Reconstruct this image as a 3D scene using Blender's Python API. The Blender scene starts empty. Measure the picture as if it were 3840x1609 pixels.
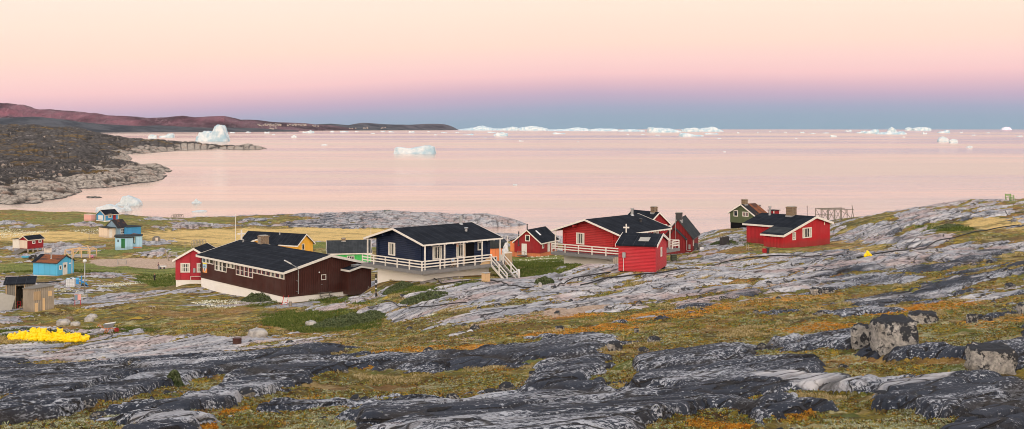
import bpy, math, random
import numpy as np
random.seed(7)
RNG = np.random.default_rng(11)
R = math.radians
F, CX, VH, CZ = 4325.0, 1920.0, 478.0, 40.0     # survey constants: view length, centre, eye line, eye height above the sea
scene = bpy.context.scene
COL = scene.collection

# ------------------------------------------------------------------ noise
def _h(ix, iy, s):
    n = (ix.astype(np.int64) * 374761393 + iy.astype(np.int64) * 668265263 + s * 144665) & 0x7fffffff
    n = ((n ^ (n >> 13)) * 1274126177) & 0x7fffffff
    n = (n ^ (n >> 16)) & 0xffff
    return n / 65535.0
def perlin(x, y, s=0):
    x0 = np.floor(x); y0 = np.floor(y); fx = x - x0; fy = y - y0
    ux = fx * fx * (3 - 2 * fx); uy = fy * fy * (3 - 2 * fy)
    def g(i, j):
        a = _h(x0 + i, y0 + j, s) * 2 * math.pi
        return np.cos(a) * (fx - i) + np.sin(a) * (fy - j)
    a = g(0, 0) * (1 - ux) + g(1, 0) * ux
    b = g(0, 1) * (1 - ux) + g(1, 1) * ux
    return (a * (1 - uy) + b * uy) * 1.5
def fbm(x, y, s=0, o=4, gain=.5):
    r = 0; a = 1.; t = 0
    for i in range(o):
        r = r + a * perlin(x * 2 ** i + 17.3 * i, y * 2 ** i - 9.1 * i, s + i); t += a; a *= gain
    return r / t * 1.4
def worley(x, y, s=0):
    x0 = np.floor(x); y0 = np.floor(y)
    f1 = np.full(x.shape, 9.); f2 = np.full(x.shape, 9.); cid = np.zeros(x.shape)
    for i in (-1, 0, 1):
        for j in (-1, 0, 1):
            cx = x0 + i; cy = y0 + j
            px = cx + .1 + .8 * _h(cx, cy, s); py = cy + .1 + .8 * _h(cx, cy, s + 77)
            d = np.sqrt((px - x) ** 2 + (py - y) ** 2)
            near = d < f1
            f2 = np.where(near, f1, np.minimum(f2, d))
            cid = np.where(near, _h(cx, cy, s + 5), cid)
            f1 = np.where(near, d, f1)
    return f1, f2, cid
def sst(a, b, x):
    t = np.clip((x - a) / (b - a), 0, 1); return t * t * (3 - 2 * t)

def wpt(u, v, d):
    return ((u - CX) / F * d, d, CZ - (v - VH) / F * d)

# ------------------------------------------------------------------ terrain control points (bearing, sight angle, distance)
CTRL = [(-800,1900,12),(1920,2000,13),(4600,1900,12),(0,1609,22),(1000,1609,21),(1900,1609,20),(2800,1609,19),(3840,1609,18),
(0,1500,31),(900,1500,30),(1900,1500,29),(2900,1500,27),(3840,1500,25),(0,1400,45),(900,1400,43),(1500,1405,45),(2100,1400,38),(2900,1400,35),(3840,1400,32),
(0,1345,60),(350,1345,59),(700,1330,58),(1200,1285,56),(300,1330,86),(0,1335,86),(700,1300,82),(1100,1270,76),(180,1262,98),(380,1256,100),(0,1230,105),(700,1240,98),(1000,1230,94),
(100,1170,122),(300,1140,125),(500,1150,122),(820,1160,122),(1072,1137,127),(750,1094,141),(1393,1088,133),(1250,1118,130),(900,1060,150),
(1410,1152,113),(1250,1210,97),(1500,1180,95),(1400,1280,66),(1600,1250,66),(1586,1050,116),(1411,1048,122),(1840,1045,114),(1750,1000,130),
(1700,1150,85),(1900,1100,92),(1900,1200,68),(2050,1060,105),(1950,1040,120),(2110,985,134),(2300,985,130),(2457,1022,104),(2319,1019,105),(2500,1010,107),
(2250,1120,84),(2300,1250,54),(2600,1150,72),(2700,1030,98),(2650,965,140),(2560,965,143),(2700,1250,50),(2950,1150,66),(2900,1000,112),(2937,926,150),(3110,908,158),(2800,922,150),
(2700,895,170),(2740,856,205),(2650,872,200),(3100,1010,100),(3240,960,115),(3200,1150,60),(3200,1270,43),(3600,1270,40),(3840,1250,39),
(3500,1100,76),(3840,1080,70),(3600,1000,96),(3840,980,90),(3500,900,130),(3840,880,128),(3300,900,145),
(3840,747,182),(3720,745,182),(3600,757,180),(3450,775,178),(3300,800,175),(3150,830,178),(3000,848,190),(2850,855,200),
(2000,963,225),(2090,955,232),(2200,950,225),(1880,985,172),(2000,1000,180),
(1900,893,400),(2050,880,425),(1100,880,340),(700,880,330),(1400,880,350),(1100,930,270),(1450,940,260),(800,930,260),(1227,992,180),(1390,1000,178),(1115,965,220),(926,955,232),
(500,975,240),(640,975,236),(400,962,246),(580,1053,203),(200,1036,200),(277,1021,205),(123,1030,203),(318,1098,157),(500,1090,160),(620,1100,150),(700,1062,146),(275,1068,172),
(480,930,262),(540,920,268),(440,890,300),(110,947,262),(400,829,360),(0,900,290),(0,840,370),(200,830,380),(0,790,430),(200,795,430),(250,792,445),(500,808,430),(600,815,430),
(800,815,430),(1100,803,440),(1450,797,455),(1600,805,465),(1800,808,478),(1930,825,482),(1000,850,390),(1300,840,405),(600,870,350),
(1586,1078,108),(1660,1075,108),(1500,1072,110),(1600,1100,100),(1400,1085,113),(1393,1105,126),(1300,1132,121),(1200,1150,118),(1100,1165,119),(2200,1000,124),(2300,1003,122),(2110,1004,126),(-800,1345,60),(-800,1170,125),(-800,1000,220),(-800,880,330),(-800,790,450),(4600,745,185),(4600,1000,95),(4600,1250,40)]
CTRL2 = [(3840,240,21),(3840,310,7),(3840,400,-5),(3400,240,17),(3400,320,1),(3400,400,-6),(3000,250,14),(3000,330,-3),(2750,260,12),(2750,340,-4),(2550,230,14),(2550,320,-3),
(2450,190,18.5),(2450,290,3),(2450,350,-4),(1900,452,-2.5),(2150,450,-4),(2150,340,5),(2300,290,8),(2300,370,-3),(1970,486,-1.5),(2060,490,-4),(1800,452,-2),(1700,425,2.5),
(0,560,-4),(-400,560,-4),(300,520,-4),(600,500,-4),(800,510,-4),(1100,510,-4),(1450,520,-4),(1800,520,-4),(4600,300,10),(4600,420,-5),
(0,620,-6),(1000,620,-8),(2000,620,-9),(3000,620,-14),(3900,620,-16),(2050,445,-2.0),
(0,5,38.2),(1920,5,38.3),(3840,5,38.4),(-800,5,38.2),(4600,5,38.4)]
_cu, _cd, _cz = [], [], []
for (u, v, d) in CTRL: _cu.append(u); _cd.append(d); _cz.append(CZ - (v - VH) / F * d)
for (u, d, z) in CTRL2: _cu.append(u); _cd.append(d); _cz.append(z)
_ca = (np.array(_cu) - CX) / F * 1.6; _cb = np.log(np.array(_cd)); _cz = np.array(_cz, float)
class TPS:
    def __init__(s, a, b, z, lam=2e-4):
        s.a, s.b = a, b; n = len(a)
        r2 = (a[:, None] - a) ** 2 + (b[:, None] - b) ** 2
        K = .5 * r2 * np.log(r2 + 1e-12) + lam * np.eye(n)
        P = np.stack([np.ones(n), a, b], 1)
        A = np.zeros((n + 3, n + 3)); A[:n, :n] = K; A[:n, n:] = P; A[n:, :n] = P.T
        s.w = np.linalg.solve(A, np.concatenate([z, [0, 0, 0]]))
    def __call__(s, a, b):
        out = s.w[-3] + s.w[-2] * a + s.w[-1] * b
        for i in range(len(s.a)):
            r2 = (a - s.a[i]) ** 2 + (b - s.b[i]) ** 2
            out = out + s.w[i] * .5 * r2 * np.log(r2 + 1e-12)
        return out
_tps = TPS(_ca, _cb, _cz)
# coarse table of the smooth land form, read back bilinearly
_TA = np.linspace(-1.6, 1.6, 340); _TB = np.linspace(math.log(4), math.log(660), 420)
_TT = _tps(*np.meshgrid(_TA, _TB))
def base_z(t, d):
    a = np.clip((t * 1.6 - _TA[0]) / (_TA[1] - _TA[0]), 0, 338.999); b = np.clip((np.log(np.maximum(d, 4)) - _TB[0]) / (_TB[1] - _TB[0]), 0, 418.999)
    i = a.astype(int); j = b.astype(int); fa = a - i; fb = b - j
    return (_TT[j, i] * (1 - fa) + _TT[j, i + 1] * fa) * (1 - fb) + (_TT[j + 1, i] * (1 - fa) + _TT[j + 1, i + 1] * fa) * fb

# hand-surveyed patches: (bearing, sight angle, half width, half height, tilt, weight [, dmin, dmax])
def blobs(U, V, D, lst, dn):
    out = np.zeros(U.shape)
    wob = 1 + .35 * dn
    for b in lst:
        u, v, ru, rv, tl, w = b[:6]
        c, s_ = math.cos(R(tl)), math.sin(R(tl))
        x = (U - u) * c - (V - v) * s_; y = (U - u) * s_ + (V - v) * c
        r = np.sqrt((x / ru) ** 2 + (y / rv) ** 2) * wob
        m = w * sst(1.25, .7, r)
        if len(b) > 6: m = m * (D > b[6]) * (D < b[7])
        out = out + m
    return out
ROCK = [(350,1400,520,60,3,.75,0,72),(300,1470,520,55,10,.7),(900,1385,300,45,8,.6,0,72),(700,1520,420,40,12,.5),(1150,1310,130,22,8,.6),(1070,1400,150,40,5,.9),
(1720,1335,330,34,8,.8),(2030,1290,240,40,8,.6),(2120,1365,150,55,15,.9),(2600,1370,330,85,8,.9),(2050,1530,540,85,6,.95),(1480,1530,180,50,15,.6),(2330,1285,260,22,5,.4),(2900,1590,150,26,0,.7),
(2950,1370,150,50,20,.7),(3050,1408,260,20,-2,.9),(3390,1300,200,40,3,.8),(3480,1420,250,20,8,.9),(3620,1480,260,40,12,.9),(3700,1560,220,50,20,.6),(3720,1320,130,45,5,.8),(2980,1265,150,22,4,.5),(3230,1245,140,45,0,.8),
(3000,1030,420,26,8,.6),(3400,1010,520,26,13,.5),(3600,1045,400,26,14,.6),(3750,1090,150,22,10,.4),(3300,1120,90,20,4,.5),(3150,1180,120,22,5,.3),(3560,1085,150,16,8,.7),(3240,870,300,45,3,.6),(3300,930,300,30,12,.6),(3600,790,260,30,3,.5),(3450,850,260,30,8,.4),
(2850,960,200,26,2,.6),(2850,1020,250,18,8,.6),(2600,1040,260,30,8,.5),(2450,1090,220,18,9,.7),(2250,1130,240,16,10,.7),(2200,1050,160,45,10,.55),(2100,1010,200,20,12,.6),(2650,900,160,40,0,.5),(2600,960,120,22,0,.4),
(1780,1075,260,26,8,.75),(1800,1125,300,18,9,.6),(1900,1160,280,16,10,.5),(1640,1030,90,22,0,.5),(1300,1155,170,14,7,.6),(1360,1110,90,22,5,.6),(1550,1165,130,16,8,.6),(1080,1190,90,8,2,.4),
(700,1275,360,25,5,.8,70,110),(200,1290,420,16,3,.75,70,110),(250,1330,500,18,3,.75,70,110),(900,1250,230,14,4,.6,70,110),(150,1180,220,20,0,.4),(300,1130,220,14,6,.5),(560,1105,320,9,5,.5),(420,1175,180,9,5,.5),(640,1130,160,12,8,.5),
(300,1045,150,12,8,.5),(120,1070,120,10,0,.4),(330,1080,160,10,3,.5),(700,860,140,22,2,.5),(640,845,100,14,2,.4),(1350,840,330,26,3,.7),(1700,830,300,34,0,1.1),(1500,805,300,16,0,.9),(1050,840,250,18,0,.35),(1900,885,200,16,0,.8),(2100,880,100,16,0,.5),(150,925,60,12,0,.5),(260,915,60,12,0,.5),
(900,1088,60,14,4,.3),(60,850,130,14,0,.2),(320,850,90,12,0,.3),(40,1120,80,20,0,.4),(700,1085,80,12,5,.4)]
VEG = [(600,1075,260,12,4,.7),(420,1152,260,10,5,.8),(700,1130,200,12,3,.8),(200,1085,160,8,3,.5),(520,980,190,20,0,1.5),(1560,1400,460,48,2,1.3),(1700,1275,330,26,2,1.1,40,75),(1250,1440,200,28,0,1.1),(1050,1560,330,48,3,1.3),(280,1585,260,26,4,1.2),(400,1424,150,12,14,1.9),(425,1488,200,16,13,1.9),(700,1438,160,20,8,1.9),(790,1395,100,14,10,1.5),(720,1522,120,11,12,1.6),(30,1565,60,16,10,1.5),(950,1590,220,30,3,1.4),(180,1352,160,9,2,1.5,0,70),(380,1352,90,8,2,1.3,0,70),(980,1475,260,20,14,1.4),(500,1345,300,8,2,.4,0,70),
(2330,1395,55,70,-35,1.1),(2450,1440,130,18,0,1.0),(2620,1555,190,55,5,1.7),(3230,1545,330,55,0,2.1),(3180,1462,210,28,0,1.8),(3460,1352,170,34,0,1.7),(3220,1330,120,16,0,1.0),(3500,1340,180,24,5,1.0),(2200,1195,420,34,6,1.0),(2600,1200,330,38,5,1.0),(3050,1200,420,36,4,1.0),(3500,1190,420,42,3,1.0),(3600,1250,300,26,2,.8),
(2900,1125,380,22,8,.8),(3300,1080,200,14,9,.5),(3750,1050,150,12,12,.6),(3700,850,260,26,0,.8),(3500,870,160,12,8,.5),(3050,930,320,16,2,.9),(2560,1010,10,10,0,0),(2650,1060,220,16,6,.7),(1980,1180,90,16,0,.4),
(800,1200,400,60,0,1.6,80,125),(1250,1205,230,34,0,1.3),(1500,1110,200,12,0,.7),(1100,880,650,28,0,1.0),(300,870,700,26,0,.7),(200,900,400,20,0,.5),(1650,945,200,20,0,.5),(2050,990,180,28,0,1.2),(1950,1010,120,22,0,1.0),(1250,960,500,40,0,.7),(200,1000,260,22,0,.6),(500,1010,180,16,0,.6),(620,1040,100,22,0,.9),
(550,1065,160,10,0,.4),(330,1195,230,22,0,1.1,80,125),(700,1180,300,26,0,1.0),(1200,1130,180,12,0,.6),(150,810,400,26,0,.7),(600,830,500,14,0,.5),(3300,1230,200,14,8,.8)]
GREEN = [(1200,1200,230,34,0,1),(2000,985,180,30,0,.9),(2000,1020,130,22,0,1),(620,1045,110,26,0,1),(200,1000,320,18,0,.8),(1050,1115,120,18,15,.8),(1250,1125,140,10,0,.8),(100,1235,150,14,0,.7),(500,1210,150,26,0,.4),(1550,1075,120,14,0,.7),(150,810,420,26,0,.22),(600,830,500,14,0,.25),(500,1010,260,14,0,.7),(700,1000,150,16,0,.8),(2740,912,80,12,0,1),(3550,852,110,12,0,.9),(1330,1180,100,22,0,.6),(400,1240,200,12,0,.6),(1250,920,350,12,0,.6),(1750,1060,60,12,0,.6),(2900,1190,250,20,0,.4),(1700,1360,240,14,0,.35),(2650,1440,120,20,0,.4),(3300,1430,100,12,0,.4),(900,1060,10,10,0,0),(620,935,200,14,0,.5),(330,945,150,14,0,.5),(2960,925,120,10,0,.4)]
ORANGE = [(1700,1285,330,14,2,.9,38,75),(1450,1350,180,10,0,.9),(1150,1320,160,8,0,.8),(2200,1215,260,10,5,.9),(2500,1165,220,16,5,.7),(2900,1110,300,14,6,.6),(3760,1180,200,20,3,.4),(3400,1140,300,12,5,.6),(3060,1200,200,14,3,.5),(2450,1460,130,12,0,.4),(3700,1570,190,26,22,1.2),(1000,1480,200,8,10,.8),(760,1560,60,24,30,.9),(2980,1500,90,16,0,.9),(1900,1320,90,30,30,.7),(2700,1535,120,14,-5,.9),(3350,1290,120,10,0,.6),(2600,1060,260,12,4,.5),(2100,1170,200,9,4,.6),(3200,1235,180,9,4,.7),(1250,1570,160,14,0,.5)]
DIRT = [(520,980,185,17,0,1.3),(700,985,90,12,0,.5),(1950,1180,190,13,8,1.1),(1700,1255,150,7,4,.6),(2150,1160,160,8,8,.8),(1400,1270,200,6,0,.5),(620,1098,60,6,0,.2),(2850,1065,300,6,6,.6),(330,1020,120,6,0,.5)]
STRAW = [(1100,880,620,26,0,1),(120,885,330,18,0,1.2),(800,900,260,20,0,.7),(2650,1030,160,18,8,1.1),(900,1190,420,40,0,.2),(3780,830,170,26,0,.8),(3200,1225,180,12,5,.9),(3400,1395,190,10,0,.9),(3050,1445,120,10,0,.9),(40,1260,60,14,0,1),(300,1585,240,20,5,.8),(3640,1410,120,8,0,.7),(1350,880,300,16,0,.7),(1550,1150,260,22,0,.5),(3100,900,300,14,0,.5),(480,960,160,8,0,.5),(3250,930,170,14,0,.5)]
PADS = []      # filled with house footprints (x, y, radius)
def survey(x, y):
    """everything known about the ground at plan points x, y"""
    d = np.maximum(y, 1.0); t = x / d
    bz = base_z(t, d)
    U = CX + t * F; V = VH + (CZ - bz) / d * F
    c = .7071
    al = (x + y) * c; cr = (y - x) * c
    wx = fbm(x / 7., y / 7., 3, 3); wy = fbm(x / 7. + 40, y / 7. + 11, 4, 3)
    dn = fbm(x / 2.6, y / 2.6, 21, 3) + .5 * fbm(x / .7, y / .7, 22, 2) * (d < 120)
    mid = sst(66, 84, d)
    f1, f2, cid = worley(al / 12. + .20 * wx, cr / 6.4 + .22 * wy, 8)
    m1, m2, cidm = worley(al / 13. + .25 * wx, cr / 2.9 + .30 * wy, 18)
    f1 = f1 + (m1 - f1) * mid; f2 = f2 + (m2 - f2) * mid; cid = cid + (cidm - cid) * mid
    g1, g2, cid2 = worley(al / 3.4 + .3 * wy, cr / 1.0 + .3 * wx, 9)
    far = sst(170, 300, d)
    h1, h2, cidf = worley(x / 22. + .3 * fbm(x / 30, y / 30, 31, 2), y / 26. + .2 * wx, 12)
    k1, k2, cidk = worley(x / 7. + .2 * wx, y / 9. + .2 * wy, 13)
    dome = (1 - f1 * 1.05) * .8 + .25 * (cid - .5)
    domef = (1 - h1) * .8 + .3 * (cidf - .5) + .25 * (1 - k1)
    pot = dome * (1 - far) + (domef - .25) * far + .55 * fbm(x / 16., y / 16., 15, 3) - .40 + .12 * dn
    fore = sst(75, 50, d) * (1 - .0 * t)
    pot = pot + .04 * fore - .13 * mid * (1 - far) - .10 * sst(140, 200, d) * (1 - far)
    rb = blobs(U, V, d, ROCK, .6 * dn); vb = blobs(U, V, d, VEG, .6 * dn)
    pot = pot + .62 * np.minimum(rb, 1.2) - .62 * np.minimum(vb, 1.5)
    shore = sst(5.5, 2.0, bz) * sst(150, 230, d)
    pot = pot + .7 * shore
    crack = sst(.13, .03, f2 - f1) * (1 - far) + sst(.12, .03, k2 - k1) * far
    crack2 = sst(.10, .02, g2 - g1)
    pot = pot - .16 * crack * (1 - far) - .06 * crack2 * (1 - far)
    # stepped ledges along the strike, steep side towards the low ground
    ph = cr / 3.3 + .55 * wx + .25 * wy + al / 60.; fr = ph - np.floor(ph)
    ph2 = cr / 1.15 + .5 * wy + .4 * wx + al / 40.; fr2 = ph2 - np.floor(ph2)
    near_ = 1 - far
    pot = pot + near_ * (.10 - (.26 - .08 * fore) * sst(.62, .98, fr) - .10 * sst(.6, 1., fr2) * sst(.5, .2, pot)) + (.16 - .07 * fore) * fbm(al / 3.5, cr / .9, 44, 4) * near_
    # relief
    A = (.14 * sst(80, 45, d) + .26) * (1 + 2.4 * far)
    pc = np.clip(pot, 0, .62)
    rise = A * (1 - (1 - pc / .62) ** 2.2) * .75
    edge = .07 * sst(0, .06, pot)
    sink = -.22 * A * sst(0, -.6, pot)
    small = ((.045 - .02 * fore) * fbm(al / 2.2, cr / .8, 41, 4) + .02 * (1 - g1)) * (pot > 0) * (1 + far * 2.2)
    ledge = .06 * (cid2 - .5) * sst(.05, .35, pot) * (1 + far)
    ledge = ledge + near_ * sst(-.02, .15, pot) * ((.15 - .06 * fore) * ((1 - fr) * sst(0, .10, fr) - .5) + .04 * (1 - .75 * fore) * ((1 - fr2) * sst(0, .16, fr2) - .5)) * (.6 + .4 * cid)
    crk = -(.10 * crack + .035 * crack2) * (pot > 0) * (1 + 1.2 * far)
    tuft = (.10 * np.abs(fbm(x / .55, y / .55, 51, 3)) + .18 * np.abs(fbm(x / 2.1, y / 2.1, 52, 2))) * (pot <= 0.02) * sst(250, 120, d)
    dz = rise + edge + sink + small + ledge + crk + tuft + .5 * fbm(x / 13., y / 13., 61, 2) * sst(60, 110, d)
    calm = np.ones(x.shape)
    drop = np.zeros(x.shape)
    for (px, py, pr, dr_) in PADS:
        c_ = sst(pr * .85, pr * 1.7, np.hypot(x - px, y - py)); calm = np.minimum(calm, c_); drop = np.maximum(drop, dr_ * (1 - c_))
    dz = dz * (.12 + .88 * calm)
    z = bz + dz * sst(4, 14, d) - .35 * fore - .28 * (1 - fore) * near_ * calm - drop
    return dict(z=z, pot=pot, U=U, V=V, d=d, bz=bz, dn=dn, crack=np.maximum(crack, .6 * crack2) * (pot > 0), cid=cid, cid2=cid2, calm=calm, far=far, wx=wx)
def ground(x, y):
    return float(survey(np.array([float(x)]), np.array([float(y)]))['z'][0])
def hit(u, v, dmin=12., dmax=560.):
    """where the sight line (u, v) first meets the ground"""
    d = np.exp(np.linspace(math.log(dmin), math.log(dmax), 900)); t = (u - CX) / F
    z = survey(t * d, d)['z']; ray = CZ - (v - VH) / F * d
    k = np.nonzero(ray <= z)[0]
    i = k[0] if len(k) else len(d) - 1
    return (t * d[i], d[i], z[i])

# ------------------------------------------------------------------ tagging, mesh building
def tag(o, label=None, cat=None, group=None, kind=None):
    if label: o['label'] = label
    if cat: o['category'] = cat
    if group: o['group'] = group
    if kind: o['kind'] = kind
    return o
def thing(name, label, cat, loc=(0, 0, 0), yaw=0, group=None):
    o = bpy.data.objects.new(name, None); COL.objects.link(o); o.empty_display_size = .2
    o.location = loc; o.rotation_euler = (0, 0, yaw)
    return tag(o, label, cat, group)
def copy_tree(o, parent=None):
    c = o.copy(); COL.objects.link(c); c.parent = parent
    for ch in o.children: copy_tree(ch, c)
    return c
class MB:
    def __init__(s): s.v = []; s.f = []; s.smooth = False
    def poly(s, pts, faces):
        b = len(s.v); s.v += [tuple(map(float, p)) for p in pts]; s.f += [tuple(b + i for i in f) for f in faces]; return s
    def box(s, x0, x1, y0, y1, z0, z1):
        return s.poly([(x0,y0,z0),(x1,y0,z0),(x1,y1,z0),(x0,y1,z0),(x0,y0,z1),(x1,y0,z1),(x1,y1,z1),(x0,y1,z1)],
                      [(0,3,2,1),(4,5,6,7),(0,1,5,4),(1,2,6,5),(2,3,7,6),(3,0,4,7)])
    def prism(s, pts, ax, a0, a1):
        n = len(pts); P = []
        for a in (a0, a1):
            for (p, q) in pts: P.append({'x': (a, p, q), 'y': (p, a, q), 'z': (p, q, a)}[ax])
        return s.poly(P, [tuple(range(n))[::-1], tuple(range(n, 2 * n))] + [(i, (i + 1) % n, n + (i + 1) % n, n + i) for i in range(n)])
    def bar(s, p, q, w, h=None):
        h = h or w; p = np.array(p, float); q = np.array(q, float); d = q - p; L = np.linalg.norm(d); d /= L
        up = np.array([0, 0, 1.]) if abs(d[2]) < .95 else np.array([1., 0, 0])
        a = np.cross(d, up); a /= np.linalg.norm(a); b = np.cross(a, d)
        P = [e + sx * a * w / 2 + sz * b * h / 2 for e in (p, q) for (sx, sz) in ((-1,-1),(1,-1),(1,1),(-1,1))]
        return s.poly(P, [(0,3,2,1),(4,5,6,7),(0,1,5,4),(1,2,6,5),(2,3,7,6),(3,0,4,7)])
    def tube(s, pts, r, n=8, r1=None, cap=True):
        pts = [np.array(p, float) for p in pts]; m = len(pts); rs = np.linspace(r, r if r1 is None else r1, m) if not hasattr(r, '__len__') else r
        P = []; prev = None
        for i, p in enumerate(pts):
            d = pts[min(i + 1, m - 1)] - pts[max(i - 1, 0)]; d /= np.linalg.norm(d)
            up = np.array([0, 0, 1.]) if abs(d[2]) < .9 else np.array([1., 0, 0])
            a = np.cross(d, up); a /= np.linalg.norm(a)
            b = np.cross(a, d)
            for k in range(n):
                t = 2 * math.pi * k / n; P.append(p + rs[i] * (math.cos(t) * a + math.sin(t) * b))
        fs = [(i * n + k, i * n + (k + 1) % n, (i + 1) * n + (k + 1) % n, (i + 1) * n + k) for i in range(m - 1) for k in range(n)]
        if cap: fs += [tuple(range(n))[::-1], tuple(range((m - 1) * n, m * n))]
        s.poly(P, fs); return s
    def ball(s, c, rx, ry, rz, n=10, m=7, nz=0, seed=0):
        P = []; fs = []
        for j in range(1, m):
            ph = math.pi * j / m
            for k in range(n):
                t = 2 * math.pi * k / n; P.append([math.sin(ph) * math.cos(t), math.sin(ph) * math.sin(t), math.cos(ph)])
        P += [[0, 0, 1], [0, 0, -1]]
        P = np.array(P)
        if nz:
            k_ = 1 + nz * fbm(P[:, 0] * 1.1 + seed + P[:, 2] * 1.7, P[:, 1] * 1.1 - P[:, 2] * .9 + seed * 2.3, seed, 3)
            P = P * k_[:, None]
        P = P * [rx, ry, rz] + np.array(c)
        for j in range(m - 2):
            for k in range(n): fs.append((j * n + k, (j + 1) * n + k, (j + 1) * n + (k + 1) % n, j * n + (k + 1) % n))
        T = (m - 1) * n
        for k in range(n): fs.append((T, k, (k + 1) % n)); fs.append((T + 1, (m - 2) * n + (k + 1) % n, (m - 2) * n + k))
        return s.poly(P, fs)
    def build(s, name, mat, parent=None, smooth=False, bevel=0):
        me = bpy.data.meshes.new(name); me.from_pydata(s.v, [], s.f); me.update()
        if mat: me.materials.append(mat)
        if smooth: me.polygons.foreach_set('use_smooth', [True] * len(me.polygons))
        o = bpy.data.objects.new(name, me); COL.objects.link(o)
        if parent: o.parent = parent
        if bevel:
            m = o.modifiers.new('b', 'BEVEL'); m.width = bevel; m.segments = 1; m.limit_method = 'ANGLE'
        return o
def grid_mesh(name, X, Y, Z, attrs, mat, smooth=True):
    """rows x cols arrays -> one sheet"""
    r, c = X.shape
    co = np.stack([X, Y, Z], -1).reshape(-1, 3).astype(np.float32)
    i = np.arange(r * c).reshape(r, c)
    q = np.stack([i[:-1, :-1], i[:-1, 1:], i[1:, 1:], i[1:, :-1]], -1).reshape(-1, 4).astype(np.int32)
    me = bpy.data.meshes.new(name); me.vertices.add(len(co)); me.vertices.foreach_set('co', co.ravel())
    me.loops.add(q.size); me.loops.foreach_set('vertex_index', q.ravel())
    me.polygons.add(len(q)); me.polygons.foreach_set('loop_start', np.arange(0, q.size, 4, dtype=np.int32))
    me.update(calc_edges=True); me.validate()
    me.polygons.foreach_set('use_smooth', np.full(len(me.polygons), smooth))
    for k, arr in attrs.items():
        a = me.attributes.new(k, 'FLOAT_COLOR', 'POINT'); a.data.foreach_set('color', arr.reshape(-1, 4).astype(np.float32).ravel())
    me.materials.append(mat)
    o = bpy.data.objects.new(name, me); COL.objects.link(o); return o
def raw_mesh(name, co, faces4, mat, col=None, smooth=False, tri=False):
    k = 3 if tri else 4
    me = bpy.data.meshes.new(name); me.vertices.add(len(co)); me.vertices.foreach_set('co', co.astype(np.float32).ravel())
    me.loops.add(faces4.size); me.loops.foreach_set('vertex_index', faces4.astype(np.int32).ravel())
    me.polygons.add(len(faces4)); me.polygons.foreach_set('loop_start', np.arange(0, faces4.size, k, dtype=np.int32))
    me.update(calc_edges=True)
    if col is not None:
        a = me.attributes.new('tint', 'FLOAT_COLOR', 'POINT'); a.data.foreach_set('color', col.astype(np.float32).ravel())
    me.materials.append(mat)
    o = bpy.data.objects.new(name, me); COL.objects.link(o); return o
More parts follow.
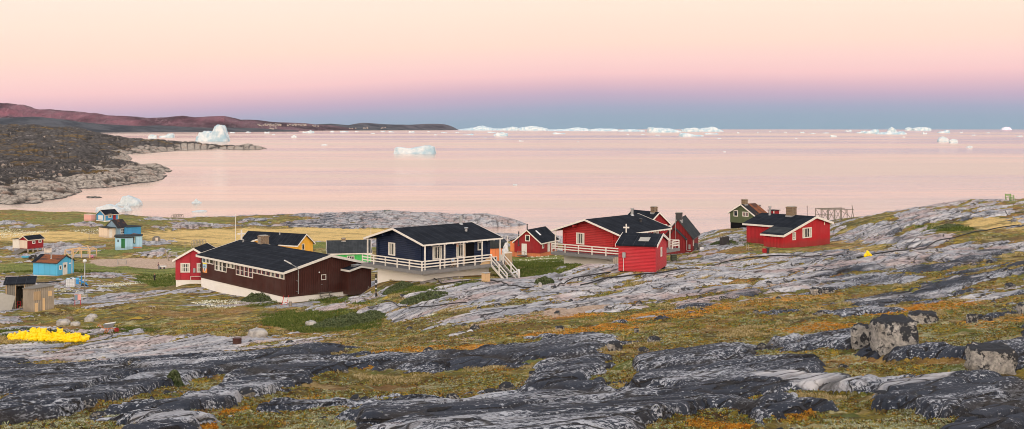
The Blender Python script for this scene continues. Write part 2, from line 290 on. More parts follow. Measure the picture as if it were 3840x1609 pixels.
# ------------------------------------------------------------------ materials
class NT:
    """small helper for node trees"""
    def __init__(s, name):
        s.m = bpy.data.materials.new(name); s.m.use_nodes = True; s.t = s.m.node_tree; s.t.nodes.clear()
        s.out = s.n('ShaderNodeOutputMaterial'); s.b = s.n('ShaderNodeBsdfPrincipled'); s.l(s.b.outputs[0], s.out.inputs[0])
        s.tc = s.n('ShaderNodeTexCoord')
    def n(s, ty, **kw):
        x = s.t.nodes.new(ty)
        for k, v in kw.items(): setattr(x, k, v)
        return x
    def l(s, a, b): s.t.links.new(a, b)
    def put(s, sock, val):
        if hasattr(val, 'is_linked') or hasattr(val, 'links'): s.l(val, sock)
        else:
            if isinstance(val, tuple) and len(val) == 3 and sock.type == 'RGBA': val = (*val, 1)
            sock.default_value = val
    def math(s, op, a, b=0., c=None, clamp=False):
        x = s.n('ShaderNodeMath', operation=op, use_clamp=clamp); s.put(x.inputs[0], a); s.put(x.inputs[1], b)
        if c is not None: s.put(x.inputs[2], c)
        return x.outputs[0]
    def map(s, scale=(1, 1, 1), rot=(0, 0, 0), src='Object'):
        x = s.n('ShaderNodeMapping'); s.l(s.tc.outputs[src], x.inputs[0]); x.inputs['Scale'].default_value = scale; x.inputs['Rotation'].default_value = rot; return x.outputs[0]
    def strike(s, scale):
        a = s.map((1, 1, 1), (0, 0, R(-45))); x = s.n('ShaderNodeMapping'); s.l(a, x.inputs[0]); x.inputs['Scale'].default_value = scale; return x.outputs[0]
    def mixv(s, vec, sc):
        """nudge a texture vector with noise so joints wander"""
        x = s.n('ShaderNodeTexNoise'); s.l(vec, x.inputs['Vector']); x.inputs['Scale'].default_value = sc; x.inputs['Detail'].default_value = 4
        a = s.n('ShaderNodeVectorMath', operation='MULTIPLY_ADD'); s.l(x.outputs['Color'], a.inputs[0]); a.inputs[1].default_value = (.55, .55, .55); s.l(vec, a.inputs[2]); return a.outputs[0]
    def noise(s, scale, vec=None, detail=4, rough=.55, dist=0.):
        x = s.n('ShaderNodeTexNoise'); s.put(x.inputs['Vector'], vec if vec is not None else s.tc.outputs['Object'])
        x.inputs['Scale'].default_value = scale; x.inputs['Detail'].default_value = detail; x.inputs['Roughness'].default_value = rough; x.inputs['Distortion'].default_value = dist; return x.outputs[0]
    def vor(s, scale, vec=None, feature='F1', out='Distance'):
        x = s.n('ShaderNodeTexVoronoi', feature=feature); s.put(x.inputs['Vector'], vec if vec is not None else s.tc.outputs['Object']); x.inputs['Scale'].default_value = scale; return x.outputs[out]
    def step(s, v, a, b):
        x = s.n('ShaderNodeMapRange', interpolation_type='SMOOTHSTEP'); s.put(x.inputs[0], v); x.inputs[1].default_value = a; x.inputs[2].default_value = b; return x.outputs[0]
    def mix(s, f, a, b, mode='MIX'):
        x = s.n('ShaderNodeMix', data_type='RGBA', blend_type=mode); s.put(x.inputs[0], f); s.put(x.inputs[6], a); s.put(x.inputs[7], b); return x.outputs[2]
    def bump(s, h, dist, strength=1.):
        x = s.n('ShaderNodeBump'); s.put(x.inputs['Height'], h); x.inputs['Distance'].default_value = dist; x.inputs['Strength'].default_value = strength; s.l(x.outputs[0], s.b.inputs['Normal']); return x
    def fin(s, col, rough=.8, spec=.3):
        s.put(s.b.inputs['Base Color'], col); s.put(s.b.inputs['Roughness'], rough); s.b.inputs['Specular IOR Level'].default_value = spec; return s.m
def srgb(r, g, b):
    f = lambda c: (c / 255 / 12.92) if c / 255 <= .04045 else ((c / 255 + .055) / 1.055) ** 2.4
    return (f(r), f(g), f(b))
def sep(nt, name):
    a = nt.n('ShaderNodeAttribute', attribute_name=name); c = nt.n('ShaderNodeSeparateColor'); nt.l(a.outputs['Color'], c.inputs[0])
    return c.outputs[0], c.outputs[1], c.outputs[2], a.outputs['Alpha']

def ground_material():
    s = NT('tundra_and_gneiss')
    rock, dark, green, orange = sep(s, 'maskA'); dirt, straw, crack, cell = sep(s, 'maskB')
    str_ = s.strike((.35, 1.1, 1.1))      # banding runs along the strike of the rock
    strf = s.strike((.62, 1.35, 1.35))
    # pale slabs
    n1 = s.noise(.55, str_, 6, .6); n2 = s.noise(2.0, s.strike((.22, 2.0, 2.0)), 6, .65); n3 = s.noise(.16, None, 4); n4 = s.noise(16., None, 3, .7)
    pale = s.mix(s.step(n1, .38, .62), (.33, .335, .36), (.64, .61, .60))
    pale = s.mix(s.math('MULTIPLY', s.step(n3, .50, .62), .6), pale, (.50, .33, .28))
    pale = s.mix(s.math('MULTIPLY', s.step(n2, .50, .62), .50), pale, (.10, .105, .12)); pale = s.mix(s.math('MULTIPLY', s.step(s.noise(1.3, s.strike((.22, 2.6, 2.6)), 6, .7), .62, .70), .7), pale, (.07, .065, .06))
    pale = s.mix(s.math('MULTIPLY', s.step(n4, .55, .75), .5), pale, (.58, .55, .50))
    # black lichened rock with pale speckle
    nd = s.noise(3.2, strf, 9, .78, .3); nw = s.noise(8.5, s.strike((.62, 1.3, 1.3)), 7, .76); nk = s.noise(.30, str_, 5, .6)
    blk = s.mix(s.noise(1.2, None, 5), (.016, .021, .032), (.060, .070, .094))
    spk = s.math('ADD', s.math('MULTIPLY', nd, .22), s.math('MULTIPLY', nw, .78))
    spk = s.step(s.math('ADD', spk, s.math('MULTIPLY', s.math('SUBTRACT', nk, .5), .50)), .530, .562)
    drk = s.mix(spk, blk, (.50, .515, .55))
    washed = s.step(s.math('ADD', nk, s.math('MULTIPLY', nd, .35)), .77, .86)
    drk = s.mix(washed, drk, s.mix(nw, (.20, .21, .24), (.50, .49, .50)))
    drk = s.mix(s.step(s.noise(5.0, None, 5, .7), .66, .72), drk, (.36, .37, .25))
    dk = s.step(s.math('ADD', dark, s.math('MULTIPLY', s.math('SUBTRACT', s.noise(.5, str_, 6, .6), .5), 1.1)), .40, .60)
    rk = s.mix(dk, pale, drk)
    jn = s.vor(1., s.mixv(s.strike((.16, .85, .85)), .9), 'DISTANCE_TO_EDGE'); jn2 = s.vor(1., s.mixv(s.strike((.6, 1.9, 1.9)), 2.6), 'DISTANCE_TO_EDGE')
    joint = s.math('MAXIMUM', s.step(jn, .030, .008), s.math('MULTIPLY', s.math('MULTIPLY', s.step(jn2, .045, .012), s.step(n1, .48, .62)), .38))
    rk = s.mix(s.math('MULTIPLY', joint, .85), rk, (.022, .020, .020))
    rk = s.mix(s.math('MULTIPLY', crack, .75), rk, (.035, .028, .022))
    # plants
    v1 = s.noise(.7, None, 5, .6); v2 = s.noise(3.1, None, 6, .7); v3 = s.noise(11., None, 5, .7); v4 = s.noise(1.4, s.map((1, 1, 1), (0, 0, 1)), 5, .6); v5 = s.noise(.22, None, 3); w1 = s.noise(.10, s.map((.5, 1, 1)), 7, .72); w2 = s.noise(.45, s.map((.5, 1, 1)), 6, .72)
    q1 = s.noise(.55, s.strike((.6, 1.1, 1.1)), 8, .68); q2 = s.noise(.8, s.strike((.7, 1.2, 1.2)), 8, .70); q3 = s.noise(1.3, s.map((1, 1, 1), (0, 0, 2)), 8, .70)
    base = s.mix(s.step(v1, .42, .58), (.085, .062, .018), (.21, .165, .026))
    base = s.mix(s.step(q1, .535, .575), base, (.105, .125, .030))
    base = s.mix(s.step(q2, .565, .60), base, (.37, .25, .035))
    base = s.mix(s.step(q1, .43, .40), base, (.060, .036, .020))
    base = s.mix(s.math('MULTIPLY', s.step(q3, .56, .60), .85), base, (.24, .27, .165))
    base = s.mix(s.math('MULTIPLY', s.step(q2, .42, .39), .8), base, (.40, .37, .22))
    base = s.mix(s.math('MULTIPLY', s.step(v5, .53, .60), .5), base, (.26, .12, .05))
    base = s.mix(s.step(s.noise(2.0, s.map((1, 1, 1), (0, 0, 2)), 6, .7), .61, .68), base, (.026, .020, .013))
    gr = s.mix(s.step(v2, .40, .60), (.045, .075, .020), (.20, .22, .045))
    gr = s.mix(s.math('MULTIPLY', s.step(v3, .55, .68), .6), gr, (.20, .23, .15))
    og = s.mix(s.step(v3, .38, .62), (.24, .09, .012), (.62, .29, .045))
    st = s.mix(s.step(v3, .35, .65), (.34, .22, .07), (.66, .50, .23))
    wob = s.math('MULTIPLY', s.math('SUBTRACT', v2, .5), 1.5)
    wob2 = s.math('MULTIPLY', s.math('SUBTRACT', s.math('ADD', s.math('MULTIPLY', s.noise(.12, None, 6, .7), .6), s.math('MULTIPLY', v1, .4)), .5), 2.6)
    vg = s.mix(s.step(s.math('ADD', straw, wob2), .35, .75), base, st)
    vg = s.mix(s.step(s.math('ADD', green, wob2), .35, .70), vg, gr)
    vg = s.mix(s.step(s.math('ADD', orange, wob), .40, .70), vg, og)
    vg = s.mix(s.math('MULTIPLY', s.step(v3, .60, .72), .45), vg, (.42, .40, .27))
    vg = s.mix(s.math('MULTIPLY', s.step(v3, .46, .34), .7), vg, (.026, .022, .012)); vg = s.mix(s.math('MULTIPLY', s.step(s.noise(5.5, None, 5, .8), .46, .36), .55), vg, (.050, .030, .014))
    vg = s.mix(s.math('MULTIPLY', s.step(w1, .52, .62), .6), vg, (.075, .060, .022)); vg = s.mix(s.math('MULTIPLY', s.step(w2, .54, .64), .5), vg, (.38, .29, .14)); vg = s.mix(s.math('MULTIPLY', s.step(w2, .46, .38), .55), vg, (.045, .055, .016))
    dr = s.mix(s.step(v2, .35, .65), (.26, .19, .15), (.42, .33, .28))
    vg = s.mix(s.step(s.math('ADD', dirt, s.math('MULTIPLY', s.math('SUBTRACT', v2, .5), .8)), .40, .60), vg, dr)
    edge = s.step(s.math('ADD', rock, s.math('MULTIPLY', s.math('SUBTRACT', v3, .5), .16)), .46, .53)
    vg = s.mix(1.0, vg, (1.42, 1.38, 1.25), 'MULTIPLY'); col = s.mix(edge, vg, rk)
    # dark seam where moss meets rock
    seam = s.math('MULTIPLY', s.step(rock, .36, .47), s.step(rock, .56, .50))
    col = s.mix(s.math('MULTIPLY', seam, .45), col, (.05, .035, .018))
    hb = s.math('ADD', s.math('MULTIPLY', s.math('MULTIPLY', joint, edge), -1.0), s.math('ADD', s.math('MULTIPLY', v3, s.math('SUBTRACT', 1.0, s.math('MULTIPLY', edge, .8))), s.math('MULTIPLY', s.math('ADD', nd, n2), .45)))
    s.bump(hb, .16, .9)
    return s.fin(col, .88, .2)

def flat_rock_material(name, lo, hi, dk, ztop):
    """coastal rock: pale where the sea washes it, dark lichen above"""
    s = NT(name)
    g = s.n('ShaderNodeSeparateXYZ'); s.l(s.tc.outputs['Object'], g.inputs[0])
    rock, cliff, crack, moss = sep(s, 'maskA')
    n1 = s.noise(.05, None, 6, .6); n2 = s.noise(.35, None, 6, .7); n3 = s.noise(.012, None, 5)
    pale = s.mix(s.step(n2, .35, .65), lo, hi)
    pale = s.mix(s.math('MULTIPLY', s.step(n1, .52, .64), .6), pale, (.42, .27, .20))
    top = s.mix(s.step(n2, .42, .62), dk, (.13, .115, .105))
    top = s.mix(s.math('MULTIPLY', s.step(s.noise(.03, s.map((1, .3, 1)), 6, .7), .53, .62), .85), top, (.17, .10, .025))
    top = s.mix(s.step(s.noise(.09, s.map((1, .45, 1)), 6, .7), .58, .66), top, (.30, .26, .24))
    f = s.step(s.math('ADD', cliff, s.math('MULTIPLY', s.math('SUBTRACT', n1, .5), 1.0)), .45, .62)
    col = s.mix(f, top, pale)
    col = s.mix(s.math('MULTIPLY', crack, .85), col, (.03, .026, .024))
    wet = s.step(s.math('ADD', g.outputs[2], s.math('MULTIPLY', n2, .8)), 1.0, .45)
    col = s.mix(wet, col, (.035, .033, .032))
    s.bump(s.math('ADD', n2, n1), 1.2, 1.)
    return s.fin(col, .9, .15)

def paint(name, c, rough=.6, siding=None, pitch=.2, wear=.15, dark=.5, c2=None):
    """painted or bare timber; siding h / v gives board joints"""
    s = NT(name)
    g = s.n('ShaderNodeSeparateXYZ'); s.l(s.tc.outputs['Object'], g.inputs[0])
    n = s.noise(1.3, None, 5, .6); nf = s.noise(22., s.map((1, 1, .15)) if siding != 'h' else s.map((.15, .15, 1)), 4, .7)
    col = s.mix(n, tuple(x * (1 - wear) for x in c), tuple(min(1, x * (1 + wear)) for x in c))
    col = s.mix(s.math('MULTIPLY', s.step(nf, .55, .8), wear * 1.6), col, c2 or tuple(min(1, x * 1.7 + .04) for x in c))
    if siding:
        co = g.outputs[2] if siding == 'h' else s.math('ADD', g.outputs[0], g.outputs[1])
        t = s.math('FRACT', s.math('DIVIDE', s.math('ADD', co, 50.), pitch))
        j = s.math('ABSOLUTE', s.math('SUBTRACT', t, .5))         # .5 at the joint
        cell = s.math('FLOOR', s.math('DIVIDE', s.math('ADD', co, 50.), pitch))
        w = s.n('ShaderNodeTexWhiteNoise', noise_dimensions='1D'); s.l(cell, w.inputs['W'])
        col = s.mix(s.math('MULTIPLY', w.outputs[0], .28), col, tuple(x * .6 for x in c))
        col = s.mix(s.math('MULTIPLY', s.step(j, .36, .5), dark), col, tuple(x * .25 for x in c))
        s.bump(s.math('SUBTRACT', 0., s.math('MULTIPLY', s.math('POWER', s.math('MULTIPLY', j, 2.), 4.), 1.)), .035, .9)
    fade = s.noise(.35, None, 5, .6); col = s.mix(s.math('MULTIPLY', s.step(fade, .45, .65), .18), col, tuple(min(1, x * .75 + .07) for x in c))
    dirt = s.step(s.math('ADD', g.outputs[2], s.math('MULTIPLY', nf, .8)), .85, .25); col = s.mix(s.math('MULTIPLY', dirt, .30), col, (.09, .075, .06))
    return s.fin(col, rough, .25)
def plain(name, c, rough=.6, spec=.4, metal=0., var=.12, sc=3.):
    s = NT(name); n = s.noise(sc, None, 5, .6)
    m = s.fin(s.mix(n, tuple(x * (1 - var * 1.6) for x in c), tuple(min(1, x * (1 + var * 1.6)) for x in c)), rough, spec)
    s.b.inputs['Metallic'].default_value = metal; return m
def roofing(name, c, seam=1.0, axis=0, rough=.75, c2=(.05, .06, .075), dark=.35):
    s = NT(name); g = s.n('ShaderNodeSeparateXYZ'); s.l(s.tc.outputs['Object'], g.inputs[0])
    n = s.noise(.8, None, 6, .65); n2 = s.noise(30., None, 3)
    col = s.mix(s.step(n, .35, .7), c, c2); col = s.mix(s.math('MULTIPLY', n2, .12), col, (.05, .055, .07))
    t = s.math('FRACT', s.math('DIVIDE', s.math('ADD', g.outputs[axis], 50.), seam)); j = s.math('ABSOLUTE', s.math('SUBTRACT', t, .5))
    ln = s.step(j, .5 - .035 / seam, .5); col = s.mix(s.math('MULTIPLY', ln, dark), col, (.11, .12, .14)); s.bump(ln, .03, .8)
    return s.fin(col, .95, .08)
def brickwork(name):
    s = NT(name); b = s.n('ShaderNodeTexBrick'); s.l(s.map((1, 1, 1), (R(90), 0, 0)), b.inputs[0])
    b.inputs['Color1'].default_value = (.26, .17, .09, 1); b.inputs['Color2'].default_value = (.13, .085, .055, 1); b.inputs['Mortar'].default_value = (.33, .30, .26, 1)
    b.inputs['Scale'].default_value = 4.; b.inputs['Mortar Size'].default_value = .025
    return s.fin(s.mix(s.step(s.noise(3.), .55, .7), b.outputs[0], (.06, .05, .045)), .9, .2)
def rusty(name, c1, c2, t0=.45, t1=.55):
    s = NT(name); g = s.n('ShaderNodeSeparateXYZ'); s.l(s.tc.outputs['Object'], g.inputs[0])
    f = s.step(s.noise(.7, s.map((1, .35, 1)), 6, .65), t0, t1); col = s.mix(f, c1, c2)
    col = s.mix(s.math('MULTIPLY', s.step(s.noise(9.), .5, .7), .5), col, (.10, .035, .015))
    w = s.math('SINE', s.math('MULTIPLY', s.math('ADD', g.outputs[0], g.outputs[1]), 40.)); s.bump(w, .02, .6)
    return s.fin(col, .85, .2)
def glass():
    s = NT('window_glass'); n = s.noise(1.4, None, 2)
    s.fin(s.mix(s.step(n, .4, .6), (.012, .014, .018), (.05, .055, .06)), .06, .6); return s.m
def ice():
    s = NT('glacier_ice'); n = s.noise(.05, None, 6, .6); n2 = s.noise(.3, None, 6, .7)
    g = s.n('ShaderNodeNewGeometry'); sp = s.n('ShaderNodeSeparateXYZ'); s.l(g.outputs['Normal'], sp.inputs[0])
    c = s.mix(s.step(n, .38, .62), (.68, .745, .77), (.34, .52, .62))
    c = s.mix(s.math('MULTIPLY', s.step(n2, .55, .72), .45), c, (.30, .46, .54))
    s.bump(n2, 2.2, 1.); s.fin(c, .55, .4)
    return s.m
def water_material():
    s = NT('sea_water')
    v = s.map((.35, 1.4, 1)); big = s.noise(.0011, s.map((.22, 1.0, 1)), 5, .55, .4); mid = s.noise(.02, s.map((.3, 1.2, 1)), 4, .6)
    r1 = s.noise(1.2, v, 5, .65); r2 = s.noise(.16, v, 4, .6)
    calm = s.step(s.math('ADD', big, s.math('MULTIPLY', mid, .12)), .52, .62)
    h = s.math('ADD', s.math('MULTIPLY', r1, .5), s.math('MULTIPLY', r2, 2.0))
    bp = s.bump(h, .30, .32)
    s.l(s.math('SUBTRACT', .42, s.math('MULTIPLY', calm, .26)), bp.inputs['Strength'])
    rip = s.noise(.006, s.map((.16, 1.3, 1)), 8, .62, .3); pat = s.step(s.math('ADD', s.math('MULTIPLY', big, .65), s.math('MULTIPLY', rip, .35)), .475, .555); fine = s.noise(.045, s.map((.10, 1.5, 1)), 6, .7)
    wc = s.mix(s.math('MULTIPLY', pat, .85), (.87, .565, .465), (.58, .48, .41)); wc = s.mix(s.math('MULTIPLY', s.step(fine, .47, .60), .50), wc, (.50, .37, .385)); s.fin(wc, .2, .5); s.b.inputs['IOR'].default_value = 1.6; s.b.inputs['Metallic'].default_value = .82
    s.l(s.math('ADD', .075, s.math('MULTIPLY', calm, .13)), s.b.inputs['Roughness'])
    return s.m
M = {}
def mats():
    M['ground'] = ground_material(); M['glass'] = glass(); M['ice'] = ice(); M['water'] = water_material()
    M['headland'] = flat_rock_material('shore_rock', (.19, .16, .135), (.56, .49, .41), (.042, .038, .037), 6)
    M['white'] = plain('white_paint', (.74, .71, .66), .55); M['cream'] = paint('cream_paint', (.78, .66, .54), .6, 'v', .25, .08, .25)
    M['conc'] = plain('painted_concrete', (.82, .80, .76), .8, .2, 0, .06, 1.); M['concg'] = plain('grey_concrete', (.38, .37, .34), .9, .2)
    M['brown'] = paint('dark_brown_boards', srgb(72, 38, 33), .7, 'v', .28, .12, .75, c2=srgb(92, 58, 50))
    M['brownv'] = paint('dark_brown_sheet', srgb(72, 40, 36), .7, 'v', 1.2, .12, .3)
    M['navy'] = paint('navy_logs', srgb(22, 38, 68), .6, 'h', .2, .15, .75)
    M['redlog'] = paint('red_logs', srgb(180, 48, 50), .6, 'h', .2, .12, .6)
    M['redh'] = paint('red_boards_horizontal', srgb(196, 52, 62), .6, 'h', .13, .10, .5)
    M['redv'] = paint('red_boards_vertical', srgb(186, 36, 46), .6, 'v', .22, .10, .6)
    M['redd'] = paint('deep_red_boards', srgb(150, 34, 42), .65, 'v', .3, .15, .5)
    M['redp'] = paint('red_plaster_board', srgb(178, 46, 60), .7, 'v', 1.2, .06, .3)
    M['maroon'] = paint('maroon_boards', srgb(134, 38, 42), .65, 'v', .2, .15, .7)
    M['greenv'] = paint('weathered_green_boards', srgb(88, 100, 72), .75, 'v', .2, .3, .6)
    M['lime'] = paint('bright_green_boards', srgb(72, 196, 98), .6, 'v', .22, .08, .4)
    M['yellow'] = paint('yellow_boards', srgb(255, 190, 72), .6, 'v', .3, .06, .3)
    M['blue'] = paint('sky_blue_paint', srgb(88, 182, 226), .6, 'v', 1.2, .06, .15)
    M['blue2'] = paint('strong_blue_boards', srgb(66, 150, 205), .6, 'v', .3, .10, .35)
    M['paleblue'] = paint('pale_blue_boards', srgb(168, 208, 232), .65, 'v', .8, .08, .2)
    M['greyblue'] = paint('grey_blue_boards', srgb(132, 160, 182), .7, 'v', .3, .15, .3)
    M['orange'] = paint('orange_boards', srgb(236, 142, 92), .65, 'v', .4, .1, .3)
    M['pink'] = paint('pink_boards', srgb(240, 180, 172), .65, 'v', .6, .06, .2)
    M['dgreen'] = paint('dark_green_door', srgb(34, 110, 66), .5, 'v', .3, .1, .4)
    M['felt'] = roofing('black_felt_roof', (.008, .011, .017), 1.0, 0, .8, (.018, .023, .032)); M['felty'] = roofing('black_felt_roof_lengthwise', (.008, .011, .017), 1.0, 1, .8, (.018, .023, .032))
    M['felt2'] = roofing('grey_ribbed_roof', (.030, .036, .040), .5, 0, .8, (.055, .062, .068))
    M['rust'] = rusty('rusted_iron_roof', (.24, .085, .038), (.09, .045, .035)); M['rustblack'] = rusty('tarred_roof_with_rust', (.022, .024, .030), (.20, .075, .035), .54, .62)
    M['brick'] = brickwork('old_brick'); M['metal'] = plain('galvanised_steel', (.42, .44, .46), .4, .5, .7); M['dmetal'] = plain('dark_steel', (.05, .05, .055), .5, .5, .4)
    M['wood'] = paint('raw_timber', (.46, .33, .20), .8, 'v', .15, .2, .4); M['greywood'] = paint('weathered_grey_timber', (.22, .205, .18), .9, 'v', .17, .35, .75, c2=(.42, .36, .27))
    M['newwood'] = plain('new_pine', (.62, .43, .24), .8); M['deck'] = plain('grey_deck_timber', (.20, .20, .205), .85, .2, 0, .2)
    M['palewood'] = paint('sun_bleached_boards', (.36, .31, .25), .9, 'v', .21, .4, .7, c2=(.60, .47, .33))
    M['black'] = plain('dark_interior', (.008, .008, .010), .9, .1); M['rubber'] = plain('black_polythene_pipe', (.012, .012, .014), .5, .4)
    M['bag'] = plain('yellow_plastic_bag', srgb(255, 214, 6), .45, .4, 0, .06); M['rock'] = None
    M['curtain'] = plain('pale_curtain', (.50, .50, .44), .9, .1, 0, .3, 9.); M['curtainr'] = plain('wine_red_curtain', (.16, .035, .05), .9, .1, 0, .3, 6.)
    M['curtainb'] = plain('blue_print_curtain', (.28, .42, .60), .9, .1, 0, .4, 9.)
    M['lampglass'] = plain('frosted_globe', (.62, .66, .66), .25, .6); M['redmetal'] = plain('red_paint_metal', srgb(190, 40, 44), .5)
    M['orangemetal'] = plain('rusty_orange_tube', srgb(200, 110, 50), .5); M['bluemetal'] = plain('blue_paint_metal', srgb(50, 140, 205), .5)
    M['plasticw'] = plain('white_plastic', (.70, .72, .74), .35); M['tarp'] = plain('olive_tarpaulin', (.07, .085, .055), .7)
    M['skin'] = plain('skin', (.50, .30, .22), .6); M['jblack'] = plain('black_cloth', (.014, .014, .018), .85); M['jeans'] = plain('blue_grey_cloth', (.09, .12, .18), .85)
    M['jred'] = plain('red_knit', srgb(170, 40, 46), .85); M['jplum'] = plain('plum_cloth', srgb(96, 56, 70), .85); M['hair'] = plain('dark_hair', (.02, .015, .012), .7)
    M['net'] = plain('white_netting', (.6, .6, .58), .8); M['poster_y'] = plain('poster_yellow', srgb(250, 225, 20), .5); M['poster_b'] = plain('poster_sky', srgb(170, 205, 230), .5)
    M['poster_o'] = plain('poster_orange', srgb(240, 160, 90), .5); M['door'] = plain('door_white', (.66, .66, .64), .5); M['pinkp'] = plain('pink_plastic', srgb(230, 120, 170), .5)
    M['bench'] = plain('green_bench_paint', srgb(120, 150, 90), .7); M['darkteal'] = plain('dark_green_bench_paint', srgb(45, 75, 62), .7)
    # boulders
    s = NT('lichened_boulder'); n = s.noise(2.2, None, 7, .7); n2 = s.noise(7., None, 5, .7)
    c = s.mix(s.step(n2, .35, .65), (.20, .195, .19), (.44, .42, .39)); gg = s.n('ShaderNodeNewGeometry'); sp_ = s.n('ShaderNodeSeparateXYZ'); s.l(gg.outputs['Normal'], sp_.inputs[0]); n = s.math('ADD', n, s.math('MULTIPLY', s.math('SUBTRACT', sp_.outputs[2], .35), .22)); n = s.math('ADD', n, s.math('MULTIPLY', s.math('SUBTRACT', s.noise(9., None, 5, .8), .5), .30)); c = s.mix(s.step(n, .44, .51), c, (.035, .038, .045)); s.bump(n, .1, .8); M['boulder'] = s.fin(c, .9, .2)
    s = NT('clean_boulder'); n = s.noise(1.6, None, 6, .6); c = s.mix(s.step(n, .35, .65), (.26, .25, .24), (.48, .46, .43)); s.bump(s.noise(6.), .05, .6); M['pboulder'] = s.fin(c, .9, .2)
    s = NT('plant_tint'); a = s.n('ShaderNodeAttribute', attribute_name='tint'); M['plant'] = s.fin(a.outputs['Color'], .9, .1)
    s = NT('willow_leaves'); n = s.noise(7., None, 4, .7); M['willow'] = s.fin(s.mix(s.step(n, .35, .65), (.035, .06, .022), (.17, .20, .10)), .85, .15)
    s = NT('white_flowers'); M['cotton'] = s.fin((.72, .72, .62), .9, .1)
    s = NT('fell_rock'); n = s.noise(.0016, None, 7, .6); n2 = s.noise(.012, s.map((1, .4, 1)), 6, .7); rk = s.mix(s.step(n, .38, .62), (.055, .028, .040), (.19, .105, .130))  # red of the alpenglow is mixed into this rock colour
    rk = s.mix(s.math('MULTIPLY', s.step(n2, .52, .68), .6), rk, (.26, .20, .22)); s.bump(n2, 90., 1.); M['fell'] = s.fin(rk, .95, .1)
    s = NT('low_fell_heath'); n = s.noise(.004, None, 7, .65); M['fell2'] = s.fin(s.mix(s.step(n, .38, .62), (.030, .036, .048), (.085, .09, .105)), .95, .1)  # blue-grey shade of the unlit lower slopes is put into this colour
    M['distwall'] = plain('distant_house_paint', (.50, .42, .36), .8); M['distroof'] = plain('distant_roof', (.22, .2, .2), .8)
mats()
